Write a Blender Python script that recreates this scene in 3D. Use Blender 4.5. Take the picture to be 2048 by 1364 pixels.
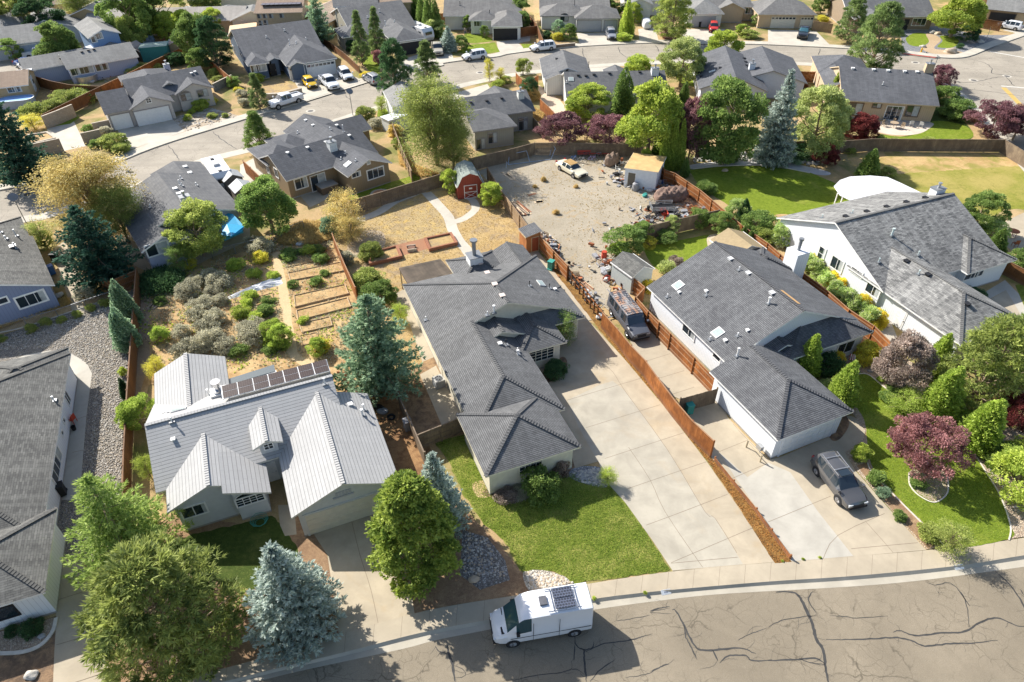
import bpy,bmesh,math,random
import numpy as np
from math import radians as R,sin,cos,pi,sqrt,atan2
from mathutils import Vector,Matrix
from mathutils.geometry import tessellate_polygon
for o in list(bpy.data.objects):bpy.data.objects.remove(o)
SC=bpy.context.scene;COL=SC.collection
# ---------------------------------------------------------------- camera
PITCH,ROLL,FPX,HC=R(39.36),R(-0.504),1365.0,39.89
cp_,sp_=cos(PITCH),sin(PITCH)
R0,U0,F0=Vector((1,0,0)),Vector((0,sp_,cp_)),Vector((0,cp_,-sp_))
c_,s_=cos(ROLL),sin(ROLL)
RT,UP=c_*R0+s_*U0,-s_*R0+c_*U0
cam=bpy.data.objects.new('Camera',bpy.data.cameras.new('Camera'));COL.objects.link(cam)
mw=Matrix((RT,UP,-F0)).transposed().to_4x4();mw.translation=(0,0,HC);cam.matrix_world=mw
cam.data.sensor_width=36;cam.data.lens=36*FPX/2048;cam.data.clip_start=0.5;cam.data.clip_end=3000
SC.camera=cam
# ---------------------------------------------------------------- light
SUN_AZ,SUN_EL=R(141),R(37)      # direction towards the sun (azimuth measured from +X, counter-clockwise)
W=bpy.data.worlds.new('World');SC.world=W;W.use_nodes=True
nt=W.node_tree;bg=nt.nodes['Background'];bg.inputs[1].default_value=0.105
sky=nt.nodes.new('ShaderNodeTexSky');sky.sky_type='NISHITA';sky.sun_disc=False
sky.sun_elevation=SUN_EL;sky.sun_rotation=pi/2-SUN_AZ;sky.air_density=1.0;sky.dust_density=1.5
nt.links.new(sky.outputs[0],bg.inputs[0])
sl=bpy.data.lights.new('Sun','SUN');sl.energy=5.0;sl.angle=R(0.53);sl.color=(1.0,0.96,0.895)
so=bpy.data.objects.new('Sun',sl);COL.objects.link(so)
sd=Vector((cos(SUN_EL)*cos(SUN_AZ),cos(SUN_EL)*sin(SUN_AZ),sin(SUN_EL)))
so.rotation_euler=sd.to_track_quat('Z','Y').to_euler();so.location=(0,60,80)
SC.view_settings.view_transform='Standard';SC.view_settings.look='None'
SC.view_settings.exposure=0.86;SC.view_settings.gamma=1
SC.render.engine='CYCLES'
# ---------------------------------------------------------------- measuring: photo pixel + height -> place on the ground
def ray(px,py):
    u,v=(px-1024)/FPX,-(py-682)/FPX
    return F0+RT*u+UP*v
def G(px,py,z=0.0):
    d=ray(px,py);t=(z-HC)/d.z
    return Vector((d.x*t,d.y*t,z))
def GA(a,b,z=0.0):
    p,q=G(*a,z),G(*b,z);return atan2(q.y-p.y,q.x-p.x)
# ---------------------------------------------------------------- tagging
def tag(o,label=None,cat=None,group=None,kind=None):
    if label:o['label']=label
    if cat:o['category']=cat
    if group:o['group']=group
    if kind:o['kind']=kind
    return o
def empty(name,loc=(0,0,0),rz=0,label=None,cat=None,group=None):
    o=bpy.data.objects.new(name,None);COL.objects.link(o);o.location=loc;o.rotation_euler=(0,0,rz)
    o.empty_display_size=.3
    return tag(o,label,cat,group)
class MB:
    def __init__(s):s.v=[];s.f=[];s.m=[];s.uv=[]
    def face(s,pts,m=0,uv=None):
        n=len(s.v);s.v += [tuple(p) for p in pts];s.f.append(tuple(range(n,n+len(pts))));s.m.append(m)
        s.uv.append(uv if uv else [(p[0]+p[1]*.37,p[2] if abs(p[2])>1e-6 else p[1]) for p in pts])
    def box(s,x0,x1,y0,y1,z0,z1,m=0,T=None,bot=True):
        P=[(x0,y0,z0),(x1,y0,z0),(x1,y1,z0),(x0,y1,z0),(x0,y0,z1),(x1,y0,z1),(x1,y1,z1),(x0,y1,z1)]
        if T is not None:P=[tuple(T @ Vector(p)) for p in P]
        F=[(4,5,6,7),(0,1,5,4),(1,2,6,5),(2,3,7,6),(3,0,4,7)]
        if bot:F.append((3,2,1,0))
        dx,dy,dz=x1-x0,y1-y0,z1-z0
        U=[(dx,dy),(dx,dz),(dy,dz),(dx,dz),(dy,dz),(dx,dy)]
        for f,(a,b) in zip(F,U):s.face([P[i] for i in f],m,[(0,0),(a,0),(a,b),(0,b)])
    def bar(s,a,b,w,h,m=0):
        a,b=Vector(a),Vector(b);d=b-a;L=d.length
        if L<1e-5:return
        z=d.normalized();x=z.cross(Vector((0,0,1)))
        if x.length<1e-3:x=Vector((1,0,0))
        x.normalize();y=z.cross(x)
        T=Matrix((x,y,z)).transposed().to_4x4();T.translation=a
        s.box(-w/2,w/2,-h/2,h/2,0,L,m,T)
    def tube(s,pts,rad,n=8,m=0,cap=True):
        pts=[Vector(p) for p in pts]
        if not hasattr(rad,'__len__'):rad=[rad]*len(pts)
        rings=[]
        for i,p in enumerate(pts):
            d=(pts[min(i+1,len(pts)-1)]-pts[max(i-1,0)]).normalized()
            x=d.cross(Vector((0,0,1)))
            if x.length<.02:x=Vector((1,0,0))
            x.normalize();y=d.cross(x)
            rings.append([p+(x*cos(2*pi*k/n)+y*sin(2*pi*k/n))*rad[i] for k in range(n)])
        for i in range(len(rings)-1):
            for k in range(n):
                k2=(k+1) % n;s.face([rings[i][k2],rings[i][k],rings[i+1][k],rings[i+1][k2]],m)
        if cap:s.face(rings[0],m);s.face(rings[-1][::-1],m)
    def build(s,name,mats,parent=None,smooth=False,merge=False,bevel=0):
        me=bpy.data.meshes.new(name);me.from_pydata(s.v,[],s.f)
        if not isinstance(mats,(list,tuple)):mats=[mats]
        for m in mats:me.materials.append(m)
        me.polygons.foreach_set('material_index',s.m)
        uvl=me.uv_layers.new(name='UVMap');flat=[c for f in s.uv for p in f for c in p]
        uvl.data.foreach_set('uv',flat)
        if merge:
            b=bmesh.new();b.from_mesh(me);bmesh.ops.remove_doubles(b,verts=b.verts,dist=.0005)
            bmesh.ops.recalc_face_normals(b,faces=b.faces);b.to_mesh(me);b.free()
        if smooth:me.polygons.foreach_set('use_smooth',[True]*len(me.polygons))
        o=bpy.data.objects.new(name,me);COL.objects.link(o)
        if parent:o.parent=parent
        if bevel:
            bv=o.modifiers.new('b','BEVEL');bv.width=bevel;bv.segments=2;bv.limit_method='ANGLE'
        return o
def copy_tree(o,parent=None):
    c=o.copy();COL.objects.link(c)
    if parent:c.parent=parent
    for ch in o.children:copy_tree(ch,c)
    return c
# ---------------------------------------------------------------- materials
MATS={}
class NT:
    def __init__(s,name):
        s.m=bpy.data.materials.new(name);s.m.use_nodes=True;s.t=s.m.node_tree
        s.b=s.t.nodes['Principled BSDF'];s.out=s.t.nodes['Material Output']
    def n(s,t,**k):
        x=s.t.nodes.new('ShaderNode'+t)
        for a,v in k.items():setattr(x,a,v)
        return x
    def l(s,a,b):s.t.links.new(a,b)
    def val(s,x,sock):
        if isinstance(x,(int,float)):sock.default_value=x
        elif isinstance(x,(tuple,list)):sock.default_value=(*x[:3],1) if len(sock.default_value)==4 else x
        else:s.l(x,sock)
    def math(s,op,a,b=0.0,c=None,clamp=False):
        x=s.n('Math',operation=op,use_clamp=clamp);s.val(a,x.inputs[0]);s.val(b,x.inputs[1])
        if c is not None:s.val(c,x.inputs[2])
        return x.outputs[0]
    def mix(s,f,a,b,mode='MIX'):
        x=s.n('MixRGB',blend_type=mode);s.val(f,x.inputs[0]);s.val(a,x.inputs[1]);s.val(b,x.inputs[2]);return x.outputs[0]
    def noise(s,vec,scale,detail=4,rough=.55,dist=0):
        x=s.n('TexNoise');x.inputs['Scale'].default_value=scale;x.inputs['Detail'].default_value=detail
        x.inputs['Roughness'].default_value=rough;x.inputs['Distortion'].default_value=dist
        if vec is not None:s.l(vec,x.inputs['Vector'])
        return x.outputs['Fac']
    def ramp(s,f,a,b,ca=(0,0,0),cb=(1,1,1)):
        x=s.n('ValToRGB');e=x.color_ramp.elements
        e[0].position=a;e[0].color=(*ca,1);e[1].position=b;e[1].color=(*cb,1);s.l(f,x.inputs[0]);return x.outputs[0]
    def bump(s,h,strength,dist=.05):
        x=s.n('Bump');x.inputs['Strength'].default_value=strength;x.inputs['Distance'].default_value=dist
        s.l(h,x.inputs['Height']);s.l(x.outputs[0],s.b.inputs['Normal'])
    def fin(s,col,rough=.8,spec=.3):
        s.val(col,s.b.inputs['Base Color']);s.val(rough,s.b.inputs['Roughness']);s.b.inputs['Specular IOR Level'].default_value=spec
        return s.m
def sc(c,k):return tuple(max(0,min(1,x*k)) for x in c)
def plain(name,c,rough=.6,spec=.3,metal=0,var=.12,scale=3,bump=0,bscale=30):
    if name in MATS:return MATS[name]
    t=NT(name);co=t.n('TexCoord').outputs['Object']
    f=t.noise(co,scale,5);g=t.noise(co,scale*9,3)
    col=t.mix(t.ramp(f,.3,.7),sc(c,1-var),sc(c,1+var));col=t.mix(t.math('MULTIPLY',g,var),col,sc(c,.6))
    if bump:t.bump(t.noise(co,bscale,4),bump)
    t.b.inputs['Metallic'].default_value=metal
    MATS[name]=t.fin(col,rough,spec);return t.m
def ground(name,c1,c2,c3=None,s1=.25,s2=3,fine=25,bump=.5,patch=None,ps=(.45,.62),rough=.95,bd=.05):
    """earth-like surface: two tones mixed by large noise, mid and fine grain, optional third colour in patches"""
    if name in MATS:return MATS[name]
    t=NT(name);co=t.n('TexCoord').outputs['Object']
    a=t.noise(co,s1,6,.6);b=t.noise(co,s2,5,.65);d=t.noise(co,fine,3,.7)
    m=t.math('ADD',t.math('MULTIPLY',a,.55),t.math('MULTIPLY',b,.45))
    col=t.mix(t.ramp(m,.36,.64),c1,c2)
    if c3:col=t.mix(t.ramp(t.noise(co,s1*2.3,6,.65,.5),ps[0],ps[1]),col,c3)
    col=t.mix(t.ramp(d,.3,.75),t.mix(1.0,col,(.62,.62,.62),'MULTIPLY'),t.mix(1.0,col,(1.25,1.25,1.25),'MULTIPLY'))
    h=t.math('ADD',t.math('MULTIPLY',b,.5),d)
    t.bump(h,bump,bd)
    MATS[name]=t.fin(col,rough,.15);return t.m
def pebbles(name,c1,c2,scale=7,bump=.8,c3=None,gap=.35):
    if name in MATS:return MATS[name]
    t=NT(name);co=t.n('TexCoord').outputs['Object']
    v=t.n('TexVoronoi');v.inputs['Scale'].default_value=scale;t.l(co,v.inputs['Vector'])
    e=t.n('TexVoronoi',feature='DISTANCE_TO_EDGE');e.inputs['Scale'].default_value=scale;t.l(co,e.inputs['Vector'])
    sp=t.n('SeparateColor');t.l(v.outputs['Color'],sp.inputs[0])
    col=t.mix(sp.outputs[0],c1,c2)
    if c3:col=t.mix(t.ramp(sp.outputs[1],.7,.8),col,c3)
    col=t.mix(t.math('MULTIPLY',t.noise(co,.4,5),.5),col,sc(c1,.8))
    col=t.mix(t.ramp(e.outputs['Distance'],0,.12),sc(c1,gap),col)
    t.bump(t.ramp(e.outputs['Distance'],0,.3),bump,.06)
    MATS[name]=t.fin(col,.85,.2);return t.m
def lawn(name,g1,g2,dry,amt=.5,scale=.35):
    if name in MATS:return MATS[name]
    t=NT(name);co=t.n('TexCoord').outputs['Object']
    a=t.noise(co,scale,7,.65,.3);b=t.noise(co,2.2,6,.7);d=t.noise(co,22,4,.75)
    col=t.mix(t.ramp(b,.32,.68),g1,g2)
    col=t.mix(t.math('MULTIPLY',t.ramp(a,amt,amt+.2),.85),col,dry);col=t.mix(t.math('MULTIPLY',t.ramp(t.noise(co,1.1,5,.7,1.5),.52,.66),.45),col,sc(g1,.75));col=t.mix(t.math('MULTIPLY',t.ramp(t.noise(co,6,4,.7),.55,.7),.4),col,dry)
    col=t.mix(t.ramp(d,.28,.72),t.mix(1.0,col,(.5,.52,.5),'MULTIPLY'),t.mix(1.0,col,(1.35,1.35,1.3),'MULTIPLY'))
    sp=t.noise(co,60,2,.5);col=t.mix(t.ramp(sp,.70,.76),col,(.42,.42,.2))
    t.bump(t.math('ADD',d,t.math('MULTIPLY',b,.7)),.9,.08)
    MATS[name]=t.fin(col,.9,.1);return t.m
def concrete(name,c,stain=(.38,.29,.17),amt=.62,var=.13):
    if name in MATS:return MATS[name]
    t=NT(name);co=t.n('TexCoord').outputs['Object']
    a=t.noise(co,.5,7,.6,.4);b=t.noise(co,4,6,.7);d=t.noise(co,45,3,.6)
    col=t.mix(t.ramp(a,.35,.65),sc(c,1-var),sc(c,1+var*.6))
    col=t.mix(t.math('MULTIPLY',t.ramp(t.noise(co,.33,6,.6,.8),amt,amt+.2),.5),col,stain)
    col=t.mix(t.math('MULTIPLY',t.ramp(b,.5,.8),.3),col,sc(c,.72))
    col=t.mix(t.math('MULTIPLY',t.ramp(d,.55,.8),.25),col,sc(c,.7))
    t.bump(d,.25,.01)
    MATS[name]=t.fin(col,.85,.25);return t.m
def asphalt(name,c,crack=True,streak=0.0):
    if name in MATS:return MATS[name]
    t=NT(name);co=t.n('TexCoord').outputs['Object']
    a=t.noise(co,.18,6,.6,.6);b=t.noise(co,1.7,6,.7);d=t.noise(co,40,2,.6)
    col=t.mix(t.ramp(a,.35,.65),sc(c,.86),sc(c,1.1))
    col=t.mix(t.math('MULTIPLY',t.ramp(b,.45,.75),.35),col,sc(c,.72))
    col=t.mix(t.ramp(d,.3,.72),t.mix(1.0,col,(.74,.74,.75),'MULTIPLY'),t.mix(1.0,col,(1.2,1.19,1.16),'MULTIPLY'))
    w=t.noise(co,130,1,.5);col=t.mix(t.math('MULTIPLY',t.ramp(w,.68,.74),.6),col,(.5,.5,.48))
    if streak:
        mp=t.n('Mapping');mp.inputs['Rotation'].default_value=(0,0,-streak);mp.inputs['Scale'].default_value=(.03,1.1,1);t.l(co,mp.inputs[0])
        col=t.mix(t.math('MULTIPLY',t.ramp(t.noise(mp.outputs[0],1,4,.6),.46,.7),.35),col,sc(c,.62))
    if crack:
        wv=t.n('TexNoise');wv.inputs['Scale'].default_value=1.4;wv.inputs['Detail'].default_value=5;t.l(co,wv.inputs['Vector'])
        mx=t.mix(.35,co,wv.outputs['Color'])
        for s,w0,f in ((.5,.012,.8),(1.7,.022,.6),(4.5,.03,.3)):
            e=t.n('TexVoronoi',feature='DISTANCE_TO_EDGE');e.inputs['Scale'].default_value=s;t.l(mx,e.inputs['Vector'])
            k=t.ramp(e.outputs['Distance'],0,w0,(1,1,1),(0,0,0));k=t.math('MULTIPLY',k,t.math('MULTIPLY',t.ramp(t.noise(co,.35,4),.42,.6),f))
            col=t.mix(k,col,sc(c,.35))
    t.bump(d,.5,.012)
    MATS[name]=t.fin(col,.88,.2);return t.m
def shingle(name,c1,c2,row=.145,wid=.33,line=.45,var=1.0,fleck=None,linew=.012,band=0):
    """roof courses laid out on the roof's own UV (metres along the eave, metres up the slope)"""
    if name in MATS:return MATS[name]
    t=NT(name);uv=t.n('UVMap').outputs[0];co=t.n('TexCoord').outputs['Object']
    b=t.n('TexBrick');t.l(uv,b.inputs['Vector']);b.offset_frequency=2;b.offset=.37;b.squash=1.0
    for k,v in (('Color1',c1),('Color2',c2),('Mortar',sc(c1,line))):b.inputs[k].default_value=(*v,1)
    b.inputs['Scale'].default_value=1;b.inputs['Mortar Size'].default_value=linew;b.inputs['Mortar Smooth'].default_value=.3
    b.inputs['Bias'].default_value=0;b.inputs['Brick Width'].default_value=wid;b.inputs['Row Height'].default_value=row
    col=b.outputs['Color']
    col=t.mix(t.math('MULTIPLY',t.ramp(t.noise(co,.7,6,.65),.35,.7),.3*var),col,sc(c1,.75))
    col=t.mix(t.math('MULTIPLY',t.ramp(t.noise(co,30,3,.6),.4,.7),.25),col,sc(c2,1.25))
    mp=t.n('Mapping');mp.inputs['Scale'].default_value=(1.6,.16,1);t.l(uv,mp.inputs[0])
    col=t.mix(t.math('MULTIPLY',t.ramp(t.noise(mp.outputs[0],1,6,.7),.46,.66),.42*var),col,sc(c2,1.35));col=t.mix(t.math('MULTIPLY',t.ramp(t.noise(co,.25,4,.6),.45,.62),.3*var),col,sc(c1,.7))
    if fleck:col=t.mix(t.math('MULTIPLY',t.ramp(t.noise(co,4.5,5,.75),.66,.70),.8),col,fleck)
    sx=t.n('SeparateXYZ');t.l(uv,sx.inputs[0])
    saw=t.math('FRACT',t.math('DIVIDE',sx.outputs[1],row))
    if band:col=t.mix(t.math('MULTIPLY',t.ramp(saw,band,band*1.6,(1,1,1),(0,0,0)),.8),col,sc(c1,line))
    t.bump(t.math('ADD',t.math('SUBTRACT',1.0,saw),t.math('MULTIPLY',t.noise(co,60,2),.4)),.6,.02)
    MATS[name]=t.fin(col,.88,.22);return t.m
def siding(name,c,pitch=.2,depth=.4):
    if name in MATS:return MATS[name]
    t=NT(name);uv=t.n('UVMap').outputs[0];sx=t.n('SeparateXYZ');t.l(uv,sx.inputs[0]);co=t.n('TexCoord').outputs['Object']
    fr=t.math('FRACT',t.math('DIVIDE',sx.outputs[0],pitch));g=t.ramp(fr,.04,.1)
    col=t.mix(g,sc(c,.62),c);col=t.mix(t.math('MULTIPLY',t.noise(co,1.2,5),.25),col,sc(c,.8))
    t.bump(g,depth,.01);MATS[name]=t.fin(col,.7,.3);return t.m
def boards(name,c1,c2,c3):
    """fence boards: colour per board from the UV column, grain along the board"""
    if name in MATS:return MATS[name]
    t=NT(name);uv=t.n('UVMap').outputs[0];sx=t.n('SeparateXYZ');t.l(uv,sx.inputs[0])
    oi=t.n('ObjectInfo');wn=t.n('TexWhiteNoise',noise_dimensions='1D');t.l(t.math('FLOOR',t.math('DIVIDE',sx.outputs[0],.15)),wn.inputs['W'])
    mp=t.n('Mapping');mp.inputs['Scale'].default_value=(18,1.5,1);t.l(uv,mp.inputs[0])
    w2=t.n('TexWhiteNoise',noise_dimensions='1D');t.l(t.math('FLOOR',t.math('DIVIDE',sx.outputs[0],.45)),w2.inputs['W']);w3=t.n('TexWhiteNoise',noise_dimensions='1D');t.l(t.math('FLOOR',t.math('DIVIDE',sx.outputs[0],2.4)),w3.inputs['W'])
    col=t.mix(t.math('ADD',t.math('MULTIPLY',wn.outputs['Value'],.45),t.math('MULTIPLY',w2.outputs['Value'],.6)),c1,c2);col=t.mix(t.math('MULTIPLY',w3.outputs['Value'],.35),col,c3);col=t.mix(t.ramp(t.noise(mp.outputs[0],1,5,.6),.45,.7),col,c3)
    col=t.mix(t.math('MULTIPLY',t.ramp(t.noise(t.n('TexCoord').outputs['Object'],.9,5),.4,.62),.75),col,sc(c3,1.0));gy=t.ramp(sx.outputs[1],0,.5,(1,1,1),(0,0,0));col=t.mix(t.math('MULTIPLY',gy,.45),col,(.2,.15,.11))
    t.bump(t.noise(mp.outputs[0],2,3),.3,.01);MATS[name]=t.fin(col,.8,.2);return t.m
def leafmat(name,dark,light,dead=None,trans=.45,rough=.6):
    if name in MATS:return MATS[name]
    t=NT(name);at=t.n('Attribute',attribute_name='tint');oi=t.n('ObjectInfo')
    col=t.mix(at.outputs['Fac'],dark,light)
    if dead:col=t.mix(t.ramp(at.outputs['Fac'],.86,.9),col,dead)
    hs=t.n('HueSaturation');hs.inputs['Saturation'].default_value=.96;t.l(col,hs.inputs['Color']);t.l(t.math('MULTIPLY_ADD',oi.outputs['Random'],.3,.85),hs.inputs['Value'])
    t.fin(hs.outputs[0],rough,.25)
    tr=t.n('BsdfTranslucent');t.l(hs.outputs[0],tr.inputs[0]);mx=t.n('MixShader');mx.inputs[0].default_value=trans
    t.l(t.b.outputs[0],mx.inputs[1]);t.l(tr.outputs[0],mx.inputs[2]);t.l(mx.outputs[0],t.out.inputs[0])
    MATS[name]=t.m;return t.m
def glassmat(name,c=(.02,.03,.04),rough=.05):
    if name in MATS:return MATS[name]
    t=NT(name);MATS[name]=t.fin(c,rough,.9);return t.m
def paint(name,c,rough=.25,metal=0):
    if name in MATS:return MATS[name]
    t=NT(name);t.b.inputs['Coat Weight'].default_value=.6;t.b.inputs['Coat Roughness'].default_value=.06;t.b.inputs['Metallic'].default_value=metal
    co=t.n('TexCoord').outputs['Object'];MATS[name]=t.fin(t.mix(t.math('MULTIPLY',t.noise(co,2,5),.3),c,sc(c,.75)),rough,.5);return t.m
WHITE=plain('white_trim',(.78,.77,.74),.5)
GLASS=glassmat('window_glass');BLIND=plain('window_blind',(.42,.44,.43),.4,var=.3,scale=2)
DARK=plain('black_trim',(.02,.02,.022),.6);RUB=plain('rubber',(.025,.025,.027),.85)
STEEL=plain('galvanised_steel',(.5,.51,.52),.35,.5,.7);CHROME=plain('chrome',(.6,.6,.6),.2,.5,1,var=.02)
BARK=plain('bark',(.3,.23,.16),.95,.1,bump=.8,bscale=12);GREYM=plain('grey_metal',(.22,.23,.24),.5,.4,.3)
CREAM=plain('cream_trim',(.72,.66,.52),.55)
# ---------------------------------------------------------------- house builder
class House:
    def __init__(s,label,opx,th,wall,roof,wings,cat='house',name='house',zo=2.7,group=None,trim=None,fascia=None,caps=False,z0=0.0,ov=.42,og=.3,base=True):
        o=G(*opx,zo);s.th=R(th);s.c,s.s=cos(s.th),sin(s.th)
        s.root=empty(name,(o.x,o.y,z0),s.th,label,cat,group);s.o=o;s.z0=z0
        s.trim=trim or WHITE;s.wings=wings;s.wallm=wall;s.roofm=roof;s.ov=ov;s.og=og
        rb=MB();wb=MB();s.planes=[]
        for i,wg in enumerate(wings):
            x0,x1,y0,y1,ax,ends,z,p=wg[:8];opt=wg[8] if len(wg)>8 else ''
            z=z+i*.005;d=i*.006
            s.roofw(rb,x0,x1,y0,y1,ax,ends,z,p,caps)
            if 'n' not in opt:s.wallw(wb,x0+d,x1-d,y0+d,y1-d,ax,ends,z,p)
        s.roof=rb.build('roof',[roof,fascia or s.trim,GREYM],s.root,merge=True)
        if wb.f:s.wall=wb.build('wall',[wall,plain('concrete_footing',(.35,.33,.3),.9)],s.root)
    def roofw(s,mb,x0,x1,y0,y1,ax,ends,z,p,caps):
        if ax=='x':a0,a1,b0,b1=x0,x1,y0,y1;f=lambda a,b,zz:(a,b,zz)
        else:a0,a1,b0,b1=y0,y1,x0,x1;f=lambda a,b,zz:(b,a,zz)
        if ends=='flat':
            P=[f(a0,b0,z),f(a1,b0,z),f(a1,b1,z+p*(b1-b0)),f(a0,b1,z+p*(b1-b0))]
            s.slab(mb,[(P,[(0,0),(a1-a0,0),(a1-a0,b1-b0),(0,b1-b0)])],P);s.planes.append(('f',x0,x1,y0,y1,z,p,ax));return
        hf=(b1-b0)/2;zr=z+hf*p;bm=(b0+b1)/2;sl=sqrt(1+p*p)
        ra=a0+(hf if ends[0]=='h' else 0);rb=a1-(hf if ends[1]=='h' else 0)
        if ra>rb:ra=rb=(ra+rb)/2
        E=[f(a0,b0,z),f(a1,b0,z),f(a1,b1,z),f(a0,b1,z)];Ra,Rb=f(ra,bm,zr),f(rb,bm,zr)
        F=[([E[0],E[1],Rb,Ra],[(a0,0),(a1,0),(rb,hf*sl),(ra,hf*sl)]),([E[2],E[3],Ra,Rb],[(-a1,0),(-a0,0),(-ra,hf*sl),(-rb,hf*sl)])]
        out=[E[0],E[1]]
        if ends[1]=='h':F.append(([E[1],E[2],Rb],[(b0,0),(b1,0),(bm,hf*sl)]))
        else:out.append(Rb)
        out += [E[2],E[3]]
        if ends[0]=='h':F.append(([E[3],E[0],Ra],[(-b1,0),(-b0,0),(-bm,hf*sl)]))
        else:out.append(Ra)
        s.slab(mb,F,out);s.planes.append((ends,x0,x1,y0,y1,z,p,ax))
        if caps:
            L=[(Ra,Rb)]
            if ends[0]=='h':L += [(E[0],Ra),(E[3],Ra)]
            if ends[1]=='h':L += [(E[1],Rb),(E[2],Rb)]
            for a,b in L:
                a,b=Vector(a),Vector(b);n=max(1,int((b-a).length/.22));d=(b-a)/n
                for k in range(n):
                    q=a+d*k;mb.bar(q+Vector((0,0,.035)),q+d*1.12+Vector((0,0,.012)),.27,.02,0)
    def slab(s,mb,F,out):
        T=.15
        for pts,uv in F:
            mb.face(pts,0,uv);mb.face([(x,y,zz-T) for x,y,zz in pts][::-1],1,uv[::-1])
        n=len(out)
        for i in range(n):
            a,b=out[i],out[(i+1) % n];mb.face([(a[0],a[1],a[2]-T),(b[0],b[1],b[2]-T),b,a],1)
    def wallw(s,mb,x0,x1,y0,y1,ax,ends,z,p):
        if ax=='x':a0,a1,b0,b1=x0,x1,y0,y1;f=lambda a,b,zz:(a,b,zz)
        else:a0,a1,b0,b1=y0,y1,x0,x1;f=lambda a,b,zz:(b,a,zz)
        flat=ends=='flat'
        if flat:ends='hh'
        i0=s.og if ends[0]=='g' else s.ov;i1=s.og if ends[1]=='g' else s.ov
        A0,A1,B0,B1=a0+i0,a1-i1,b0+s.ov,b1-s.ov;zt=z+s.ov*p-.1;bm=(b0+b1)/2;zp=z+(b1-b0)/2*p-.1
        zt1=zt
        if flat:zt1=z+p*(b1-b0-s.ov)-.1
        def q(P,u):mb.face(P,0,u)
        q([f(A0,B0,0),f(A1,B0,0),f(A1,B0,zt),f(A0,B0,zt)],[(A0,0),(A1,0),(A1,zt),(A0,zt)])
        q([f(A1,B1,0),f(A0,B1,0),f(A0,B1,zt1),f(A1,B1,zt1)],[(A1,0),(A0,0),(A0,zt),(A1,zt)])
        for A,e,fl in ((A0,ends[0],1),(A1,ends[1],0)):
            P=[f(A,B0,0),f(A,B1,0),f(A,B1,zt1)];U=[(B0,0),(B1,0),(B1,zt)]
            if e=='g':P.append(f(A,bm,zp));U.append((bm,zp))
            P.append(f(A,B0,zt));U.append((B0,zt))
            q(P,U)
        for (xa,xb,ya,yb) in ((A0-.012,A1+.012,B0-.012,B0),(A0-.012,A1+.012,B1,B1+.012),(A0-.012,A0,B0,B1),(A1,A1+.012,B0,B1)):
            if ax=='x':mb.box(xa,xb,ya,yb,-.05,.16,1)
            else:mb.box(ya,yb,xa,xb,-.05,.16,1)
    def local(s,p):
        dx,dy=p[0]-s.o.x,p[1]-s.o.y;return Vector((dx*s.c+dy*s.s,-dx*s.s+dy*s.c,p[2]-s.z0))
    def rayl(s,px,py):
        d=ray(px,py);o=s.local((0,0,HC));return o,Vector((d.x*s.c+d.y*s.s,-d.x*s.s+d.y*s.c,d.z))
    def rz(s,x,y):
        best=-1
        for e,x0,x1,y0,y1,z,p,ax in s.planes:
            if x<x0 or x>x1 or y<y0 or y>y1:continue
            if e=='f':zz=z+p*((y-y0) if ax=='x' else (x-x0))
            else:
                if ax=='x':b,b0,b1,a,a0,a1=y,y0,y1,x,x0,x1
                else:b,b0,b1,a,a0,a1=x,x0,x1,y,y0,y1
                t=min(b-b0,b1-b)
                if e[0]=='h':t=min(t,a-a0)
                if e[1]=='h':t=min(t,a1-a)
                zz=z+p*t
            best=max(best,zz)
        return best
    def on_roof(s,px,py):
        o,d=s.rayl(px,py);t=(9-o.z)/d.z;step=.02/abs(d.z)
        for _ in range(500):
            q=o+d*t
            if q.z <=s.rz(q.x,q.y):return q
            t += step
        return q
    def wallpt(s,wi,side,px,py):
        x0,x1,y0,y1,ax,ends=s.wings[wi][:6];d=wi*.006
        gi=lambda k:s.og if (ends != 'flat' and ends[k]=='g') else s.ov
        ix0,ix1,iy0,iy1=(gi(0),gi(1),s.ov,s.ov) if ax=='x' else (s.ov,s.ov,gi(0),gi(1))
        o,dr=s.rayl(px,py)
        if side in 'sn':
            y=y0+iy0+d if side=='s' else y1-iy1-d;t=(y-o.y)/dr.y
        else:
            x=x0+ix0+d if side=='w' else x1-ix1-d;t=(x-o.x)/dr.x
        q=o+dr*t
        u={'s':Vector((1,0,0)),'n':Vector((-1,0,0)),'e':Vector((0,1,0)),'w':Vector((0,-1,0))}[side]
        n={'s':Vector((0,-1,0)),'n':Vector((0,1,0)),'e':Vector((1,0,0)),'w':Vector((-1,0,0))}[side]
        T=Matrix((u,-n,Vector((0,0,1)))).transposed().to_4x4();T.translation=q;return q,T
    def win(s,wi,side,px,py,w,h,n=2,m=1,trim=None,blind=.3,name='window',tw=.1,zc=None,arch=False):
        q,T=s.wallpt(wi,side,px,py)
        if zc:T.translation.z=zc
        x0,x1,y0,y1,ax,ends,zz,p=s.wings[wi][:8];gs=(side in 'we')==(ax=='x')
        if ends != 'flat':
            if gs and ends[0 if side in 'ws' else 1]=='g':t=min(q.y-y0,y1-q.y) if ax=='x' else min(q.x-x0,x1-q.x)
            else:t=s.ov
            T.translation.z=min(T.translation.z,zz+p*max(t,s.ov)-.12-h/2-tw)
        m_=w/2+tw+.3
        if side in 'sn':T.translation.x=min(max(T.translation.x,x0+s.og+m_-.2),x1-s.og-m_+.2)
        else:T.translation.y=min(max(T.translation.y,y0+s.og+m_-.2),y1-s.og-m_+.2)
        T.translation.z=max(T.translation.z,h/2+.1)
        b=MB();a,c=w/2,h/2
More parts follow.
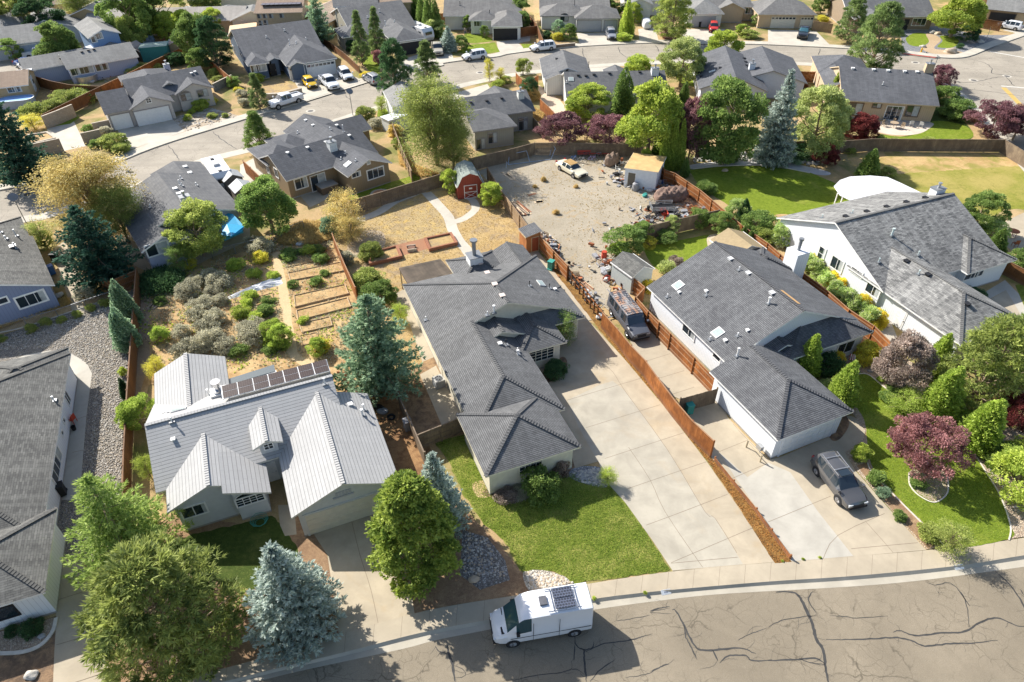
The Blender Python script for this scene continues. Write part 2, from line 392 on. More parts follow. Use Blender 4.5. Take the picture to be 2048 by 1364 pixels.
        for (x0,x1,z0,z1) in ((-a-tw,-a,-c-tw,c+tw),(a,a+tw,-c-tw,c+tw),(-a,a,c,c+tw),(-a,a,-c-tw,-c)):b.box(x0,x1,-.06,.02,z0,z1,0,T)
        for k in range(1,n):x=-a+w*k/n;b.box(x-.025,x+.025,-.045,0,-c,c,0,T)
        for k in range(1,m):z=-c+h*k/m;b.box(-a,a,-.04,0,z-.02,z+.02,0,T)
        if arch:
            for k in range(10):
                t0,t1=pi*k/10,pi*(k+1)/10;P=lambda r,t:(cos(t)*r,c+sin(t)*r*.55)
                (x0,z0),(x1,z1),(x2,z2),(x3,z3)=P(a+tw,t0),P(a+tw,t1),P(a,t1),P(a,t0)
                for yy in (-.06,):b.face([tuple(T @ Vector((x,yy,z))) for x,z in ((x0,z0),(x1,z1),(x2,z2),(x3,z3))])
        f=b.build(name,trim or s.trim,s.root)
        g=MB();kx=-a+w*(1-blind)
        g.box(-a,kx,-.02,.03,-c,c,0,T)
        if blind:g.box(kx,a,-.02,.03,-c,c,1,T)
        if arch:
            g.face([tuple(T @ Vector((cos(pi*k/10)*a,-.022,c+sin(pi*k/10)*a*.55))) for k in range(11)],0)
        g.build('pane',[GLASS,BLIND],f);return f
    def gar(s,wi,side,px,py,w,h=2.15,door=None,wins=0,trim=None,dark=False):
        q,T=s.wallpt(wi,side,px,py);T.translation.z=0
        door=door or WHITE
        b=MB();a=w/2
        if dark:b.box(-a,a,-.03,.1,0.02,h,0,T);b.build('garage_door_bay',DARK,s.root)  # open bay: flat black panel, interior shade put into its colour
        else:
            b.box(-a,a,-.02,.05,0.01,h,0,T)
            nr,nc=4,max(4,int(w/.62))
            for r in range(nr):
                for c in range(nc):
                    if wins and r==nr-1:continue
                    x0=-a+w*c/nc+.06;x1=-a+w*(c+1)/nc-.06;z0=h*r/nr+.07;z1=h*(r+1)/nr-.07
                    b.box(x0,x1,-.045,0,z0,z1,0,T)
            f=b.build('garage_door_bay',door,s.root)
            if wins:
                g=MB()
                for c in range(nc):
                    x0=-a+w*c/nc+.08;x1=-a+w*(c+1)/nc-.08;g.box(x0,x1,-.035,0,h*3/4+.1,h-.1,0,T)
                g.build('pane',GLASS,f)
        t=MB();tw=.14
        for (x0,x1,z0,z1) in ((-a-tw,-a,0,h+tw),(a,a+tw,0,h+tw),(-a,a,h,h+tw)):t.box(x0,x1,-.07,.02,z0,z1,0,T)
        t.build('door_frame',trim or s.trim,s.root)
    def door(s,wi,side,px,py,w=.95,h=2.05,m=None):
        q,T=s.wallpt(wi,side,px,py);T.translation.z=0
        b=MB();b.box(-w/2,w/2,-.03,.02,.03,h,0,T);b.box(-w/2+.15,w/2-.15,-.045,0,.25,.95,0,T);b.box(-w/2+.15,w/2-.15,-.045,0,1.1,h-.2,0,T)
        d=b.build('door',m or WHITE,s.root);k=MB();k.box(w/2-.14,w/2-.08,-.09,0,.95,1.05,0,T);k.build('handle',STEEL,d)
    def item(s,kind,px,py,w=.35,h=.25,m=None,d=None):
        q=s.on_roof(px,py);b=MB();x,y,z=q;d=d or w
        if kind=='vent':
            b.box(x-w/2,x+w/2,y-d/2,y+d/2,z-.12,z+h*.55);b.box(x-w/2-.05,x+w/2+.05,y-d/2-.05,y+d/2+.05,z+h*.55,z+h*.55+.04)
            b.build('roof_vent',m or plain('white_metal',(.75,.74,.72),.5),s.roof)
        elif kind=='pipe':
            b.box(x-.2,x+.2,y-.17,y+.17,z-.1,z+.05,1);b.tube([(x,y,z-.1),(x,y,z+h)],w/2,8);b.tube([(x,y,z+h),(x,y,z+h+.1)],w*.8,8)
            b.build('vent_pipe',[m or plain('white_metal',(.75,.74,.72),.5),GREYM],s.roof)
        elif kind=='sky':
            dz=(s.rz(x,y+.2)-s.rz(x,y-.2))/.4;dx=(s.rz(x+.2,y)-s.rz(x-.2,y))/.4
            def P(u,v,e):return (x+u,y+v,z+dx*u+dz*v+e)
            for e0,e1,k,mm in ((-.05,.1,1,0),(.1,.115,.84,1)):
                a,c=w/2*k,d/2*k;A=[P(-a,-c,e0),P(a,-c,e0),P(a,c,e0),P(-a,c,e0)];B=[P(-a,-c,e1),P(a,-c,e1),P(a,c,e1),P(-a,c,e1)]
                b.face(B,mm)
                for i in range(4):j=(i+1) % 4;b.face([A[i],A[j],B[j],B[i]],mm)
            b.build('skylight',[WHITE,plain('skylight_lens',(.34,.4,.38),.15,.6)],s.roof)
        elif kind=='chimney':
            b.box(x-w/2,x+w/2,y-d/2,y+d/2,z-1.0,z+h);b.box(x-w/2-.06,x+w/2+.06,y-d/2-.06,y+d/2+.06,z+h,z+h+.06,1)
            c=b.build('chimney',[m or s.wallm,GREYM],s.roof);k=MB()
            k.tube([(x,y,z+h+.06),(x,y,z+h+.5)],.13,10);k.tube([(x,y,z+h+.5),(x,y,z+h+.62)],.2,10);k.build('flue',STEEL,c)
        return q
# ---------------------------------------------------------------- ground sheets
def wpts(pts,z):return [G(p[0],p[1],z) for p in pts]
def smooth_pts(P,n=4,closed=True):
    out=[];N=len(P)
    rng_=range(N) if closed else range(N-1)
    for i in rng_:
        if closed:a,b,c,d=P[(i-1) % N],P[i],P[(i+1) % N],P[(i+2) % N]
        else:a,b,c,d=P[max(i-1,0)],P[i],P[i+1],P[min(i+2,N-1)]
        for k in range(n):
            t=k/n;out.append(.5*((2*b)+(c-a)*t+(2*a-5*b+4*c-d)*t*t+(3*b-a-3*c+d)*t**3))
    if not closed:out.append(P[-1])
    return out
SHEETS=[]
def seg_x(a,b,c,d):
    o=lambda p,q,r:(q[0]-p[0])*(r[1]-p[1])-(q[1]-p[1])*(r[0]-p[0])
    return o(a,b,c)*o(a,b,d)<0 and o(c,d,a)*o(c,d,b)<0
def inpoly(P,x,y):
    r=False;j=len(P)-1
    for i in range(len(P)):
        if (P[i][1]>y) != (P[j][1]>y) and x<(P[j][0]-P[i][0])*(y-P[i][1])/(P[j][1]-P[i][1])+P[i][0]:r=not r
        j=i
    return r
def overlaps(A,B,ba,bb):
    if ba[0]>bb[1] or bb[0]>ba[1] or ba[2]>bb[3] or bb[2]>ba[3]:return False
    if any(inpoly(B,*p) for p in A[::3]) or any(inpoly(A,*p) for p in B[::3]):return True
    return any(seg_x(A[i-1],A[i],B[j-1],B[j]) for i in range(len(A)) for j in range(len(B)))
def bbox(A):xs=[p[0] for p in A];ys=[p[1] for p in A];return (min(xs),max(xs),min(ys),max(ys))
def newz(poly,name=''):
    """height for a thin ground layer: 4 mm above whatever layers it lies on"""
    A=[(p[0],p[1]) for p in poly];b=bbox(A);z=0.0
    for B,bb,zz,_ in SHEETS:
        if zz>z-1e-6 and overlaps(A,B,b,bb):z=max(z,zz)
    z += .0022;SHEETS.append((A,b,z,name));return z
def top(x,y):
    z=0;nm=''
    for B,bb,zz,n in SHEETS:
        if zz>z and bb[0] <=x <=bb[1] and bb[2] <=y <=bb[3] and inpoly(B,x,y):z=zz;nm=n
    return z,nm
def zat(x,y):return top(x,y)[0]
def sheet(name,pts,mat,z=None,smooth=False,rough=0.0,kind='structure',seed=1,world=False):
    P=[Vector((p[0],p[1],0)) for p in pts] if world else [Vector((*G(p[0],p[1],0)[:2],0)) for p in pts]
    if smooth:P=smooth_pts(P,5)
    if z is None:z=newz(P,name)
    for p in P:p.z=z
    if rough:
        rn=random.Random(seed);Q=[]
        for i in range(len(P)):
            a,b=P[i],P[(i+1) % len(P)];n=max(1,int((b-a).length/.35))
            for k in range(n):Q.append(a.lerp(b,k/n)+Vector((rn.uniform(-rough,rough),rn.uniform(-rough,rough),0)))
        P=Q
    me=bpy.data.meshes.new(name);tr=tessellate_polygon([P])
    me.from_pydata([tuple(p) for p in P],[],[tuple(t) for t in tr]);me.materials.append(mat)
    b=bmesh.new();b.from_mesh(me)
    for f in b.faces:
        f.normal_update()
        if f.normal.z<0:f.normal_flip()
    b.to_mesh(me);b.free()
    o=bpy.data.objects.new(name,me);COL.objects.link(o);tag(o,kind=kind);return o
def rpoly(P,w):
    L,Q=[],[]
    for i,p in enumerate(P):
        d=P[min(i+1,len(P)-1)]-P[max(i-1,0)];d.z=0;d.normalize();n=Vector((-d.y,d.x,0))*w/2;L.append(p+n);Q.append(p-n)
    return L+Q[::-1]
def walk(name,pts,w,mat,jit=0,seed=2):
    P=smooth_pts(wpts(pts,0),6,False);z=newz(rpoly(P,w),name);mb=MB();ribbon(mb,P,w,z,0,jit,random.Random(seed));return tag(mb.build(name,mat),kind='structure')
def ribbon(mb,P,w,z=None,m=0,jit=0,rn=None):
    """flat strip of width w (or list) along world points P"""
    L=[];Rr=[];acc=0
    for i,p in enumerate(P):
        d=(P[min(i+1,len(P)-1)]-P[max(i-1,0)]);d.z=0
        if d.length<1e-6:d=Vector((1,0,0))
        d.normalize();n=Vector((-d.y,d.x,0));ww=(w[i] if hasattr(w,'__len__') else w)/2
        if jit:ww *= rn.uniform(1-jit,1+jit)
        zz=p.z if z is None else z
        L.append((p.x+n.x*ww,p.y+n.y*ww,zz));Rr.append((p.x-n.x*ww,p.y-n.y*ww,zz))
    for i in range(len(P)-1):mb.face([Rr[i],Rr[i+1],L[i+1],L[i]],m)
def strip_between(mb,A,B,m=0):
    for i in range(len(A)-1):mb.face([A[i],A[i+1],B[i+1],B[i]],m)
# ---------------------------------------------------------------- fences
CEDAR=boards('cedar_boards',(.3,.105,.028),(.52,.2,.06),(.17,.06,.02))
WEATH=boards('weathered_boards',(.2,.15,.1),(.33,.25,.16),(.12,.09,.065))
TANB=boards('tan_boards',(.42,.3,.17),(.36,.24,.13),(.22,.15,.09))
STAIN=boards('stained_boards',(.2,.085,.03),(.27,.12,.045),(.13,.06,.025))
PALE=plain('pale_timber',(.45,.33,.2),.8)
def fence(label,pts,h=1.8,mat=None,at_top=True,inner=1,posts=2.4,cap=True,group=None,z0=0.0,rail_side=None,gapy=.012,name='fence',jit=.02,seed=3):
    mat=mat or CEDAR;rn=random.Random(seed)
    P=[G(x,y,h if at_top else 0) for x,y in pts]
    P=[Vector((p.x,p.y,z0)) for p in P]
    root=empty(name,P[0],0,label,'fence',group);o=P[0];P=[p-o for p in P]
    mb=MB();rb=MB();u=rn.uniform(0,50)*.15
    pp=[]
    for i in range(len(P)-1):
        a,b=P[i],P[i+1];d=b-a;L=d.length;d.normalize();n=Vector((-d.y,d.x,0));T=Matrix((d,n,Vector((0,0,1)))).transposed().to_4x4();T.translation=a
        nb=max(1,int(L/.15));w=L/nb
        for k in range(nb):
            hh=h+rn.uniform(-jit,jit);yo=rn.uniform(-.004,.004)
            x0,x1=k*w+gapy/2,(k+1)*w-gapy/2;y0,y1=-.012+yo,.012+yo
            def V(x,y,z):return tuple(T @ Vector((x,y,z)))
            uu=[(u+.01,0),(u+.14,0),(u+.14,hh),(u+.01,hh)];z1=.04
            mb.face([V(x0,y0,z1),V(x1,y0,z1),V(x1,y0,hh),V(x0,y0,hh)],0,uu)
            mb.face([V(x1,y1,z1),V(x0,y1,z1),V(x0,y1,hh),V(x1,y1,hh)],0,uu)
            mb.face([V(x0,y0,hh),V(x1,y0,hh),V(x1,y1,hh),V(x0,y1,hh)],0,uu)
            u += .15
        s=inner;y0,y1=(.015,.055) if s>0 else (-.055,-.015)
        for z in ((.3,h*.5,h-.3) if h>1.2 else (.1,h-.12)):rb.box(0,L,y0,y1,z,z+.09,0,T)
        if cap:rb.box(0,L,-.05,.05,h+.02,h+.05,0,T)
        npst=max(1,round(L/posts))
        for k in range(npst+(1 if i==len(P)-2 else 0)):pp.append(a+d*(L*k/npst)+n*(.06*s))
    mb.build('panel',mat,root);rb.build('rail',mat if mat != CEDAR else boards('cedar_rail',(.45,.22,.09),(.5,.26,.11),(.3,.14,.06)),root)
    pb=MB();pb.box(-.05,.05,-.05,.05,-.1,h+.08);src=pb.build('post',mat,root);src.location=pp[0]
    for q in pp[1:100]:
        c=src.copy();COL.objects.link(c);c.parent=root;c.location=q
    return root
def wirefence(label,pts,h=1.2,posts=3.0,at_top=True,mat=None):
    P=[G(x,y,h if at_top else 0) for x,y in pts];P=[Vector((p.x,p.y,0)) for p in P];o=P[0].copy();P=[p-o for p in P]
    root=empty('wire_fence',o,0,label,'fence');mb=MB();rb=MB();pp=[]
    for i in range(len(P)-1):
        a,b=P[i],P[i+1];L=(b-a).length;d=(b-a).normalized();up=Vector((0,0,1))
        rb.bar(a+up*h,b+up*h,.045,.045)
        n=int(L/.18)
        for k in range(n):
            for s in (1,-1):
                x0=k*L/n;x1=x0+s*h; 
                if 0 <=x1 <=L:mb.bar(a+d*x0,a+d*x1+up*h,.006,.006)
        npst=max(1,round(L/posts))
        for k in range(npst+1):pp.append(a+d*(L*k/npst))
    mb.build('mesh_panel',STEEL,root);rb.build('rail',GREYM,root)
    pb=MB();pb.tube([(0,0,-.1),(0,0,h+.05)],.035,8);src=pb.build('post',GREYM,root);src.location=pp[0]
    for q in pp[1:]:
        c=src.copy();COL.objects.link(c);c.parent=root;c.location=q
    return root
def wallblock(label,pts,h=1.5,t=.2,mat=None,at_top=True,name='block_wall',pil=True):
    P=[G(x,y,h if at_top else 0) for x,y in pts];P=[Vector((p.x,p.y,0)) for p in P];o=P[0].copy();P=[p-o for p in P]
    root=empty(name,o,0,label,'wall');mb=MB();cb=MB()
    mat=mat or shingle('block_masonry',(.33,.27,.2),(.4,.33,.25),.2,.4,.7,0)
    for i in range(len(P)-1):
        a,b=P[i],P[i+1];d=(b-a);L=d.length;d.normalize();n=Vector((-d.y,d.x,0));T=Matrix((d,n,Vector((0,0,1)))).transposed().to_4x4();T.translation=a
        mb.box(0,L,-t/2,t/2,-.05,h,0,T);cb.box(-.02,L+.02,-t/2-.03,t/2+.03,h,h+.05,0,T)
    mb.build('wall_body',mat,root);cb.build('coping',plain('coping',(.42,.36,.28),.8),root);return root
# ---------------------------------------------------------------- vegetation
def nrm(a):return a/np.maximum(np.linalg.norm(a,axis=1,keepdims=True),1e-9)
def leaves(P,D,L,Wd,spread,rg,k=1,tint=None,droop=0):
    P=np.repeat(P,k,0);D=np.repeat(D,k,0);n=len(P)
    d=nrm(D+spread*rg.normal(size=(n,3))+np.array([0,0,-droop]));s=nrm(np.cross(d,rg.normal(size=(n,3))))
    l=(L*rg.uniform(.65,1.25,n))[:,None];w=(Wd*rg.uniform(.7,1.2,n))[:,None]
    V=np.stack([P,P+d*l*.5+s*w,P+d*l,P+d*l*.5-s*w],1).reshape(-1,3)
    t=np.clip((np.repeat(tint,k) if tint is not None else np.full(n,.5))+rg.normal(size=n)*.2,0,1)
    return V,t
def qmesh(name,V,tint,mat):
    n=len(V)//4;me=bpy.data.meshes.new(name)
    me.vertices.add(len(V));me.vertices.foreach_set('co',V.astype(np.float32).ravel())
    me.loops.add(4*n);me.loops.foreach_set('vertex_index',np.arange(4*n,dtype=np.int32))
    me.polygons.add(n);me.polygons.foreach_set('loop_start',np.arange(0,4*n,4,dtype=np.int32))
    a=me.attributes.new('tint','FLOAT','FACE');a.data.foreach_set('value',tint.astype(np.float32))
    me.update();me.validate();me.materials.append(mat);return me
def sph(rg,n):return nrm(rg.normal(size=(n,3)))
def limbs(h,spots,r0,rg,base=.25,top=.8):
    mb=MB();n=6;pts=[(rg.normal()*.02*h*i/n,rg.normal()*.02*h*i/n,h*top*i/n) for i in range(n+1)]
    pts[0]=(0,0,-.15);mb.tube(pts,[r0*(1-.8*i/n) for i in range(n+1)],8)
    for s in spots:
        zb=min(max(base*h,s[2]-.45*np.hypot(s[0],s[1])-.1*h),h*top*.95);f=zb/(h*top)
        i=min(n-1,int(f*n));q=Vector(pts[i]).lerp(Vector(pts[i+1]),f*n-i);e=Vector(s)
        mid=q.lerp(e,.5)+Vector((0,0,-.04*h));rr=r0*(1-.8*f)*.45
        mb.tube([q,mid,e],[rr,rr*.6,rr*.2],5)
    return mb
def lumpy(rg,dirs,amp=.22,n=7):
    c=sph(rg,n);a=rg.uniform(-amp,amp,n);return 1+((np.clip(dirs @ c.T,0,1)**3)*a).sum(1)
def crown_broad(h,Rr,rg,ncl=70,k=330,lf=.2,cb=.22,clr=.23,flat=1.0,fill=.55):
    zc=h*(1+cb)/2;rz=h*(1-cb)/2*flat;d=sph(rg,ncl);d[:,2]=np.where(d[:,2]<-.75,-d[:,2],d[:,2])
    rad=rg.uniform(fill,.98,ncl)**.7*lumpy(rg,d);C=d*rad[:,None]*np.array([Rr,Rr,rz])*(1-clr*.6)+np.array([0,0,zc])
    cr=Rr*clr*rg.uniform(.5,1.3,ncl);V=[];T=[];ct=rg.uniform(.15,.85,ncl)
    for i in range(ncl):
        o=sph(rg,k);o[:,2]=np.abs(o[:,2])*.9-.28;o=nrm(o+d[i]*.35)
        P=C[i]+o*cr[i]*rg.uniform(.55,1.08,k)[:,None]*np.array([1,1,.8])
        v,t=leaves(P,nrm(o+np.array([0,0,.15])),lf,lf*.36,.55,rg,1,np.full(k,ct[i]));V.append(v);T.append(t)
    return np.concatenate(V),np.concatenate(T),limbs(h,C[rg.permutation(ncl)[:26]],.035*h,rg)
def crown_conifer(h,Rr,rg,tiers=24,per=15,lf=.3,w=.05,power=.85,droop=.25,upt=.25,base=.05,dens=1.0,star=.12,top=1.0,wide=.38):
    P=[];D=[];T=[];mb=MB();mb.tube([(0,0,-.2),(0,0,h*.5),(0,0,h*.98)],[.028*h,.018*h,.004*h],8)
    for i in range(tiers):
        f=(i+.5)/tiers;z=h*(base+(1-base)*f);rr=Rr*((1-f)**power)*(1 if f>.12 else .75+2*f)
        n=max(4,int(per*(1-f*.55)))
        for j in range(n):
            a=2*pi*(j+rg.uniform(-.35,.35))/n+i*2.4;L=max(.25,rr*rg.uniform(1-star*2.2,1+star));tt=rg.uniform(.2,.8)
            zz=z+rg.uniform(-.5,.5)*h/tiers;m=max(5,int(L*9*dens));s=np.linspace(.12,1,m)
            ca,sa=cos(a),sin(a);zc=zz+L*(-droop*s+upt*s**2)
            side=rg.choice([-1,1],m)*rg.uniform(0,1,m)*L*wide*(1.02-s)*s**.3
            x=ca*L*s-sa*side;y=sa*L*s+ca*side
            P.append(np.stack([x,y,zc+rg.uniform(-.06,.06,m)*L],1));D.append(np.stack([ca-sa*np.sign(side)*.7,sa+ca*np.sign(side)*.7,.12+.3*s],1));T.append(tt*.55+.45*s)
            if j % 3==0:mb.tube([(0,0,zz),(ca*L*.5,sa*L*.5,zz+L*(-droop*.5+upt*.25)),(ca*L*.92,sa*L*.92,zz+L*(-droop*.92+upt*.85))],[.02*L+.012,.014*L,.004],4)
    P.append(np.stack([np.zeros(30),np.zeros(30),np.linspace(h*.92,h,30)],1));D.append(np.tile([0,0,1.],(30,1)));T.append(np.full(30,.6))
    P=np.concatenate(P);D=nrm(np.concatenate(D));T=np.concatenate(T)
    V,t=leaves(P,D,lf,w,.42,rg,6,T);return V,t,mb
def crown_pine(h,Rr,rg,ncl=150,k=26,lf=.3,cb=.1,power=.6,tuft=9,clr=.42,wr=.085,tv=.5):
    f=rg.uniform(0,1,ncl)**.9;z=h*(cb+(1-cb)*f);prof=Rr*np.clip((1-f)**power,.1,1)*np.clip(.6+f*2.5,0,1);a=rg.uniform(0,2*pi,ncl)
    rad=prof*rg.uniform(.35,1.0,ncl)**.6;C=np.stack([np.cos(a)*rad,np.sin(a)*rad,z],1);V=[];T=[]
    cr=clr*rg.uniform(.7,1.35,ncl)*(.75+.5*Rr/4)
    for i in range(ncl):
        o=sph(rg,k);o[:,2]=np.abs(o[:,2])-.35;P=C[i]+o*cr[i]*np.array([1.25,1.25,.75])*rg.uniform(.4,1,k)[:,None]
        out=np.array([np.cos(a[i]),np.sin(a[i]),.5]);D=nrm(o*.8+out*.7)
        v,t=leaves(P,D,lf,lf*wr,.75,rg,tuft,np.full(k,rg.uniform(.5-tv*.8,.5+tv*.8)));V.append(v);T.append(t)
    return np.concatenate(V),np.concatenate(T),limbs(h,C[:90],.026*h,rg,.08,.95)
def crown_column(h,Rr,rg,n=26000,lf=.13,lobes=7,top=1.3,tips=1):
    V=[];T=[]; 
    m=n//lobes
    for i in range(lobes):
        hh=h*(1 if i==0 else rg.uniform(.55,.96));a=rg.uniform(0,2*pi);off=0 if i==0 else Rr*rg.uniform(.3,.6);r0=Rr*(.6 if i==0 else .48)
        f=rg.uniform(0,1,m)**1.15;pr=r0*np.minimum(1,f*5+.45)*(1-f**(top+1.1))**.8;t=rg.uniform(0,2*pi,m);lump=1+.2*np.sin(t*4+f*16+i)+.14*np.sin(f*34+t*5+i)
        x=np.cos(a)*off*(1-f*.55)+np.cos(t)*pr*lump*rg.uniform(.7,1.08,m);y=np.sin(a)*off*(1-f*.55)+np.sin(t)*pr*lump*rg.uniform(.7,1.08,m)
        P=np.stack([x,y,.08+f*hh*.96],1);D=nrm(np.stack([np.cos(t),np.sin(t),np.full(m,tips)],1))
        v,q=leaves(P,D,lf,lf*.4,.4,rg,1,np.clip(.5+.3*np.sin(t*5+f*22+i),.05,.9));V.append(v);T.append(q)
    mb=MB();mb.tube([(0,0,-.15),(0,0,h*.6)],[.06*Rr+.04,.03],6);return np.concatenate(V),np.concatenate(T),mb
def crown_wispy(h,Rr,rg,nbr=120,k=190,lf=.17,cb=.18,droop=.5):
    P=[];D=[];T=[];mb=limbs(h,[],.03*h,rg); 
    for i in range(nbr):
        a=rg.uniform(0,2*pi);f=rg.uniform(0,1)**.8;z0=h*(cb+.72*f);L=Rr*rg.uniform(.55,1.05)*sqrt(max(.12,1-(f*1.05-.35)**2*1.3));u=rg.uniform(.35,1.1)*(1 if f>.3 else .5)
        s=rg.uniform(.2,1,k);b=a+.5*rg.normal(size=k)*.35;hz=z0+L*(u*s-droop*s**2.3)*.8
        P.append(np.stack([np.cos(b)*L*s,np.sin(b)*L*s,hz+rg.normal(size=k)*.1*L*.6],1)+rg.normal(size=(k,3))*.12);D.append(np.stack([np.cos(b),np.sin(b),u-2*droop*s],1));T.append(np.full(k,rg.uniform(.1,.85)))
        if i % 3==0:mb.tube([(0,0,z0*.55)]+[(cos(a)*L*q,sin(a)*L*q,z0+L*(u*q-droop*q**2.3)*.8) for q in (.35,.65,.92)],[.05,.035,.02,.008],4)
    V,t=leaves(np.concatenate(P),nrm(np.concatenate(D)),lf,lf*.22,.5,rg,1,np.concatenate(T));return V,t,mb
def crown_bush(h,Rr,rg,n=7000,lf=.11,lobes=9,ratio=.36,spiky=0.3):
    V=[];T=[];m=n//lobes
    for i in range(lobes):
        a=rg.uniform(0,2*pi);off=Rr*rg.uniform(.2,.62) if i else 0;cr=Rr*rg.uniform(.4,.62);hz=h*rg.uniform(.75,1)*(1-.35*off/Rr)
        o=sph(rg,m);o[:,2]=np.abs(o[:,2]);lump=1+.16*np.sin(o[:,0]*9+i)*np.sin(o[:,1]*8+2*i)
        P=np.stack([cos(a)*off+o[:,0]*cr*lump,sin(a)*off+o[:,1]*cr*lump,.03+o[:,2]*hz*lump*.92],1)*np.stack([rg.uniform(.75,1.03,m)]*3,1)
        v,t=leaves(P,nrm(o+np.array([0,0,spiky])),lf,lf*ratio,.5,rg,1,np.full(m,rg.uniform(.2,.8)));V.append(v);T.append(t)
    mb=MB()
    for i in range(7):
        a=rg.uniform(0,2*pi);mb.tube([(0,0,-.05),(cos(a)*Rr*.35,sin(a)*Rr*.35,h*.55)],[.03,.012],4)
    return np.concatenate(V),np.concatenate(T),mb
PROTO={}
KINDS={  # kind: (nominal height, nominal radius, builder, variants)
 'broad':(7,3.6,lambda r:crown_broad(7,3.6,r,95,300,.22,-.02,.21),3),'broadS':(5,2.4,lambda r:crown_broad(5,2.4,r,60,240,.18,-.05,.25),2),
 'plum':(4.5,3.6,lambda r:crown_broad(4.5,3.6,r,105,200,.16,.04,.16,1,.4),2),
 'spruce':(9,3.1,lambda r:crown_conifer(9,3.1,r,26,17,.3,.055,.8,.32,.3,.04,1.0,.13),2),
 'cedar':(9,3.9,lambda r:crown_conifer(9,3.9,r,20,14,.34,.04,.62,.22,.12,.04,1.15,.2,1,.3),2),
 'fir':(10,4.0,lambda r:crown_conifer(10,4.0,r,20,13,.36,.07,.6,.15,.22,.06,1.0,.2,1,.42),2),
 'pine':(10,4.4,lambda r:crown_pine(10,4.4,r,165,20,.42,power=.42,clr=.46,wr=.1,tuft=9,tv=.55),2),'pineS':(8,2.6,lambda r:crown_pine(8,2.6,r,170,30,.26,.08,.75,8,.34),2),
 'column':(5,1.2,lambda r:crown_column(5,1.2,r,20000,.16,10),3),'incense':(9,3.0,lambda r:crown_pine(9,3.0,r,260,48,.24,.06,.5,3,.38,.3),1),
 'poplar':(9,1.8,lambda r:crown_column(9,1.8,r,26000,.2,9,2.4,.6),1),
 'wispy':(9,4.8,lambda r:crown_wispy(9,4.8,r,210,190,.2),2),'wispyS':(4.5,2.2,lambda r:crown_wispy(4.5,2.2,r,70,120,.15,.1,.35),1),
 'bush':(1.6,1.2,lambda r:crown_broad(1.6,1.2,r,46,120,.13,-.25,.3,1,.45),3),'bushB':(2.4,1.9,lambda r:crown_broad(2.4,1.9,r,70,150,.16,-.2,.25,1,.5),3),
 'sage':(1.1,1.1,lambda r:crown_broad(1.1,1.1,r,44,130,.1,-.3,.3,1,.35),3),'tuft':(.55,.4,lambda r:crown_bush(.55,.4,r,900,.2,4,.1,1.4),2),
 'juniper':(1.0,2.6,lambda r:crown_bush(1.0,2.6,r,16000,.2,26,.22,.5),1),
}
def proto(kind,var):
    key=(kind,var)
    if key not in PROTO:
        h,rr,fn,nv=KINDS[kind];rg=np.random.default_rng(sum(map(ord,kind))*7+var*101)
        V,t,mb=fn(rg);me=qmesh(kind+'_crown',V,t,DARK);tm=bpy.data.meshes.new(kind+'_trunk')
        tm.from_pydata(mb.v,[],mb.f);tm.materials.append(BARK);PROTO[key]=(me,tm)
    return PROTO[key]
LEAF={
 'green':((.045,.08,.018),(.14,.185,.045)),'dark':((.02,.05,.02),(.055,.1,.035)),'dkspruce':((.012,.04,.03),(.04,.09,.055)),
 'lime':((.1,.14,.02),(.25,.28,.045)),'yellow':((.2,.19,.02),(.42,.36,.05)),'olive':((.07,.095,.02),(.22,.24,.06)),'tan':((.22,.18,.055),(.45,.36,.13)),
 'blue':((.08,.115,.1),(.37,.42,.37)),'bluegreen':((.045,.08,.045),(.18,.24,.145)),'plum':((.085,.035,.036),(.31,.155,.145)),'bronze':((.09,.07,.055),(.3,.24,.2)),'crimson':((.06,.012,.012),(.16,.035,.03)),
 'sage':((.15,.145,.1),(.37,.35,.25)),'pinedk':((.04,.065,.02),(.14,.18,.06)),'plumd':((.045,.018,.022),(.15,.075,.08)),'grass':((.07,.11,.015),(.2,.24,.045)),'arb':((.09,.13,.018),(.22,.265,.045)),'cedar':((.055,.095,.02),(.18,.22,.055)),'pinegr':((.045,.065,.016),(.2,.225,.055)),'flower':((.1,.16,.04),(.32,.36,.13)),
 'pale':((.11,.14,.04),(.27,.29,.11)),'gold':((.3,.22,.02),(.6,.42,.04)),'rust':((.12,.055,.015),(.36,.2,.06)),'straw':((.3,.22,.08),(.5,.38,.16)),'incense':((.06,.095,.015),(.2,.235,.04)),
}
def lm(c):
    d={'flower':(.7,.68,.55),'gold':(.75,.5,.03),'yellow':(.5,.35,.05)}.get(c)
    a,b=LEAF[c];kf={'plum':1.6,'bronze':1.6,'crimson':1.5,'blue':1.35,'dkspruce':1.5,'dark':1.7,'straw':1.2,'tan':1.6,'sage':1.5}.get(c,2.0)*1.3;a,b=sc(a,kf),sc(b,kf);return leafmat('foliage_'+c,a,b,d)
PLN={'bush':'bush','bushB':'bush','sage':'sagebrush','tuft':'grass_tuft','juniper':'juniper_bush'}
TCNT=[0]
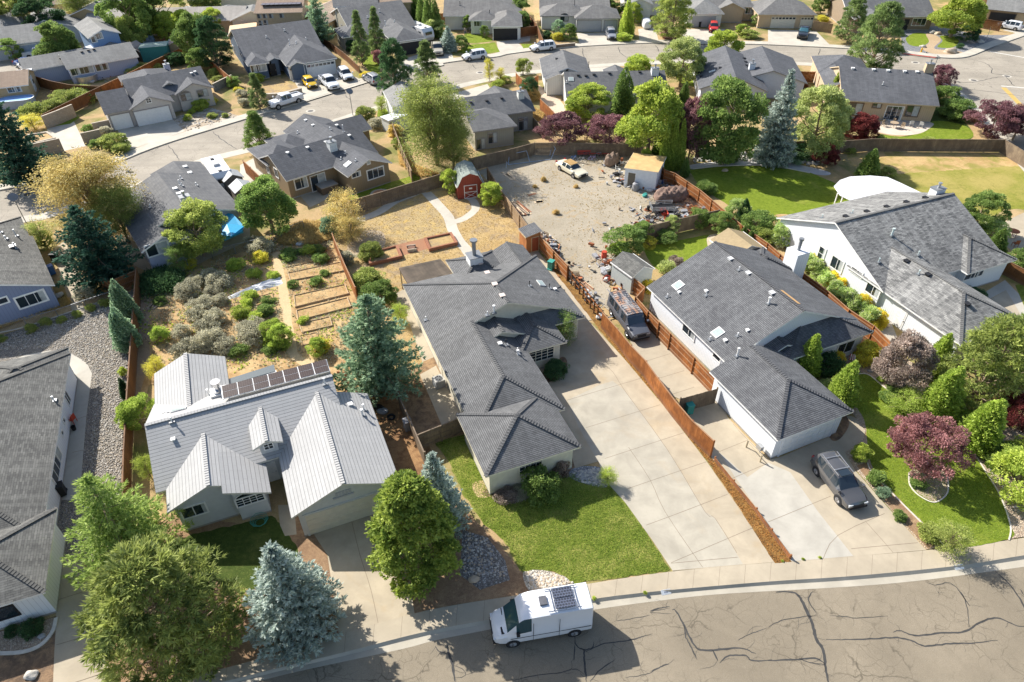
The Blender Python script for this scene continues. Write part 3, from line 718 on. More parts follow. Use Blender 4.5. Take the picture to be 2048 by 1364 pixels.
def plant(kind,col,cx,cy,h,rr,label,name=None,cat=None,group=None,zf=.5,P=None,crown_only=False,lean=0):
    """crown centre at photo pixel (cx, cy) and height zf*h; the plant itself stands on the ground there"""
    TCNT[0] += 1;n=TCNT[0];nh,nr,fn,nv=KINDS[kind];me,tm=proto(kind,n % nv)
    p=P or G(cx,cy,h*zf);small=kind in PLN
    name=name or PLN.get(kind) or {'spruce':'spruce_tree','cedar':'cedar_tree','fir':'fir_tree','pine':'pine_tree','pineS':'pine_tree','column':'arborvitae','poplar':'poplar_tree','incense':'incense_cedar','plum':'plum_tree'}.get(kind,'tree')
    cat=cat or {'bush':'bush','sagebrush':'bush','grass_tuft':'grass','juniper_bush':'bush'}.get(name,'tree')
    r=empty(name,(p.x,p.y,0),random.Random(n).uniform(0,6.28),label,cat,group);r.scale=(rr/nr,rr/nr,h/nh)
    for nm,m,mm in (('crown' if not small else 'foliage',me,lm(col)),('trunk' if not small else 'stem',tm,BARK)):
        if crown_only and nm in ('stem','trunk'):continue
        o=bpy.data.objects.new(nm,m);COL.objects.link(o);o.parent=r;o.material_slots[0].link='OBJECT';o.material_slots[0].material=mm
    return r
def scatter_poly(pts,n,seed=1):
    P=[G(*p) for p in pts];rn=random.Random(seed);xs=[p.x for p in P];ys=[p.y for p in P];out=[];t=0
    while len(out)<n and t<n*30:
        t += 1;x,y=rn.uniform(min(xs),max(xs)),rn.uniform(min(ys),max(ys))
        if inpoly(P,x,y):out.append((x,y))
    return np.array(out)
def ground_tufts(name,pts,n,col,label,L=.12,wd=.012,k=8,seed=1,cat='grass',clump=0.0,up=1.0,z=.02):
    Q=scatter_poly(pts,n,seed);rg=np.random.default_rng(seed)
    if clump:
        c=Q[:max(3,n//25)];Q=c[rg.integers(0,len(c),n)]+rg.normal(size=(n,2))*clump
    Q=np.array([q for q in Q if top(*q)[1] not in ('path','patio','driveway')]);P=np.column_stack([Q,np.full(len(Q),z)]);D=np.tile([0,0,up],(len(Q),1))
    V,t=leaves(P,D,L,wd,.55,rg,k,rg.uniform(.1,.9,len(Q)));me=qmesh(name,V,t,lm(col));o=bpy.data.objects.new(name,me);COL.objects.link(o)
    return tag(o,label,cat,kind='stuff')
def rocks(name,pts,n,mats,label,r=(.06,.16),seed=1,kind='stuff',z=.02):
    Q=scatter_poly(pts,n,seed);rg=np.random.default_rng(seed)
    ico=bmesh.new();bmesh.ops.create_icosphere(ico,subdivisions=1,radius=1);bv=np.array([v.co[:] for v in ico.verts]);bf=np.array([[v.index for v in f.verts] for f in ico.faces]);ico.free()
    V=[];F=[];M=[]
    for i,(x,y) in enumerate(Q):
        s=rg.uniform(*r)*np.array([rg.uniform(.8,1.3),rg.uniform(.7,1.1),rg.uniform(.4,.7)]);a=rg.uniform(0,6.28);v=bv*(1+rg.uniform(-.18,.18,(len(bv),1)))*s
        V.append(np.stack([v[:,0]*cos(a)-v[:,1]*sin(a)+x,v[:,0]*sin(a)+v[:,1]*cos(a)+y,v[:,2]+z+s[2]*.4],1));F.append(bf+i*len(bv));M += [int(rg.integers(0,len(mats)))]*len(bf)
    me=bpy.data.meshes.new(name);me.from_pydata(np.concatenate(V).tolist(),[],np.concatenate(F).tolist())
    for m in mats:me.materials.append(m)
    me.polygons.foreach_set('material_index',M);o=bpy.data.objects.new(name,me);COL.objects.link(o);return tag(o,label,'rocks',kind=kind)
# ---------------------------------------------------------------- vehicles (local +x = forward)
# type: (L, W, H, stations (x, zb, half width, belt, roof, top half width), glass zones (x0, x1, segments), wheels x, wheel radius)
CT={
 'suv':(4.6,1.86,1.68,[(-2.3,.42,.76,.85,.9,.62),(-2.24,.3,.86,1.0,1.06,.72),(-2.0,.27,.92,1.04,1.56,.66),(-1.8,.26,.93,1.05,1.64,.66),(-.5,.25,.93,1.0,1.68,.68),(.35,.25,.93,.98,1.62,.66),(1.15,.25,.92,1.0,1.05,.78),(1.75,.27,.91,.93,.98,.76),(2.15,.3,.84,.82,.86,.66),(2.3,.38,.66,.62,.68,.5)],
         [(-2.2,-1.95,(6,7)),(-1.75,-1.0,(5,)),(-.92,-.08,(5,)),(.0,.72,(5,)),(.42,1.1,(6,7))],(-1.34,1.34),.35),
 'sedan':(4.9,1.85,1.4,[(-2.45,.42,.8,.78,.82,.7),(-2.3,.3,.88,.9,.93,.76),(-1.55,.27,.91,.93,.97,.74),(-.95,.26,.92,.94,1.36,.6),(0,.25,.92,.92,1.4,.62),(.45,.25,.92,.92,1.34,.6),(1.05,.26,.92,.92,.95,.76),(1.9,.28,.9,.86,.89,.76),(2.38,.32,.85,.76,.79,.7),(2.45,.4,.78,.62,.66,.62)],
         [(-1.5,-1.0,(6,7)),(-1.1,-.35,(5,)),(-.27,.7,(5,)),(.5,1.0,(6,7))],(-1.4,1.42),.33),
 'hatch':(4.0,1.72,1.52,[(-2.0,.42,.72,.85,.9,.6),(-1.94,.3,.82,.95,1.05,.68),(-1.7,.27,.86,.98,1.45,.62),(-.3,.25,.86,.95,1.52,.63),(.35,.25,.86,.93,1.46,.6),(1.05,.26,.85,.93,.97,.7),(1.6,.28,.83,.85,.89,.68),(1.94,.34,.72,.68,.72,.55),(2.0,.4,.6,.58,.6,.45)],
           [(-1.9,-1.68,(6,7)),(-1.5,-.8,(5,)),(-.72,.65,(5,)),(.4,1.0,(6,7))],(-1.25,1.22),.31),
 'pickup':(5.8,2.0,1.92,[(-2.9,.5,.93,1.08,1.1,.9),(-2.85,.45,.96,1.12,1.14,.93),(-.95,.42,.98,1.14,1.16,.94),(-.9,.42,.98,1.16,1.84,.72),(0,.4,.98,1.14,1.92,.74),(.65,.4,.98,1.14,1.85,.72),(1.35,.4,.97,1.16,1.2,.85),(2.4,.42,.95,1.12,1.15,.82),(2.8,.48,.9,1.02,1.05,.78),(2.9,.5,.85,.8,.85,.74)],
            [(-.94,-.9,(7,)),(-.8,-.02,(5,)),(.06,.9,(5,)),(.72,1.3,(6,7))],(-1.85,1.85),.4),
 'van':(5.98,2.06,2.72,[(-2.99,.5,.95,1.3,2.6,.8),(-2.93,.4,1.01,1.35,2.68,.84),(-1.0,.35,1.03,1.38,2.72,.86),(.6,.35,1.03,1.36,2.7,.86),(1.15,.35,1.03,1.3,2.6,.82),(1.35,.35,1.03,1.28,2.42,.8),(2.2,.36,1.0,1.22,1.42,.84),(2.62,.4,.96,1.1,1.2,.8),(2.9,.45,.85,.92,.98,.68),(2.99,.52,.7,.75,.8,.55)],
         [(.72,1.62,(5,)),(1.45,2.15,(6,7))],(-1.9,1.85),.36),
 'oldvan':(5.7,2.0,2.05,[(-2.85,.5,.92,1.1,1.9,.78),(-2.8,.42,.97,1.15,2.0,.84),(-.5,.38,.99,1.15,2.05,.86),(.95,.38,.99,1.14,2.02,.84),(1.2,.38,.99,1.13,1.92,.82),(1.75,.38,.98,1.12,1.2,.84),(2.35,.4,.95,1.05,1.1,.8),(2.78,.45,.93,.95,.98,.78),(2.85,.5,.88,.7,.74,.75)],
            [(-2.5,-1.5,(5,)),(-1.35,-.35,(5,)),(.1,1.1,(5,)),(1.24,1.7,(6,7))],(-1.75,1.75),.36),
}
def car(kind,name,label,cat,p,yaw,mat,cname='',group=None,extra=(),L=None,glass=None):
    L0,W0,H0,st,zones,wx,wr=CT[kind];k=(L/L0 if L else 1);root=empty(name,(p.x,p.y,p.z),yaw,label,cat,group)
    st=sorted(st);xs=set(s[0] for s in st)
    for a,b,_ in zones:xs |= {a,b}
    xs=sorted(xs);X=[]
    for a,b in zip(xs,xs[1:]):
        n=max(1,int((b-a)/.45));X += [a+(b-a)*i/n for i in range(n)]
    X.append(xs[-1])
    S=[np.interp(X,[s[0] for s in st],[s[j] for s in st]) for j in range(1,6)]
    rings=[]
    for i,x in enumerate(X):
        zb,w,be,ro,wt=[float(s[i]) for s in S];tall=min(1,max(0,(ro-be)/.3));wg=w*.93*tall+wt*(1-tall)*1.0
        rings.append([(0,zb),(w*.84,zb),(w,zb+.14),(w*1.0,(zb+be)/2),(w*.965,be-.06),(max(wg,wt),be),(wt,ro-.05*tall-.01),(wt*.82,ro),(0,ro+.035)])
    body,gl=MB(),MB()
    for i in range(len(X)-1):
        xm=(X[i]+X[i+1])/2
        for j in range(8):
            g=any(a <=xm <=b and j in z for a,b,z in zones)
            for sg in (1,-1):
                q=[(X[i]*k,sg*rings[i][j][0],rings[i][j][1]),(X[i+1]*k,sg*rings[i+1][j][0],rings[i+1][j][1]),(X[i+1]*k,sg*rings[i+1][j+1][0],rings[i+1][j+1][1]),(X[i]*k,sg*rings[i][j+1][0],rings[i][j+1][1])]
                (gl if g else body).face(q if sg>0 else q[::-1],0)
    for i in (0,-1):
        r=rings[i];body.face([(X[i]*k,y,z) for y,z in r]+[(X[i]*k,-y,z) for y,z in r[::-1]],0)
    bo=body.build('body',[mat],root,smooth=True,merge=True);bo.data.set_sharp_from_angle(angle=R(32))
    bo['label']=cname+' body' if cname else 'painted body'
    gl.build('window',glass or GLASS,root,smooth=False,merge=True)
    W=W0/2
    for x in wx:
        for s in (1,-1):
            a=MB();a.tube([(x*k,s*(W-.1),wr),(x*k,s*(W+.006),wr)],wr+.07,18);a.build('wheel_arch',RUB,root)
            t=MB();t.tube([(x*k,s*(W-.2),wr),(x*k,s*(W+.02),wr)],wr,20);wh=t.build('wheel',RUB,root)
            r=MB();r.tube([(x*k,s*(W-.05),wr),(x*k,s*(W+.032),wr)],wr*.62,12)
            for q in range(5):an=q*2*pi/5;r.bar((x*k,s*(W+.035),wr),(x*k+cos(an)*wr*.6,s*(W+.035),wr+sin(an)*wr*.6),.05,.02,1)
            r.build('rim',[plain('alloy',(.38,.38,.39),.35,.5,.6),CHROME],wh)
    f=L0/2*k;hb=.72 if kind not in ('pickup','van','oldvan') else .85;RED=plain('tail_light_red',(.35,.01,.01),.3,.5)
    for s in (1,-1):
        h=MB();h.box(f-.28,f-.03,s*(W-.34)-.16,s*(W-.34)+.16,hb-.12,hb+.06);h.build('headlight',plain('lamp_lens',(.6,.62,.62),.1,.6),root,bevel=.02)
        t=MB();t.box(-f-.01,-f+.2,s*(W-.22)-.1,s*(W-.22)+.09,hb,hb+.3);t.build('tail_light',RED,root)
        m=MB();mx=st[-4][0]*k if kind != 'van' else 1.55;m.box(mx-.1,mx+.1,s*(W+.05)-.1,s*(W+.05)+.1,(1.08 if hb<.8 else 1.35),(1.08 if hb<.8 else 1.35)+.18);m.build('mirror',DARK if kind in ('van',) else mat,root,bevel=.02)
    g=MB();g.box(f-.1,f+.012,-.42,.42,hb-.22,hb+.02);g.box(f-.14,f+.03,-W*.8,W*.8,.36,.5);g.build('grille',DARK,root)
    bb=MB();bb.box(-f-.03,-f+.12,-W*.85,W*.85,.38,.52);bb.build('bumper',GREYM if 'bump' not in extra else mat,root)
    if kind=='pickup':
        c=MB();c.box(-f+.12,-.98*k,-.8,.8,1.155,1.16,0);c.build('cargo_bed_shade',DARK,root)  # flat black sheet: shade of a recessed bed given as colour
        r=MB();r.box(-f+.05,-.95*k,.82,.94,1.1,1.28);r.box(-f+.05,-.95*k,-.94,-.82,1.1,1.28);r.box(-f+.02,-f+.1,-.94,.94,.7,1.28);r.build('bed_side',mat,root,bevel=.02)
    if 'rack' in extra:
        r=MB()
        for s in (1,-1):r.bar((-1.7,s*.6,H0+.06),(.3,s*.6,H0+.04),.04,.05)
        for x in (-1.3,-.2):r.bar((x,-.6,H0+.07),(x,.6,H0+.07),.05,.03)
        r.build('roof_rack',plain('silver_metal',(.5,.5,.5),.3,.5,.7),root)
    if 'sunroof' in extra:r=MB();r.box(-.15,.4,-.42,.42,H0-.02,H0+.025);r.build('sunroof',GLASS,root)
    return root
def wheels2car(kind,a,b,*args,**kw):
    """a = rear wheel contact, b = front wheel contact on the side facing the camera (photo pixels)"""
    z=kw.pop('z',0);side=kw.pop('side',-1);A,B=G(*a,z),G(*b,z);y=atan2(B.y-A.y,B.x-A.x);wx=CT[kind][5];W0=CT[kind][1]
    n=Vector((-sin(y),cos(y),0))*(W0/2)*(-side);m=(A+B)/2+n-Vector((cos(y),sin(y),0))*((wx[0]+wx[1])/2)
    return car(kind,args[0],args[1],args[2],Vector((m.x,m.y,z)),y,*args[3:],**kw)
def px2car(kind,rear,front,*args,**kw):
    """rear / front: photo pixels of the middle of the tail and nose at 0.7 m"""
    z=kw.pop('z',0);A,B=G(*rear,.8+z),G(*front,.8+z);y=atan2(B.y-A.y,B.x-A.x);m=(A+B)/2
    return car(kind,args[0],args[1],args[2],Vector((m.x,m.y,z)),y,*args[3:],**kw)
# ---------------------------------------------------------------- the setting
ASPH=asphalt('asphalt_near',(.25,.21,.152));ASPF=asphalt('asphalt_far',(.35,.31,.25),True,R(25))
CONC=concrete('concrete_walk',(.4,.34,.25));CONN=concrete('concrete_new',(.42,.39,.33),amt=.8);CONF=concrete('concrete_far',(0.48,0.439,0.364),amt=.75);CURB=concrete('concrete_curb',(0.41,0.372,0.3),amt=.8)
DRV=concrete('driveway_concrete',(.41,.345,.25),(.38,.27,.14),.52,.16)
DIRT=ground('dry_soil',(.46,.3,.14),(.6,.43,.22),(.36,.22,.1),.22,2.2,25,.6)
DIRTB=ground('lot_soil',(.4,.27,.13),(.5,.36,.19),(.2,.2,.06),.08,1.2,14,.6)
STRAW=ground('dry_grass',(.46,.31,.13),(.58,.42,.2),(.38,.28,.17),.3,3,30,.9,ps=(.48,.62),bd=.08)
STRAW2=ground('thin_dry_grass',(.36,.27,.16),(.48,.36,.17),(.58,.4,.13),.5,4,30,.9,ps=(.5,.7))
GRAV=ground('gravel_yard',(.34,.29,.21),(.45,.39,.3),(.42,.29,.14),.25,3.5,30,.8,ps=(.57,.72))
ROCK=pebbles('river_rock',(.26,.23,.195),(.48,.44,.38),7,1.0,(.42,.36,.28),.3)
ROCKG=pebbles('grey_gravel',(.25,.25,.26),(.4,.4,.4),9,.7,None,.4)
MULCH=ground('bark_mulch',(.25,.15,.09),(.4,.26,.15),(.45,.3,.17),.8,5,34,1,ps=(.5,.7))
MULO=ground('orange_mulch',(.2,.1,.03),(.36,.2,.06),(.12,.07,.03),1.2,6,28,1,ps=(.5,.65))
DKSOIL=ground('dark_soil',(.12,.085,.06),(.22,.15,.1),(.34,.22,.13),.6,5,30,1)
BED=pebbles('bed_pebbles',(.42,.31,.22),(.6,.5,.38),8,.6,None,.5)
LAWN=lawn('lawn_mown',(.09,.13,.016),(.235,.265,.045),(.4,.36,.11),.46)
LAWN2=lawn('lawn_bright',(.13,.19,.015),(.25,.31,.035),(.36,.35,.08),.54,.25)
LAWNY=lawn('lawn_yellowing',(.2,.22,.03),(.3,.3,.05),(.46,.36,.12),.42,.12)
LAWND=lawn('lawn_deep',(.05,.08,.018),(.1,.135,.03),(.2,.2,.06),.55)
WOODY=ground('far_scrub',(.3,.25,.13),(.42,.34,.18),(.14,.15,.05),.06,.5,5,.6,ps=(.42,.6))
KH=-.13
# one sheet of land to the horizon, below the lots
sheet('ground',[(-700,-250),(700,-250),(700,1200),(-700,1200)],WOODY,z=-.3,world=True)
# near street: asphalt, gutter, kerb, pavement
asp=[(-120,1560),(300,1424),(470,1376),(587,1345),(805,1298),(873,1280),(986,1257.7),(1184.5,1220),(1350,1197.5),(1435,1188.7),(1535.5,1182.5),(1711.5,1172.5),(1849.4,1160),(2048,1133.6),(2300,1098)]
krb=[(-120,1532),(300,1399),(430,1368),(562,1335.4),(687.5,1305.3),(845.5,1265),(988.4,1237.6),(1179.5,1200),(1249.7,1190),(1345,1180),(1535.5,1163.7),(1706.5,1152.4),(1912,1132.3),(2048,1111),(2300,1072)]
swk=[(-120,1500),(300,1376),(400,1349),(512,1320),(672.5,1270),(828,1227.6),(913,1210),(1024,1192.5),(1164,1170),(1342.5,1143.6),(1535.5,1126),(1636,1118.5),(1852,1101),(1987,1084.7),(2048,1076),(2300,1034)]
def resamp(P,n=90):
    P=smooth_pts(P,6,False);d=[0]
    for a,b in zip(P,P[1:]):d.append(d[-1]+(b-a).length)
    out=[]
    for i in range(n):
        t=d[-1]*i/(n-1)
        for j in range(len(P)-1):
            if d[j+1] >=t or j==len(P)-2:out.append(P[j].lerp(P[j+1],(t-d[j])/max(1e-6,d[j+1]-d[j])));break
    return out
Aw=resamp(wpts(asp,KH));Kw=resamp(wpts(krb,.0));Sw=resamp(wpts(swk,.0))
sheet('road',[(p.x,p.y) for p in Aw]+[(120,-20),(-120,-20)],ASPH,z=KH,world=True)
def band(name,A,B,za,zb,mat,skirt=None):
    mb=MB();strip_between(mb,[(p.x,p.y,za) for p in A],[(p.x,p.y,zb) for p in B])
    if skirt is not None:strip_between(mb,[(p.x,p.y,skirt) for p in A],[(p.x,p.y,za) for p in A])
    return tag(mb.build(name,mat),kind='structure')
def off(A,B,f):return [a.lerp(b,f) for a,b in zip(A,B)]
Km=Kw;Kg=[k+(a-k)*.28 for a,k in zip(Aw,Kw)]
band('gutter',Aw,Kg,KH+.004,KH-.005,CURB,KH-.02)
band('kerb',[p for p in Kg],Kw,KH-.004,.03,CURB)
band('pavement',Kw,Sw,.03,.034,CONC)
# lots: block A (between the streets) and block B (beyond the far street)
farS=[(-420,520),(-150,478),(55,433),(95,426),(241,378),(305,357),(391,323),(489,298.4),(557,281),(720,223),(905.7,173),(971,158),(1024,148),(1167,131.6),(1332.4,123),(1425,121.6),(1536,124),(1636,128),(1740,139),(1850,156),(1902,170.5),(1937,198),(1967,225.7),(2048,315),(2160,440)]
farN=[(-420,440),(-100,398),(60,370),(213,333),(300,300),(371,276),(512,233),(612,203),(687.5,178),(735,163),(883,128),(988.4,115.3),(1024,108),(1124,96.5),(1274.8,87.8),(1380,87),(1483,89),(1536,90.3),(1711.5,99),(1806.8,107.8),(1887,116.6),(1937,114),(1987,94),(2048,72.7),(2200,20)]
FS=smooth_pts(wpts(farS,KH),4,False);FN=smooth_pts(wpts(farN,KH),4,False)
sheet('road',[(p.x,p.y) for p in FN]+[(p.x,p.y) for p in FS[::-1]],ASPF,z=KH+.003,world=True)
sheet('ground',[(p.x,p.y) for p in Sw]+[(p.x,p.y) for p in FS[::-1]],DIRTB,z=0.0,world=True)
sheet('ground',[(p.x,p.y) for p in FN]+[(420,330),(420,600),(-420,600),(-420,150)],DIRTB,z=0.0,world=True)
def sidew(E,sgn,w,name,mat,i0=0,i1=None):
    E=E[i0:i1];A=[];B=[]
    for i,p in enumerate(E):
        d=(E[min(i+1,len(E)-1)]-E[max(i-1,0)]);d.z=0;d.normalize();n=Vector((-d.y,d.x,0))*sgn
        A.append(p);B.append(p+n*w)
    mb=MB();strip_between(mb,[(p.x,p.y,KH-.02) for p in A],[(p.x,p.y,.02) for p in A]);strip_between(mb,[(p.x,p.y,.02) for p in A],[(p.x,p.y,.022) for p in B]);return tag(mb.build(name,mat),kind='structure')
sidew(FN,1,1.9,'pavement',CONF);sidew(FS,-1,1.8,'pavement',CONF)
# red kerb, road lines, manholes
def line(pts,w,mat,name='road_marking',z=.03,zp=None):
    mb=MB();ribbon(mb,wpts(pts,z if zp is None else zp),w,z);return tag(mb.build(name,mat),kind='structure')
line([(1804,106.5),(1840,111),(1874,115)],.35,plain('red_kerb_paint',(.5,.04,.03),.7),'kerb_paint',.03)
WL=plain('road_paint',(.6,.58,.52),.8);YL=plain('road_paint_yellow',(.5,.34,.1),.8)
line([(1980,103),(2048,115),(2075,120)],.35,WL,z=KH+.008);line([(2002.4,171.8),(2048,175.5),(2080,178)],.35,WL,z=KH+.008);line([(2007,175),(2024,192),(2045,214)],.8,YL,z=KH+.008)
def disc(px,py,r,mat,z=KH+.008,name='manhole_cover'):
    c=G(px,py,z);mb=MB();mb.face([(c.x+cos(t*pi/12)*r,c.y+sin(t*pi/12)*r,z) for t in range(24)]);mb.face([(c.x+cos(t*pi/12)*r*.6,c.y+sin(t*pi/12)*r*.6,z+.006) for t in range(24)],1)
    return tag(mb.build(name,[mat,plain('cast_iron',(.12,.11,.1),.6)]),'round manhole with pale collar '+{1947:'in the middle of the junction',2014:'near the stop line of the junction',960:'in the street near the white crossover',621:'in the street beside the white pickup',55:'in the street at the left edge',1831:'in the street by the red kerb'}[int(px)],'manhole')
for mx,my in ((1947,160.5),(2014,152.4),(960,145),(621,222),(55,389),(1831,125)):disc(mx,my,.75,CONF)
# crack sealing on the near street (and a little on the far one)
TAR=plain('crack_seal',(.055,.053,.05),.7,var=.2);rnc=random.Random(4);mb=MB()
def crack(pts,w,z=KH+.005,zj=.022):
    P=smooth_pts([G(x,y,z) for x,y in pts],6,False);P=[p+Vector((rnc.uniform(-zj,zj),rnc.uniform(-zj,zj),0)) for p in P];n=len(P)
    ribbon(mb,P,[w*.72*min(1,.3+3*min(i,n-1-i)/n) for i in range(n)],z,0,.2,rnc)
CR=[([(1345,1219),(1352,1222),(1368,1251),(1388,1290),(1405,1300),(1440,1299),(1480,1296),(1512,1308)],.17),([(1368,1251),(1372,1275),(1385,1300),(1394,1319)],.11),([(1425,1300),(1436,1321)],.12),([(1440,1326),(1455,1312),(1490,1311),(1505,1321),(1545,1320)],.12),
 ([(1551,1184),(1590,1186),(1608,1210),(1625,1250),(1632,1277),(1646,1300),(1651,1335),(1660,1380)],.26),([(1626,1182),(1617,1200),(1635,1229)],.09),([(1652,1279),(1700,1279),(1750,1277),(1790,1275),(1820,1280),(1850,1292),(1900,1287),(1950,1286),(1995,1280)],.13),
 ([(1786,1265),(1800,1261),(1830,1271),(1880,1266),(1930,1263),(1960,1245),(1995,1236),(2035,1252),(2060,1250)],.14),([(1851,1163),(1870,1170),(1900,1166),(1925,1190),(1935,1220),(1939,1255)],.08),([(1991,1143),(2020,1170),(2048,1212),(2060,1250)],.15),([(1918,1180),(1940,1213)],.09),
 ([(1536,1255),(1560,1242),(1600,1234),(1636,1231)],.07),([(1660,1231),(1690,1233),(1712,1236),(1775,1232)],.07),([(1536,1321),(1590,1319),(1630,1316),(1650,1328)],.13),([(1598,1316),(1620,1325),(1650,1329)],.08),
 ([(1150,1270),(1152,1290),(1168,1299),(1185,1295),(1188,1284)],.1),([(1168,1299),(1169,1320),(1173,1364)],.16),([(1172,1303),(1210,1287),(1255,1281),(1305,1267)],.09),([(1150,1290),(1148,1320)],.1),([(1180,1364),(1200,1340),(1230,1320)],.08),
 ([(894,1290),(900,1315),(905,1330),(910,1364)],.22),([(870,1292),(878,1302),(896,1308)],.08),([(905,1330),(925,1338),(930,1352),(905,1356)],.05),([(1340,1213),(1320,1216),(1300,1222)],.1),([(1300,1230),(1260,1238),(1230,1242)],.06),([(1301,1343),(1325,1332),(1338,1328)],.1),([(1250,1355),(1290,1349),(1310,1340)],.05),([(1024,1362),(1060,1353),(1120,1345),(1150,1338),(1170,1350)],.06),([(1340,1216),(1300,1224),(1345,1228)],.05),([(1475,1281),(1500,1268),(1536,1256)],.06),([(2040,1178),(2048,1190)],.08)]
for p,w in CR:
    crack(p,w)
    for (x0,y0),(x1,y1) in zip(p,p[1:]):
        for k in range(1):
            t=rnc.random();x,y=x0+(x1-x0)*t,y0+(y1-y0)*t;a=atan2(y1-y0,x1-x0)+rnc.choice((-1,1))*rnc.uniform(.5,1.5);q=[(x,y)]
            for _ in range(rnc.randint(2,4)):a += rnc.uniform(-.7,.7);d=rnc.uniform(5,13);x += cos(a)*d;y += sin(a)*d*.8;q.append((x,max(y,1203-.03*(x-1200)*(x<1500)-(0 if x<1500 else 18))))
            crack(q,rnc.uniform(.012,.03))
for p in ([(1130,99),(1137,106),(1162,122)],[(1165,96),(1166,104),(1170,122)],[(1237,93),(1240,104),(1253,115)],[(1311,90),(1316,98),(1318,104)],[(1525,91),(1524,98)],[(1640,96),(1638,110)],[(975,128),(985,138)],[(945,128),(952,138)],[(335,289),(348,305),(360,322)],[(425,262),(436,272),(452,285),(476,300)],[(1935,117),(1970,126),(1985,138),(1985,147),(2020,150),(2048,155)],[(1910,165),(1950,164),(1985,156),(2010,153)],[(2012,153),(2024,168),(2030,172)],[(1925,178),(1980,183),(2048,193)],[(735,238),(760,246),(775,262)],[(1990,92),(2000,94)],[(690,190),(700,200)]):crack(p,.17,KH+.009,.12)
tag(mb.build('crack_sealing',TAR),kind='structure')
# ---- block A sheets
def S(name,pts,mat,**k):return sheet(name,pts,mat,**k)
S('rock_bed',[(-140,720),(0,672),(60,652),(150,622),(220,598),(262,583),(268,560),(272,600),(262,680),(249,900),(244,1000),(236,1110),(150,1130),(0,1110),(-150,1100)],ROCK)
S('planting_bed',[(-60,668),(60,636),(220,583),(268,566),(262,575),(220,596),(60,650),(-60,684)],DIRT)
S('straw_strip',[(-60,652),(60,622),(215,575),(222,584),(60,636),(-60,668)],STRAW)
S('path',[(-60,745),(12,727),(50,709.6),(100,701),(140,706),(173,724.6),(184,747),(180.5,772),(173,832),(163,950),(158,1000),(110,1000),(80,800),(-60,800)],CONN,smooth=False)
S('driveway',[(108,1128),(150,1104),(172,1140),(190,1250),(235,1395),(100,1435),(107,1330),(112,1240)],CONC)
S('planting_bed',[(-120,1280),(0,1262),(70,1245),(113,1232),(108,1320),(104,1420),(-120,1480)],DKSOIL)
S('planting_bed',[(-20,1268),(60,1250),(108,1235),(105,1262),(80,1290),(40,1304),(-20,1306)],BED)
# W house front
S('yard_soil',[(170,1130),(330,1030),(600,1060),(680,1270),(520,1318),(430,1342),(235,1394),(190,1250)],MULCH)
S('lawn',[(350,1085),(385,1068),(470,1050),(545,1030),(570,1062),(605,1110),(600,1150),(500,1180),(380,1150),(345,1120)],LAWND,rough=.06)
S('path',[(556,1010),(592,1010),(600,1068),(570,1072),(560,1050)],CONC)
S('yard_soil',[(590,1030),(640,1050),(690,1270),(660,1276),(600,1150)],MULCH)
S('driveway',[(622,1060),(760,1015),(795,1030),(815,1110),(829,1229),(678,1272),(668,1200),(655,1110)],DRV)
S('planting_bed',[(795,1030),(860,990),(905,985),(950,1040),(1000,1090),(1045,1145),(1060,1186),(913,1209),(829,1227),(812,1110)],MULCH)
S('yard_soil',[(640,780),(700,740),(790,760),(840,850),(900,985),(830,1060),(770,940)],ground('side_yard_soil',(.3,.17,.08),(.42,.25,.12),(.22,.12,.06),.5,4,26,.8))
S('patio',[(672,735),(740,735),(755,790),(690,800)],plain('red_patio',(.4,.2,.13),.85))
S('gravel',[(925,1060),(975,1075),(1010,1120),(1020,1160),(960,1180),(920,1150)],pebbles('side_gravel',(.2,.18,.16),(.36,.33,.3),7,.8,(.5,.48,.45),.4))
S('gravel',[(1046,1146),(1075,1140),(1110,1146),(1148,1165),(1110,1176),(1062,1184)],pebbles('white_rock',(.5,.44,.35),(.72,.66,.56),7,.9,None,.3),smooth=True)
S('lawn',[(870,885),(940,865),(1000,990),(1150,935),(1212,962),(1258,1010),(1304,1080),(1342,1141),(1240,1157),(1148,1167),(1118,1148),(1080,1139),(1042,1143),(1012,1088),(962,1042),(930,995),(895,920)],LAWN,rough=.08)
S('bare_soil',[(945,968),(975,962),(985,990),(955,994)],ground('worn_soil',(.46,.32,.17),(.56,.42,.24),None,.7,5),smooth=True)
S('planting_bed',[(965,985),(1060,945),(1148,915),(1155,940),(1110,965),(1080,985),(1020,1000)],DKSOIL,smooth=True)
S('rock_bed',[(1140,942),(1160,933),(1200,935),(1215,950),(1212,975),(1170,968),(1140,955)],pebbles('pale_rock',(.3,.3,.31),(.55,.55,.56),6,.9,None,.35),smooth=True)
# M driveway
S('driveway',[(1055,700),(1100,690),(1130,668),(1150,640),(1174,638),(1217,684),(1249.7,719.6),(1325,810),(1412.7,922.7),(1475,1013),(1548,1124.5),(1345,1142),(1304,1080),(1250,1005),(1209,960),(1197,923),(1150,937),(1127,850),(1095,790),(1078,760)],DRV)
S('driveway',[(1134,801),(1200,770),(1225,762),(1249.7,782),(1335,900),(1410,1024),(1430,1037),(1486,1129),(1345,1141),(1304,1080),(1250,1005),(1209,960),(1197,925),(1160,860)],concrete('driveway_grey',(.39,.352,.28),(.38,.3,.2),.55,.16))
S('planting_bed',[(1078,748),(1100,742),(1122,715),(1134,722),(1130,748),(1105,762),(1085,768)],DKSOIL,smooth=True)
S('path',[(1040,470),(1062,485),(1170,620),(1185,640),(1160,645),(1100,560),(1040,490)],CONC)
S('mulch_strip',[(1060,470),(1200,620),(1255,684),(1259,717),(1317,792),(1380,870),(1425,917),(1510,1024),(1583,1124.5),(1549,1126),(1477,1014),(1414,922),(1326,810),(1250,719),(1205,668),(1110,545)],MULO,rough=.04)
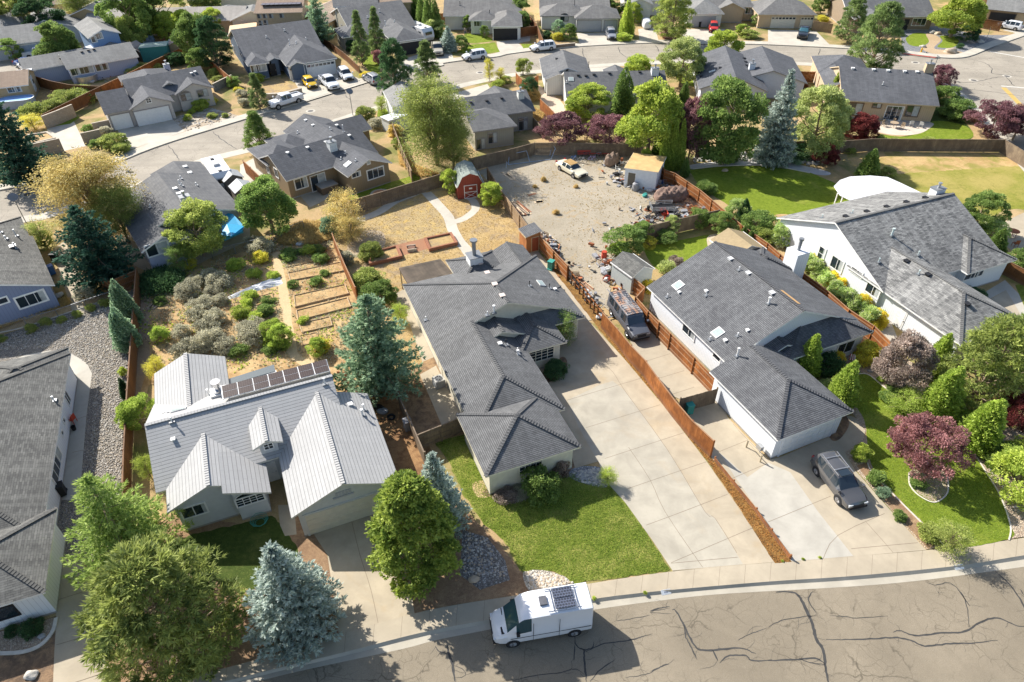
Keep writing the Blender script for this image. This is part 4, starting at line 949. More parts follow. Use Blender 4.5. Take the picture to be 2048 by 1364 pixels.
# R side
S('driveway',[(1425,918),(1385,868),(1345,812),(1400,790),(1430,770),(1455,835),(1537,920),(1560,915),(1669,869),(1690,905),(1711.5,943),(1781,1022),(1852,1100.5),(1711,1113),(1583,1124),(1510,1024)],CONC)
S('driveway',[(1438,905),(1495,955),(1536,926),(1580,945),(1636,1024),(1706,1112.5),(1583,1123),(1520,1026),(1470,955)],CONN)
S('driveway',[(1240,640),(1262,640),(1300,650),(1345,690),(1432,775),(1400,792),(1362,800),(1340,790),(1316,757),(1264,692)],CONC)
S('path',[(1669,869),(1688,838),(1700,832),(1722,845),(1730,862),(1722,888),(1700,905),(1688,906)],CONC,smooth=True)
S('gravel',[(955,345),(1000,322),(1075,297),(1140,292),(1270,300),(1310,315),(1350,350),(1400,385),(1445,428),(1370,440),(1280,458),(1240,470),(1228,500),(1215,530),(1222,590),(1262,612),(1290,650),(1245,645),(1190,600),(1130,550),(1075,490),(1040,445),(1000,400)],GRAV,rough=.1)
S('lawn',[(1290,497),(1330,486),(1375,477),(1420,470),(1445,482),(1430,520),(1380,550),(1330,545),(1305,530)],LAWN2,smooth=True,rough=.03)
S('bare_soil',[(1420,470),(1470,466),(1500,480),(1480,505),(1430,515),(1415,490)],ground('pale_soil',(.48,.4,.28),(.58,.49,.36),None,.5,4),smooth=True)
# RR yards
S('path',[(1380,330),(1450,322),(1540,322),(1610,332),(1660,345),(1640,350),(1540,332),(1450,332),(1385,338)],concrete('garden_walk',(.5,.48,.47),amt=.8),smooth=True)
S('lawn',[(1378,340),(1450,332),(1540,332),(1620,345),(1680,370),(1720,395),(1660,415),(1560,432),(1500,430),(1460,412),(1400,375)],LAWN2,rough=.04)
S('bare_soil',[(1560,428),(1600,440),(1590,480),(1548,470),(1530,445)],DIRT,smooth=True)
S('dry_yard',[(1690,300),(2060,302),(2150,330),(2150,420),(2048,340),(1880,345),(1760,352),(1700,330)],ground('dry_yard_soil',(.42,.26,.11),(.6,.43,.2),(.3,.26,.07),.2,2,20,.7),rough=.1)
S('lawn',[(1700,345),(1760,350),(1880,342),(2030,332),(2110,350),(2100,420),(2010,418),(1975,440),(1930,452),(1890,420),(1780,390)],LAWNY,rough=.15)
S('patio',[(2005,445),(2048,425),(2110,420),(2110,500),(2030,505),(1995,480)],CONC)
S('path',[(1960,590),(2010,560),(2050,600),(2090,700),(2040,640),(2012,580),(1965,606)],CONN)
S('driveway',[(1968,606),(2012,580),(2060,660),(2048,700),(1990,680),(1940,630)],CONC)
S('lawn',[(2030,570),(2100,560),(2110,660),(2060,640)],LAWN)
# R / RR front yard
S('planting_bed',[(1690,700),(1760,690),(1850,740),(1960,840),(2110,880),(2110,1010),(2048,1074),(1987,1083),(1852,1099),(1781,1020),(1711,940),(1690,905),(1735,870),(1700,820),(1640,740)],BED)
S('lawn',[(1705,752),(1735,748),(1770,775),(1815,805),(1870,850),(1920,880),(1965,935),(2000,990),(2020,1050),(2018,1078),(1890,1096),(1850,1050),(1790,990),(1745,935),(1735,890),(1728,840),(1705,800)],LAWN2,smooth=True,rough=.03)
S('planting_bed',[(1713,932),(1735,925),(1760,960),(1800,1000),(1845,1050),(1880,1085),(1856,1099),(1783,1020)],MULCH)
S('planting_bed',[(1818,945),(1850,930),(1880,935),(1895,955),(1895,985),(1870,1003),(1840,990),(1822,968)],BED,smooth=True)
S('planting_bed',[(1590,640),(1640,600),(1780,640),(1800,690),(1760,700),(1680,640),(1600,560)],ground('gravelly_bed',(.4,.36,.3),(.55,.5,.42)))
S('planting_bed',[(1650,850),(1670,822),(1690,830),(1698,850),(1680,878),(1662,880)],DKSOIL,smooth=True)
# M backyard
S('dry_yard',[(640,465),(690,400),(835,355),(905,345),(965,350),(1010,405),(1055,460),(1062,490),(1010,500),(940,530),(900,570),(830,610),(870,720),(930,870),(850,880),(790,780),(720,600),(664,495)],STRAW)
S('bare_soil',[(725,440),(800,402),(862,405),(900,450),(905,465),(840,480),(760,470),(722,462)],STRAW2,smooth=True,rough=.1)
S('bare_soil',[(700,470),(760,462),(770,490),(740,515),(700,510)],ground('dust',(.36,.28,.19),(.48,.38,.26)),smooth=True)
for pts,w in (([(853,386),(865,398),(875.6,409.7),(888,423),(898,437),(905.7,460),(918,482.4),(930,496),(943,514)],1.25),([(853,384),(838,384),(825.4,389.6),(788,404.7),(757.7,424.7),(717,441)],1.2),([(905.7,445),(920,441),(933,434.8),(950,420),(949,406),(938,395)],1.0),([(660,430),(720,412),(790,385),(850,374),(900,368)],.9)):
    walk('path',pts,w,CONF)
S('patio',[(795,490),(848,477),(860,497),(805,512)],shingle('brick_paving',(.45,.22,.12),(.52,.3,.18),.1,.2,.6,0))
S('patio',[(782,592),(822,572),(832,612),(860,690),(925,830),(930,868),(880,868),(850,740),(820,650)],CONC)
S('yard_soil',[(778,752),(868,715),(932,868),(850,885),(820,850)],ground('side_soil',(.3,.19,.1),(.42,.28,.16),(.2,.13,.08),.6,4,26,.8))
S('patio',[(840,750),(872,732),(927,838),(884,852)],CONC)
# W back garden
S('garden_soil',[(275,590),(330,560),(450,520),(600,450),(640,440),(664,470),(712,590),(780,770),(640,790),(600,760),(300,770),(262,850),(245,1060),(262,1064),(300,1000),(330,1040),(238,1110),(262,800)],DIRT,rough=.1)
S('straw_strip',[(560,462),(610,445),(655,450),(665,480),(620,490),(570,488)],STRAW,smooth=True)
walk('path',[(553,505),(558,540),(566,580),(573,620),(580,680),(592,715),(640,735)],.95,ground('path_dust',(.55,.4,.22),(.65,.49,.28)),.2)
S('side_path',[(271,590),(302,570),(300,640),(300,720),(262,850),(248,1000),(241,990),(258,700)],ground('side_path_dirt',(.28,.2,.13),(.38,.28,.18)))  # side path dirt in a darker brown than the garden soil
S('patio',[(205,540),(245,520),(330,560),(360,545),(500,480),(500,450),(420,440),(250,470)],CONC)
S('patio',[(105,500),(130,480),(160,560),(170,640),(150,640)],CONC)
# TN yard
S('lawn',[(688,395),(700,382),(770,368),(832,350),(840,356),(838,366),(760,390),(712,408)],LAWN2,rough=.05)
S('patio',[(595,385),(650,360),(665,385),(650,400),(620,415)],CONC)
S('yard_soil',[(480,330),(520,310),(530,330),(545,380),(520,400),(480,350)],CONF)
S('lawn',[(768,205),(780,196),(792,214),(785,240),(760,240),(755,225)],LAWN2,smooth=True)
S('lawn',[(248,378),(300,358),(312,366),(305,380),(250,402)],LAWN2,smooth=True)
S('driveway',[(895,190),(975,168),(985,185),(940,205),(905,205)],CONF)
S('patio',[(1120,200),(1150,240),(1100,240),(1075,190),(1078,170)],plain('pink_walk',(.5,.4,.3),.85))
S('lawn',[(1350,128),(1405,126),(1425,140),(1400,170),(1360,165)],LAWN2,smooth=True)
S('driveway',[(1150,138),(1240,132),(1245,145),(1160,150)],CONF)
# BE yard
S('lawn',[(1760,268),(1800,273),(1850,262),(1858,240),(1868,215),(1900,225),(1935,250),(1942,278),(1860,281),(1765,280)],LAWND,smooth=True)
S('lawn',[(1858,245),(1895,243),(1938,256),(1940,277),(1860,280),(1780,278),(1762,270),(1820,272)],LAWN2,smooth=True)
S('patio',[(1745,248),(1790,240),(1862,245),(1860,256),(1835,268),(1790,270),(1750,262)],concrete('patio_pale',(.55,.47,.38),amt=.8),smooth=True)
# ---- block B sheets
for P in ([(235,258),(343,236),(352,240),(372,262),(258,300),(240,275)],[(93,258),(148,243),(172,292),(128,302),(110,280)],[(587,160),(672,144),(700,150),(737,164),(612,203)],[(795,122),(870,98),(888,130),(815,145)],[(993,83),(1030,80),(1052,100),(998,107)],[(1153,66),(1235,64),(1245,86),(1160,90)],[(1276,58),(1310,55),(1318,84),(1280,86)],[(1345,58),(1450,58),(1432,88),(1345,87)],[(1536,59),(1632,62),(1660,90),(1536,89)],[(1024,78),(1060,72),(1060,82),(1030,88)],[(2005,60),(2048,50),(2120,60),(2048,70)],[(845,112),(900,96),(908,120),(860,130)]):
    S('driveway',P,CONF)
S('planting_bed',[(345,235),(420,215),(480,232),(375,266),(350,245)],ground('rocky_bed',(.33,.26,.18),(.45,.36,.26),(.55,.5,.42),.5,3))
S('dry_yard',[(515,165),(560,155),(600,178),(590,190),(530,195)],STRAW)
S('lawn',[(718,110),(740,105),(760,135),(750,150),(728,130)],LAWN2,smooth=True)
S('lawn',[(933,66),(975,73),(983,82),(940,86),(930,76)],LAWN2,smooth=True)
S('lawn',[(936,90),(990,85),(1000,104),(945,110),(915,104)],LAWN2)
S('lawn',[(1042,88),(1062,88),(1068,97),(1048,100)],LAWN2)
S('lawn',[(872,22),(896,22),(897,30),(876,31)],LAWN2)
S('planting_bed',[(1800,60),(1870,52),(1960,70),(2035,70),(1985,95),(1940,112),(1890,114),(1806,104)],ROCKG)
S('lawn',[(1812,76),(1830,66),(1852,68),(1860,80),(1845,92),(1820,90)],LAWN2,smooth=True)
S('lawn',[(1880,72),(1905,72),(1918,82),(1905,95),(1875,94),(1885,82)],LAWN2,smooth=True)
S('planting_bed',[(1852,68),(1870,70),(1882,80),(1868,96),(1890,100),(1925,104),(1915,110),(1870,108),(1845,98),(1858,84)],ground('rocky_bed2',(.42,.3,.18),(.5,.38,.25)),smooth=True)
S('lawn',[(2018,22),(2060,28),(2060,46),(2010,40)],LAWN2)
S('lawn',[(125,243),(150,228),(160,235),(140,248),(110,252)],LAWN2)
S('dry_yard',[(0,210),(60,165),(180,180),(185,200),(110,225),(60,240),(0,240)],STRAW)
S('dry_yard',[(235,135),(260,110),(340,105),(330,118),(255,145)],STRAW)
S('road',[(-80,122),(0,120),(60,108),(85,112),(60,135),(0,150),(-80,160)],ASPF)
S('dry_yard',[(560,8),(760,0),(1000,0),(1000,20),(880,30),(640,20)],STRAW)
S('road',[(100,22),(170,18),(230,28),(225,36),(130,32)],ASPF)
S('driveway',[(455,30),(510,20),(560,16),(570,24),(500,36)],CONF)
# driveway and pavement joints
JT=plain('joint',(.2,.155,.11),.9);jb=MB()
def J(*pts,w=.03):
    P=smooth_pts(wpts(pts,0),3,False);Q=[]
    for a,b in zip(P,P[1:]):
        n=max(1,int((b-a).length/.6));Q += [a.lerp(b,k/n) for k in range(n)]
    Q.append(P[-1])
    for q in Q:q.z=max(zat(q.x,q.y),.012)+.003
    ribbon(jb,Q,w)
for P in ([(1134,801),(1282,757)],[(1172,856),(1320,810)],[(1209.5,917.7),(1367.5,866)],[(1255,978),(1412.7,924)],[(1292,1051),(1370,1022),(1455,989)],[(1342,1126),(1505.5,1056)],[(1342,1127),(1475,1115)],[(1205,728),(1226,745),(1249.7,782),(1335,900),(1410,1024),(1430,1037),(1488,1130)],[(1257,895),(1300,960),(1330,1024),(1405,1135)],
          [(1438,904),(1495,881)],[(1463,958),(1533,928)],[(1536,1044.6),(1591,1022),(1661,993)],[(1646,1118),(1676,1071),(1782,1022)],[(1702,1098),(1835,1086)],[(1732,1045),(1760,1076),(1786,1106)],[(1292,723),(1340,708)],[(1318,757),(1368,742)],[(1342,790),(1388,775)],[(1430,770),(1455,835),(1537,922)],
          [(703,1040),(720,1110),(742,1180),(757,1250)],[(115,1200),(172,1182)],[(113,1290),(180,1270)],[(173,832),(150,840)],[(168,900),(145,905)],[(150,1365),(210,1345)]):J(*P)
for i in range(3,87,2):
    a,b=Kw[i],Sw[i];jb.face([(a.x-.009,a.y,.033),(a.x+.009,a.y,.033),(b.x+.009,b.y,.037),(b.x-.009,b.y,.037)])
tag(jb.build('concrete_joint',JT),kind='structure')
# concrete garden edging strips
EDG=plain('edging',(.6,.55,.47),.8)
for i,(P,w) in enumerate((([(1706,750),(1735,748),(1770,775),(1815,805)],.14),([(1818,945),(1820,970),(1840,992),(1870,1004),(1895,985),(1895,950)],.12),([(1948,905),(1970,940),(2000,990),(2021,1050),(2018,1080)],.12),([(1735,925),(1745,945),(1790,992),(1850,1052),(1892,1094)],.12),([(-20,1306),(40,1304),(80,1290),(105,1262),(112,1235)],.3),([(1385,337),(1450,331),(1540,331),(1620,345)],.2),([(-20,668),(60,650),(220,596),(240,590)],.14))):
    e=MB();Q=smooth_pts(wpts(P,.07),6,False);w *= .75;ribbon(e,Q,w,.08)
    for s in (1,-1):
        L_=[]
        for k in range(len(Q)):
            d=(Q[min(k+1,len(Q)-1)]-Q[max(k-1,0)]).normalized();n=Vector((-d.y,d.x,0))*s*w/2;L_.append(Q[k]+n)
        strip_between(e,[(p.x,p.y,0) for p in L_],[(p.x,p.y,.08) for p in L_])
    tag(e.build('edging_strip',EDG),['pale curved edging along the top of the right lawn','pale edging round the tree ring bed in the right lawn','pale edging along the right side of the corner lawn','pale edging between the driveway bed and the corner lawn','wide pale curved edging in front of the far left garage','pale edging along the back lawn walk','pale edging along the river rock yard'][i],'edging')
# painted house numbers on the kerb
for px,py,a,s in ((1332,1184,(1345,1180),'1185'),(1918,1134,(1940,1130),'1195')):
    c=G(px,py,-.05);y=GA((px-20,py+2),a,-.05);m_=MB();T=Matrix.Translation((c.x,c.y,-.045)) @ Matrix.Rotation(y,4,'Z') @ Matrix.Rotation(R(35),4,'X')
    m_.box(-.32,.32,-.16,.16,0,.012,0,T)
    o=m_.build('kerb_number',plain('white_kerb_paint',(.75,.75,.73),.7));tag(o,'white painted house number patch on the '+('kerb by the lawn corner' if px<1500 else 'kerb at the right'),'kerb number')
    m_=MB()
    for k in (-1,0,1):m_.box(k*.09-.03,k*.09+.03,-.05,.045,.012,.016,0,T)
    d=m_.build('digits',plain('faded_ink',(.28,.29,.33),.8),o)
# ---------------------------------------------------------------- houses
SH_DK=shingle('shingle_charcoal',(0.103,0.105,0.109),(0.148,0.149,0.151),line=.4,fleck=(.28,.27,.26),band=.2);SH_M=shingle('shingle_main',(0.116,0.116,0.116),(0.178,0.178,0.177),line=.4,fleck=(.3,.29,.28),band=.2)
SH_R=shingle('shingle_slate',(0.094,0.095,0.101),(0.171,0.174,0.177),line=.4,band=.2);SH_RR=shingle('shingle_mottled',(0.082,0.082,0.082),(0.33,0.324,0.304),wid=.45,line=.5);SH_LG=shingle('shingle_grey_green',(0.076,0.075,0.071),(0.169,0.166,0.151),wid=.4,line=.6)
SH_W=shingle('roof_tile_pale',(.36,.355,.345),(.39,.385,.375),row=.26,wid=1.3,line=.5,linew=.006,var=.4,band=.1)
SH_F=shingle('shingle_far',(0.105,0.106,0.111),(0.146,0.146,0.145),row=.3,wid=.6,line=.75);SH_F2=shingle('shingle_far_warm',(.14,.135,.13),(.19,.185,.175),row=.3,wid=.6,line=.75);SH_F3=shingle('shingle_far_dark',(.085,.088,.095),(.12,.122,.13),row=.3,wid=.6,line=.75,fleck=(.2,.2,.2));SH_FG=shingle('shingle_far_grey',(0.179,0.176,0.169),(0.236,0.232,0.218),row=.3,wid=.6,line=.8);SH_FB=shingle('shingle_far_brown',(.25,.18,.13),(.3,.22,.16),row=.3,wid=.6,line=.8)
W_CR=plain('stucco_cream',(.62,.57,.45),.8,var=.06,bump=.2);W_GY=plain('stucco_pale_grey',(.55,.56,.56),.75,var=.05,bump=.15);W_WH=siding('siding_white',(.7,.72,.74));W_WH2=siding('siding_white_lap',(.74,.76,.78),.3)
W_TN=siding('siding_taupe',(.27,.2,.12),.25);W_OL=siding('siding_grey_olive',(.32,.3,.24),.3);W_BG=siding('siding_beige',(.5,.38,.25),.3);W_BL=siding('siding_blue',(.2,.24,.35),.3);W_PB=siding('siding_periwinkle',(.36,.41,.52),.3)
W_LT=siding('siding_light',(.66,.65,.6),.3);W_LV=plain('stucco_lavender',(.42,.44,.54),.75,var=.05);W_NV=siding('siding_navy',(.09,.13,.19),.25);W_PG=siding('siding_pale_green',(.5,.55,.52),.3);W_TS=plain('stucco_tan',(.5,.37,.22),.8,var=.08)
W_GT=plain('stucco_grey_taupe',(.5,.46,.42),.8,var=.06);TRM_BR=plain('brown_trim',(.16,.11,.07),.6);TRM_G=plain('grey_trim',(.3,.28,.27),.6);TRM_TAN=plain('tan_trim',(.5,.4,.27),.6)
G_W=plain('garage_white',(.72,.72,.7),.5,var=.05);G_G=plain('garage_grey',(.36,.37,.38),.5,var=.05);G_C=plain('garage_cream',(.64,.6,.5),.5,var=.05)
p=.44
# main house
M=House('long cream house with charcoal shingle roof and tall steel flue left of the wide driveway',(974,952.5),21.4,W_CR,SH_M,
 [(.5,7.8,3.9,15.2,'y','hg',2.7,p),(-.12,7.25,0,6.5,'y','hh',2.7,p),(.5,14.4,14.8,24.9,'y','gh',2.7,p*.92),(3.2,9.2,12.9,17.0,'y','gg',2.9,.4),(7.0,11.4,11.15,16.0,'y','hg',2.7,p),(6.2,14.4,13.7,19.0,'y','hh',2.7,.36),(10.3,13.9,22.0,27.2,'y','gg',2.7,p),(5.6,10.6,22.5,27.4,'y','hh',2.7,p)],
 fascia=CREAM,trim=CREAM,caps=True)
M.win(1,'s',1061,932,1.7,1.15,4,3,blind=0);M.win(4,'s',1083,708,2.2,1.3,4,4,blind=0)
for px,py in ((961,526),(974.5,546),(989.5,569),(1004.5,591.5)):M.item('vent',px,py,.38,.14,plain('almond_vent',(.62,.52,.46),.6))
for px,py,h in ((1059,572,.45),(1099,577,.45),(852,640,.3),(975,630,.3),(1012,690,.5),(1035,703,.3)):M.item('pipe',px,py,.07,h,DARK if h>.4 else None)
M.item('pipe',988,625,.16,.65);M.item('pipe',1035.5,709,.14,.4);M.item('vent',1000,688,.25,.2);M.item('vent',1110,579,.2,.2)
M.item('sky',1082,567,.6,.1,d=.9)
q=M.item('chimney',949,520,1.3,.55,plain('chimney_white',(.7,.7,.68),.6),1.3)
fb=MB();fb.tube([(q.x,q.y,q.z+.5),(q.x,q.y,q.z+2.1)],.2,14);fb.tube([(q.x,q.y,q.z+2.1),(q.x,q.y,q.z+2.25)],.34,14);fb.tube([(q.x,q.y,q.z+2.25),(q.x,q.y,q.z+2.29)],.38,14);fb.build('flue',plain('dull_steel',(.3,.31,.32),.4,.5,.7),M.roof)
# white-roofed house
Wh=House('pale stucco house with ribbed white grey roof, small dormer and solar panels',(333.5,1020.5),22.5,W_GY,SH_W,
 [(-.65,12.6,1.8,11.1,'x','gg',2.7,.46),(-.6,4.95,6.5,14.9,'y','gg',2.7,.46),(7.5,14.9,-3.9,5.75,'y','gg',2.7,.46),(0,5.9,-.25,6,'y','gg',2.7,.46),(3.7,6.55,-.95,3,'y','flat',3.712,-.46),(6.0,8.1,1.95,6.6,'y','gg',3.9,.46)],caps=True,fascia=plain('pale_fascia',(.6,.58,.5),.6),trim=plain('grey_white_trim',(.42,.43,.46),.6))
Wh.win(3,'s',388,1021,1.5,.95,2,1,blind=.15,trim=WHITE);Wh.win(4,'s',484,1004,1.75,.7,4,3,blind=0,arch=True,trim=WHITE);Wh.win(5,'s',537,892,.55,.5,2,2,blind=0,trim=WHITE,tw=.08,arch=True)
Wh.gar(2,'s',688,1030,4.9,2.15,G_C,trim=W_GY);Wh.door(0,'s',552,975,1.0,2.05)
vm=MB();qq,T=Wh.wallpt(2,'s',687,985);[vm.box(-.55+k*.22,-.37+k*.22,-.05,0,-.22,.22,0,T) for k in range(5)];vm.box(-.75,.65,-.09,0,-.34,-.22,0,T);vm.build('gable_vent',plain('grey_white_trim',(.42,.43,.46),.6),Wh.root)
for px,py,h,w in ((418,790,.5,.13),(344,843,.35,.1),(650,768,.5,.1),(728,820,.5,.12),(725,831,.55,.15)):Wh.item('pipe',px,py,w,h)
Wh.item('vent',347,880,.2,.2);Wh.item('vent',328,825,.15,.15);Wh.item('vent',337,824,.2,.2);Wh.item('vent',701,810,.25,.25);Wh.item('sky',357,820,1.1,.12,d=.5)
q=Wh.on_roof(440,790);cb=MB();cb.box(q.x-.6,q.x+.6,q.y-.5,q.y+.5,q.z-.6,q.z+.45);c_o=cb.build('chimney',plain('chimney_white',(.7,.7,.68),.6),Wh.roof);cb=MB();cb.tube([(q.x,q.y,q.z+.45),(q.x,q.y,q.z+.65)],.42,14);cb.tube([(q.x,q.y,q.z+.65),(q.x,q.y,q.z+1.1)],.24,14);cb.tube([(q.x,q.y,q.z+1.1),(q.x,q.y,q.z+1.4)],.36,14);cb.build('flue',CHROME,c_o)
# solar array on the rear slope
PV=NT('solar_cells');uv=PV.n('UVMap').outputs[0];bk=PV.n('TexBrick');PV.l(uv,bk.inputs[0]);bk.offset=0;bk.inputs['Scale'].default_value=1;bk.inputs['Brick Width'].default_value=.16;bk.inputs['Row Height'].default_value=.16;bk.inputs['Mortar Size'].default_value=.012
for k_,v_ in (('Color1',(.035,.02,.016)),('Color2',(.045,.026,.02)),('Mortar',(.09,.07,.06))):bk.inputs[k_].default_value=(*v_,1)
PV=PV.fin(bk.outputs[0],.25,.5)
pv=empty('solar_array',(0,0,0),0);pv.parent=Wh.roof;c0,c1_=Vector((4.7,6.95,4.98)),Vector((12.55,6.95,4.98));n7=7
pw=(c1_.x-c0.x)/n7
for i in range(n7):
    for j in range(2):
        b=MB();x0,x1=c0.x+i*pw+.05,c0.x+(i+1)*pw-.03;y0,y1=c0.y+j*.72,c0.y+j*.72+.68;zz=lambda y:4.98+(y-6.95)*.02
        b.face([(x0,y0,zz(y0)),(x1,y0,zz(y0)),(x1,y1,zz(y1)),(x0,y1,zz(y1))],0,[(0,0),(x1-x0,0),(x1-x0,y1-y0),(0,y1-y0)])
        b.box(x0-.035,x1+.015,y0-.02,y1+.02,zz(y0)-.07,zz(y0)-.012,1);b.build('solar_panel',[PV,WHITE],pv)
b=MB()
for i in range(n7+1):b.bar((c0.x+i*pw,6.9,4.9),(c0.x+i*pw,8.4,4.9),.06,.06);b.bar((c0.x+i*pw,8.3,4.0),(c0.x+i*pw,8.3,4.9),.05,.05)
b.build('rack_frame',STEEL,pv)
# right garage house
Rh=House('white sided house with slate grey hip garage roof right of the cedar fences',(1556,880.7),23.4,W_WH,SH_R,
 [(0,7.25,0,8.2,'y','hg',2.7,p),(1.9,16.2,8.5,20.6,'y','gg',2.7,p),(6.6,16.1,6.65,14.0,'y','hh',2.7,.4),(5.9,8.6,7.6,12.5,'y','gg',2.95,.4),(12.5,16.6,17.0,21.7,'y','hh',2.68,p)],caps=True)
Rh.gar(0,'s',1608,890,4.9,2.2,G_W,trim=W_WH2)
for px,py in ((1345,560),(1435,655)):
    pass
Rh.item('sky',1356,571.5,.85,.12,d=.85);Rh.item('sky',1435,666,.85,.12,d=.85)
for px,py in ((1461,518),(1497,546.5),(1544,586)):Rh.item('vent',px,py,.38,.15,plain('grey_white_metal',(.55,.55,.55),.5))
for px,py,h in ((1334.5,594,.25),(1478,540,.25),(1412.5,591,.45),(1420,679,.25),(1475,672,.25)):Rh.item('pipe',px,py,.08,h)
Rh.item('pipe',1537,607,.16,.55);Rh.item('pipe',1474,712,.14,.75);Rh.item('vent',1358,586,.2,.25);Rh.item('vent',1494.5,662,.2,.25);Rh.item('vent',1450,682,.22,.25);Rh.item('vent',1412,583,.22,.2)
q=Rh.on_roof(1579.5,594);b=MB();dz=(Rh.rz(q.x+.2,q.y)-Rh.rz(q.x-.2,q.y))/.4;b.face([(q.x-.12,q.y-1.1,q.z+.03-dz*.12),(q.x+.25,q.y-1.1,q.z+.03+dz*.25),(q.x+.25,q.y+1.1,q.z+.03+dz*.25),(q.x-.12,q.y+1.1,q.z+.03-dz*.12)]);b.build('roof_patch',plain('bare_plywood',(.6,.36,.16),.8),Rh.roof)
Rh.win(1,'w',1378,662,1.7,1.0,2,1,blind=.3);Rh.win(1,'w',1434,713,.9,.6,1,1,blind=0);Rh.win(2,'s',1690,695,1.8,1.2,2,1,blind=0)
b=MB();q=Rh.local(G(1578,534,2.7));b.box(q.x-.15,q.x+1.35,q.y-.8,q.y+.8,0,4.5);ch=b.build('chimney',W_WH2,Rh.roof);b=MB();b.tube([(q.x+.6,q.y,4.5),(q.x+.6,q.y,5.6)],.16,12);b.tube([(q.x+.6,q.y,5.6),(q.x+.6,q.y,5.8)],.24,12);b.build('flue',GREYM,ch)
# far right house with mottled shingles
RR_=House('large white board sided house with mottled grey shingle roof at the right edge',(1767.6,582.8),21.9,W_WH,SH_RR,
 [(-.12,15.7,-.05,15.2,'x','gg',2.72,p),(0,8.1,-8.5,4.8,'y','hg',2.68,.43),(9.7,16.4,-.9,6.5,'y','hh',2.69,.43)],caps=True)
for px,py,w,h,n in ((1643,507.5,.75,1.4,1),(1674,528,1.45,1.2,2),(1714,544,1.3,.45,2),(1748,579,1.5,1.25,2)):RR_.win(0,'w',px,py,w,h,n,2 if h>1.3 else 1,blind=.3,tw=.14)
RR_.door(1,'w',1801,634,1.1,2.1)
RR_.win(2,'s',1905,545,1.7,1.1,2,1,blind=0);RR_.win(2,'s',1962,538,1.0,1.1,2,1,blind=0)
for px,py in ((1691,434),(1733,424),(1773,414.5),(1812,405),(1850,396.5),(1813,523),(1856,550),(1934,609)):RR_.item('vent',px,py,.4,.22,DARK)
for px,py,h,w in ((1783,471,.7,.18),(1757,524,.35,.1),(1836,510,.35,.1),(1837,548,.35,.1),(1644,436,.3,.08),(1704,427,.3,.1)):RR_.item('pipe',px,py,w,h,plain('pale_green_pipe',(.5,.58,.56),.5))
q=RR_.on_roof(1872,388);RR_.item('chimney',1872,388,1.3,.7,W_WH2,.9)
# far left grey-roofed house
LG=House('white house with big grey green shingle roof cut by the left edge',(136.5,734.5),21.4,W_WH2,SH_LG,
 [(-12,0,-17.8,2.0,'y','hh',2.7,.4),(-8.5,.7,-22.1,-15.5,'x','hh',2.72,.45),(-6.5,-.25,-3,2.9,'x','hh',2.68,.38)],caps=True)
LG.win(0,'e',134,796,.8,1.1,2,1,blind=0);LG.win(0,'e',127,841,.35,.35,1,1,blind=0,trim=WHITE);LG.win(0,'e',123.5,866,.35,.35,1,1,blind=0)
LG.win(0,'e',113,931,3.2,1.0,4,1,blind=.3);LG.win(1,'s',8,1226,1.2,1.0,1,1,blind=0,trim=DARK);LG.item('pipe',108,801,.1,.35)
# blue house
BLh=House('blue sided house with grey shingle roof at the left edge behind the wire fence',(22.6,568.9),37.4,W_BL,SH_LG,
 [(-6.6,3.3,-2.7,9.0,'y','gg',2.7,.44),(-14,3.0,3.0,14.5,'x','gh',2.7,.4)],caps=True)
BLh.win(0,'s',63,598,2.3,1.1,3,1,blind=.2,tw=.16);BLh.win(0,'s',3,602,.9,.5,1,1,blind=0,tw=.14)
for px,py,h in ((33,472,.7),(32,497,.6),(2,465,.4),(12,478,.3)):BLh.item('pipe',px,py,.12,h)
BLh.item('vent',27,495,.5,.4,CHROME)
# lavender house with the blue sail
PT=House('lavender stucco house with plain grey roof and blue shade sail, along the far street',(276.7,494.4),35.9,W_LV,SH_F,
 [(5.4,11.5,1.7,17.2,'y','gg',2.7,.3),(0,11.4,1.4,12.5,'y','gg',2.7,.36),(0,4.8,-1.2,5.0,'y','gg',2.66,.42)])
PT.win(2,'s',313,498,2.1,1.2,2,1,blind=.55,tw=.14)
for px,py,h in ((362,358,.3),(360,370,.55),(364,372,.3),(393,371,.3),(301,415,.3)):PT.item('pipe',px,py,.1,h)
for px,py in ((370.5,334),(380,346),(350.5,378),(358,388)):PT.item('vent',px,py,.4,.2)
q=PT.on_roof(372,405);PT.item('chimney',372,404,1.0,.7,plain('chimney_white',(.7,.7,.68),.6),.8)
# taupe house
TNh=House('taupe sided house with dark hip roofs and white square chimney below the far street',(572.1,362.1),38.6,W_TN,SH_F3,
 [(0,12.8,0,8.5,'x','gg',2.7,.44),(6.3,12.6,-3.8,5,'y','gg',2.7,.44),(6.2,13.2,5,14.6,'y','gg',2.7,.46),(9,16.2,7.5,13.2,'x','gg',2.68,.42),(0,5.6,5.5,12.2,'y','hh',2.66,.42),(3.0,8,8,13.8,'x','hh',2.6,.36)],trim=plain('warm_white_trim',(.72,.7,.66),.5))
TNh.win(0,'s',602,366,1.5,1.25,2,1,blind=.3,tw=.14);TNh.win(0,'s',636,359,1.9,2.0,2,1,blind=.5,zc=1.08,name='patio_door');TNh.win(1,'s',712,349,1.1,.55,2,1,blind=.2);TNh.win(1,'s',751,346,2.2,1.15,3,1,blind=0,tw=.14);TNh.win(1,'s',736.5,322,.35,.5,1,1,blind=1)
TNh.win(0,'w',553,346,.9,1.1,2,1,blind=0);TNh.win(0,'w',536,337,.8,1.3,2,2,blind=0)
for px,py in ((575,306),(615,295.5),(651.5,284.5),(698.5,271.5),(611.5,241),(626,251),(673.5,251)):TNh.item('vent',px,py,.3,.18)
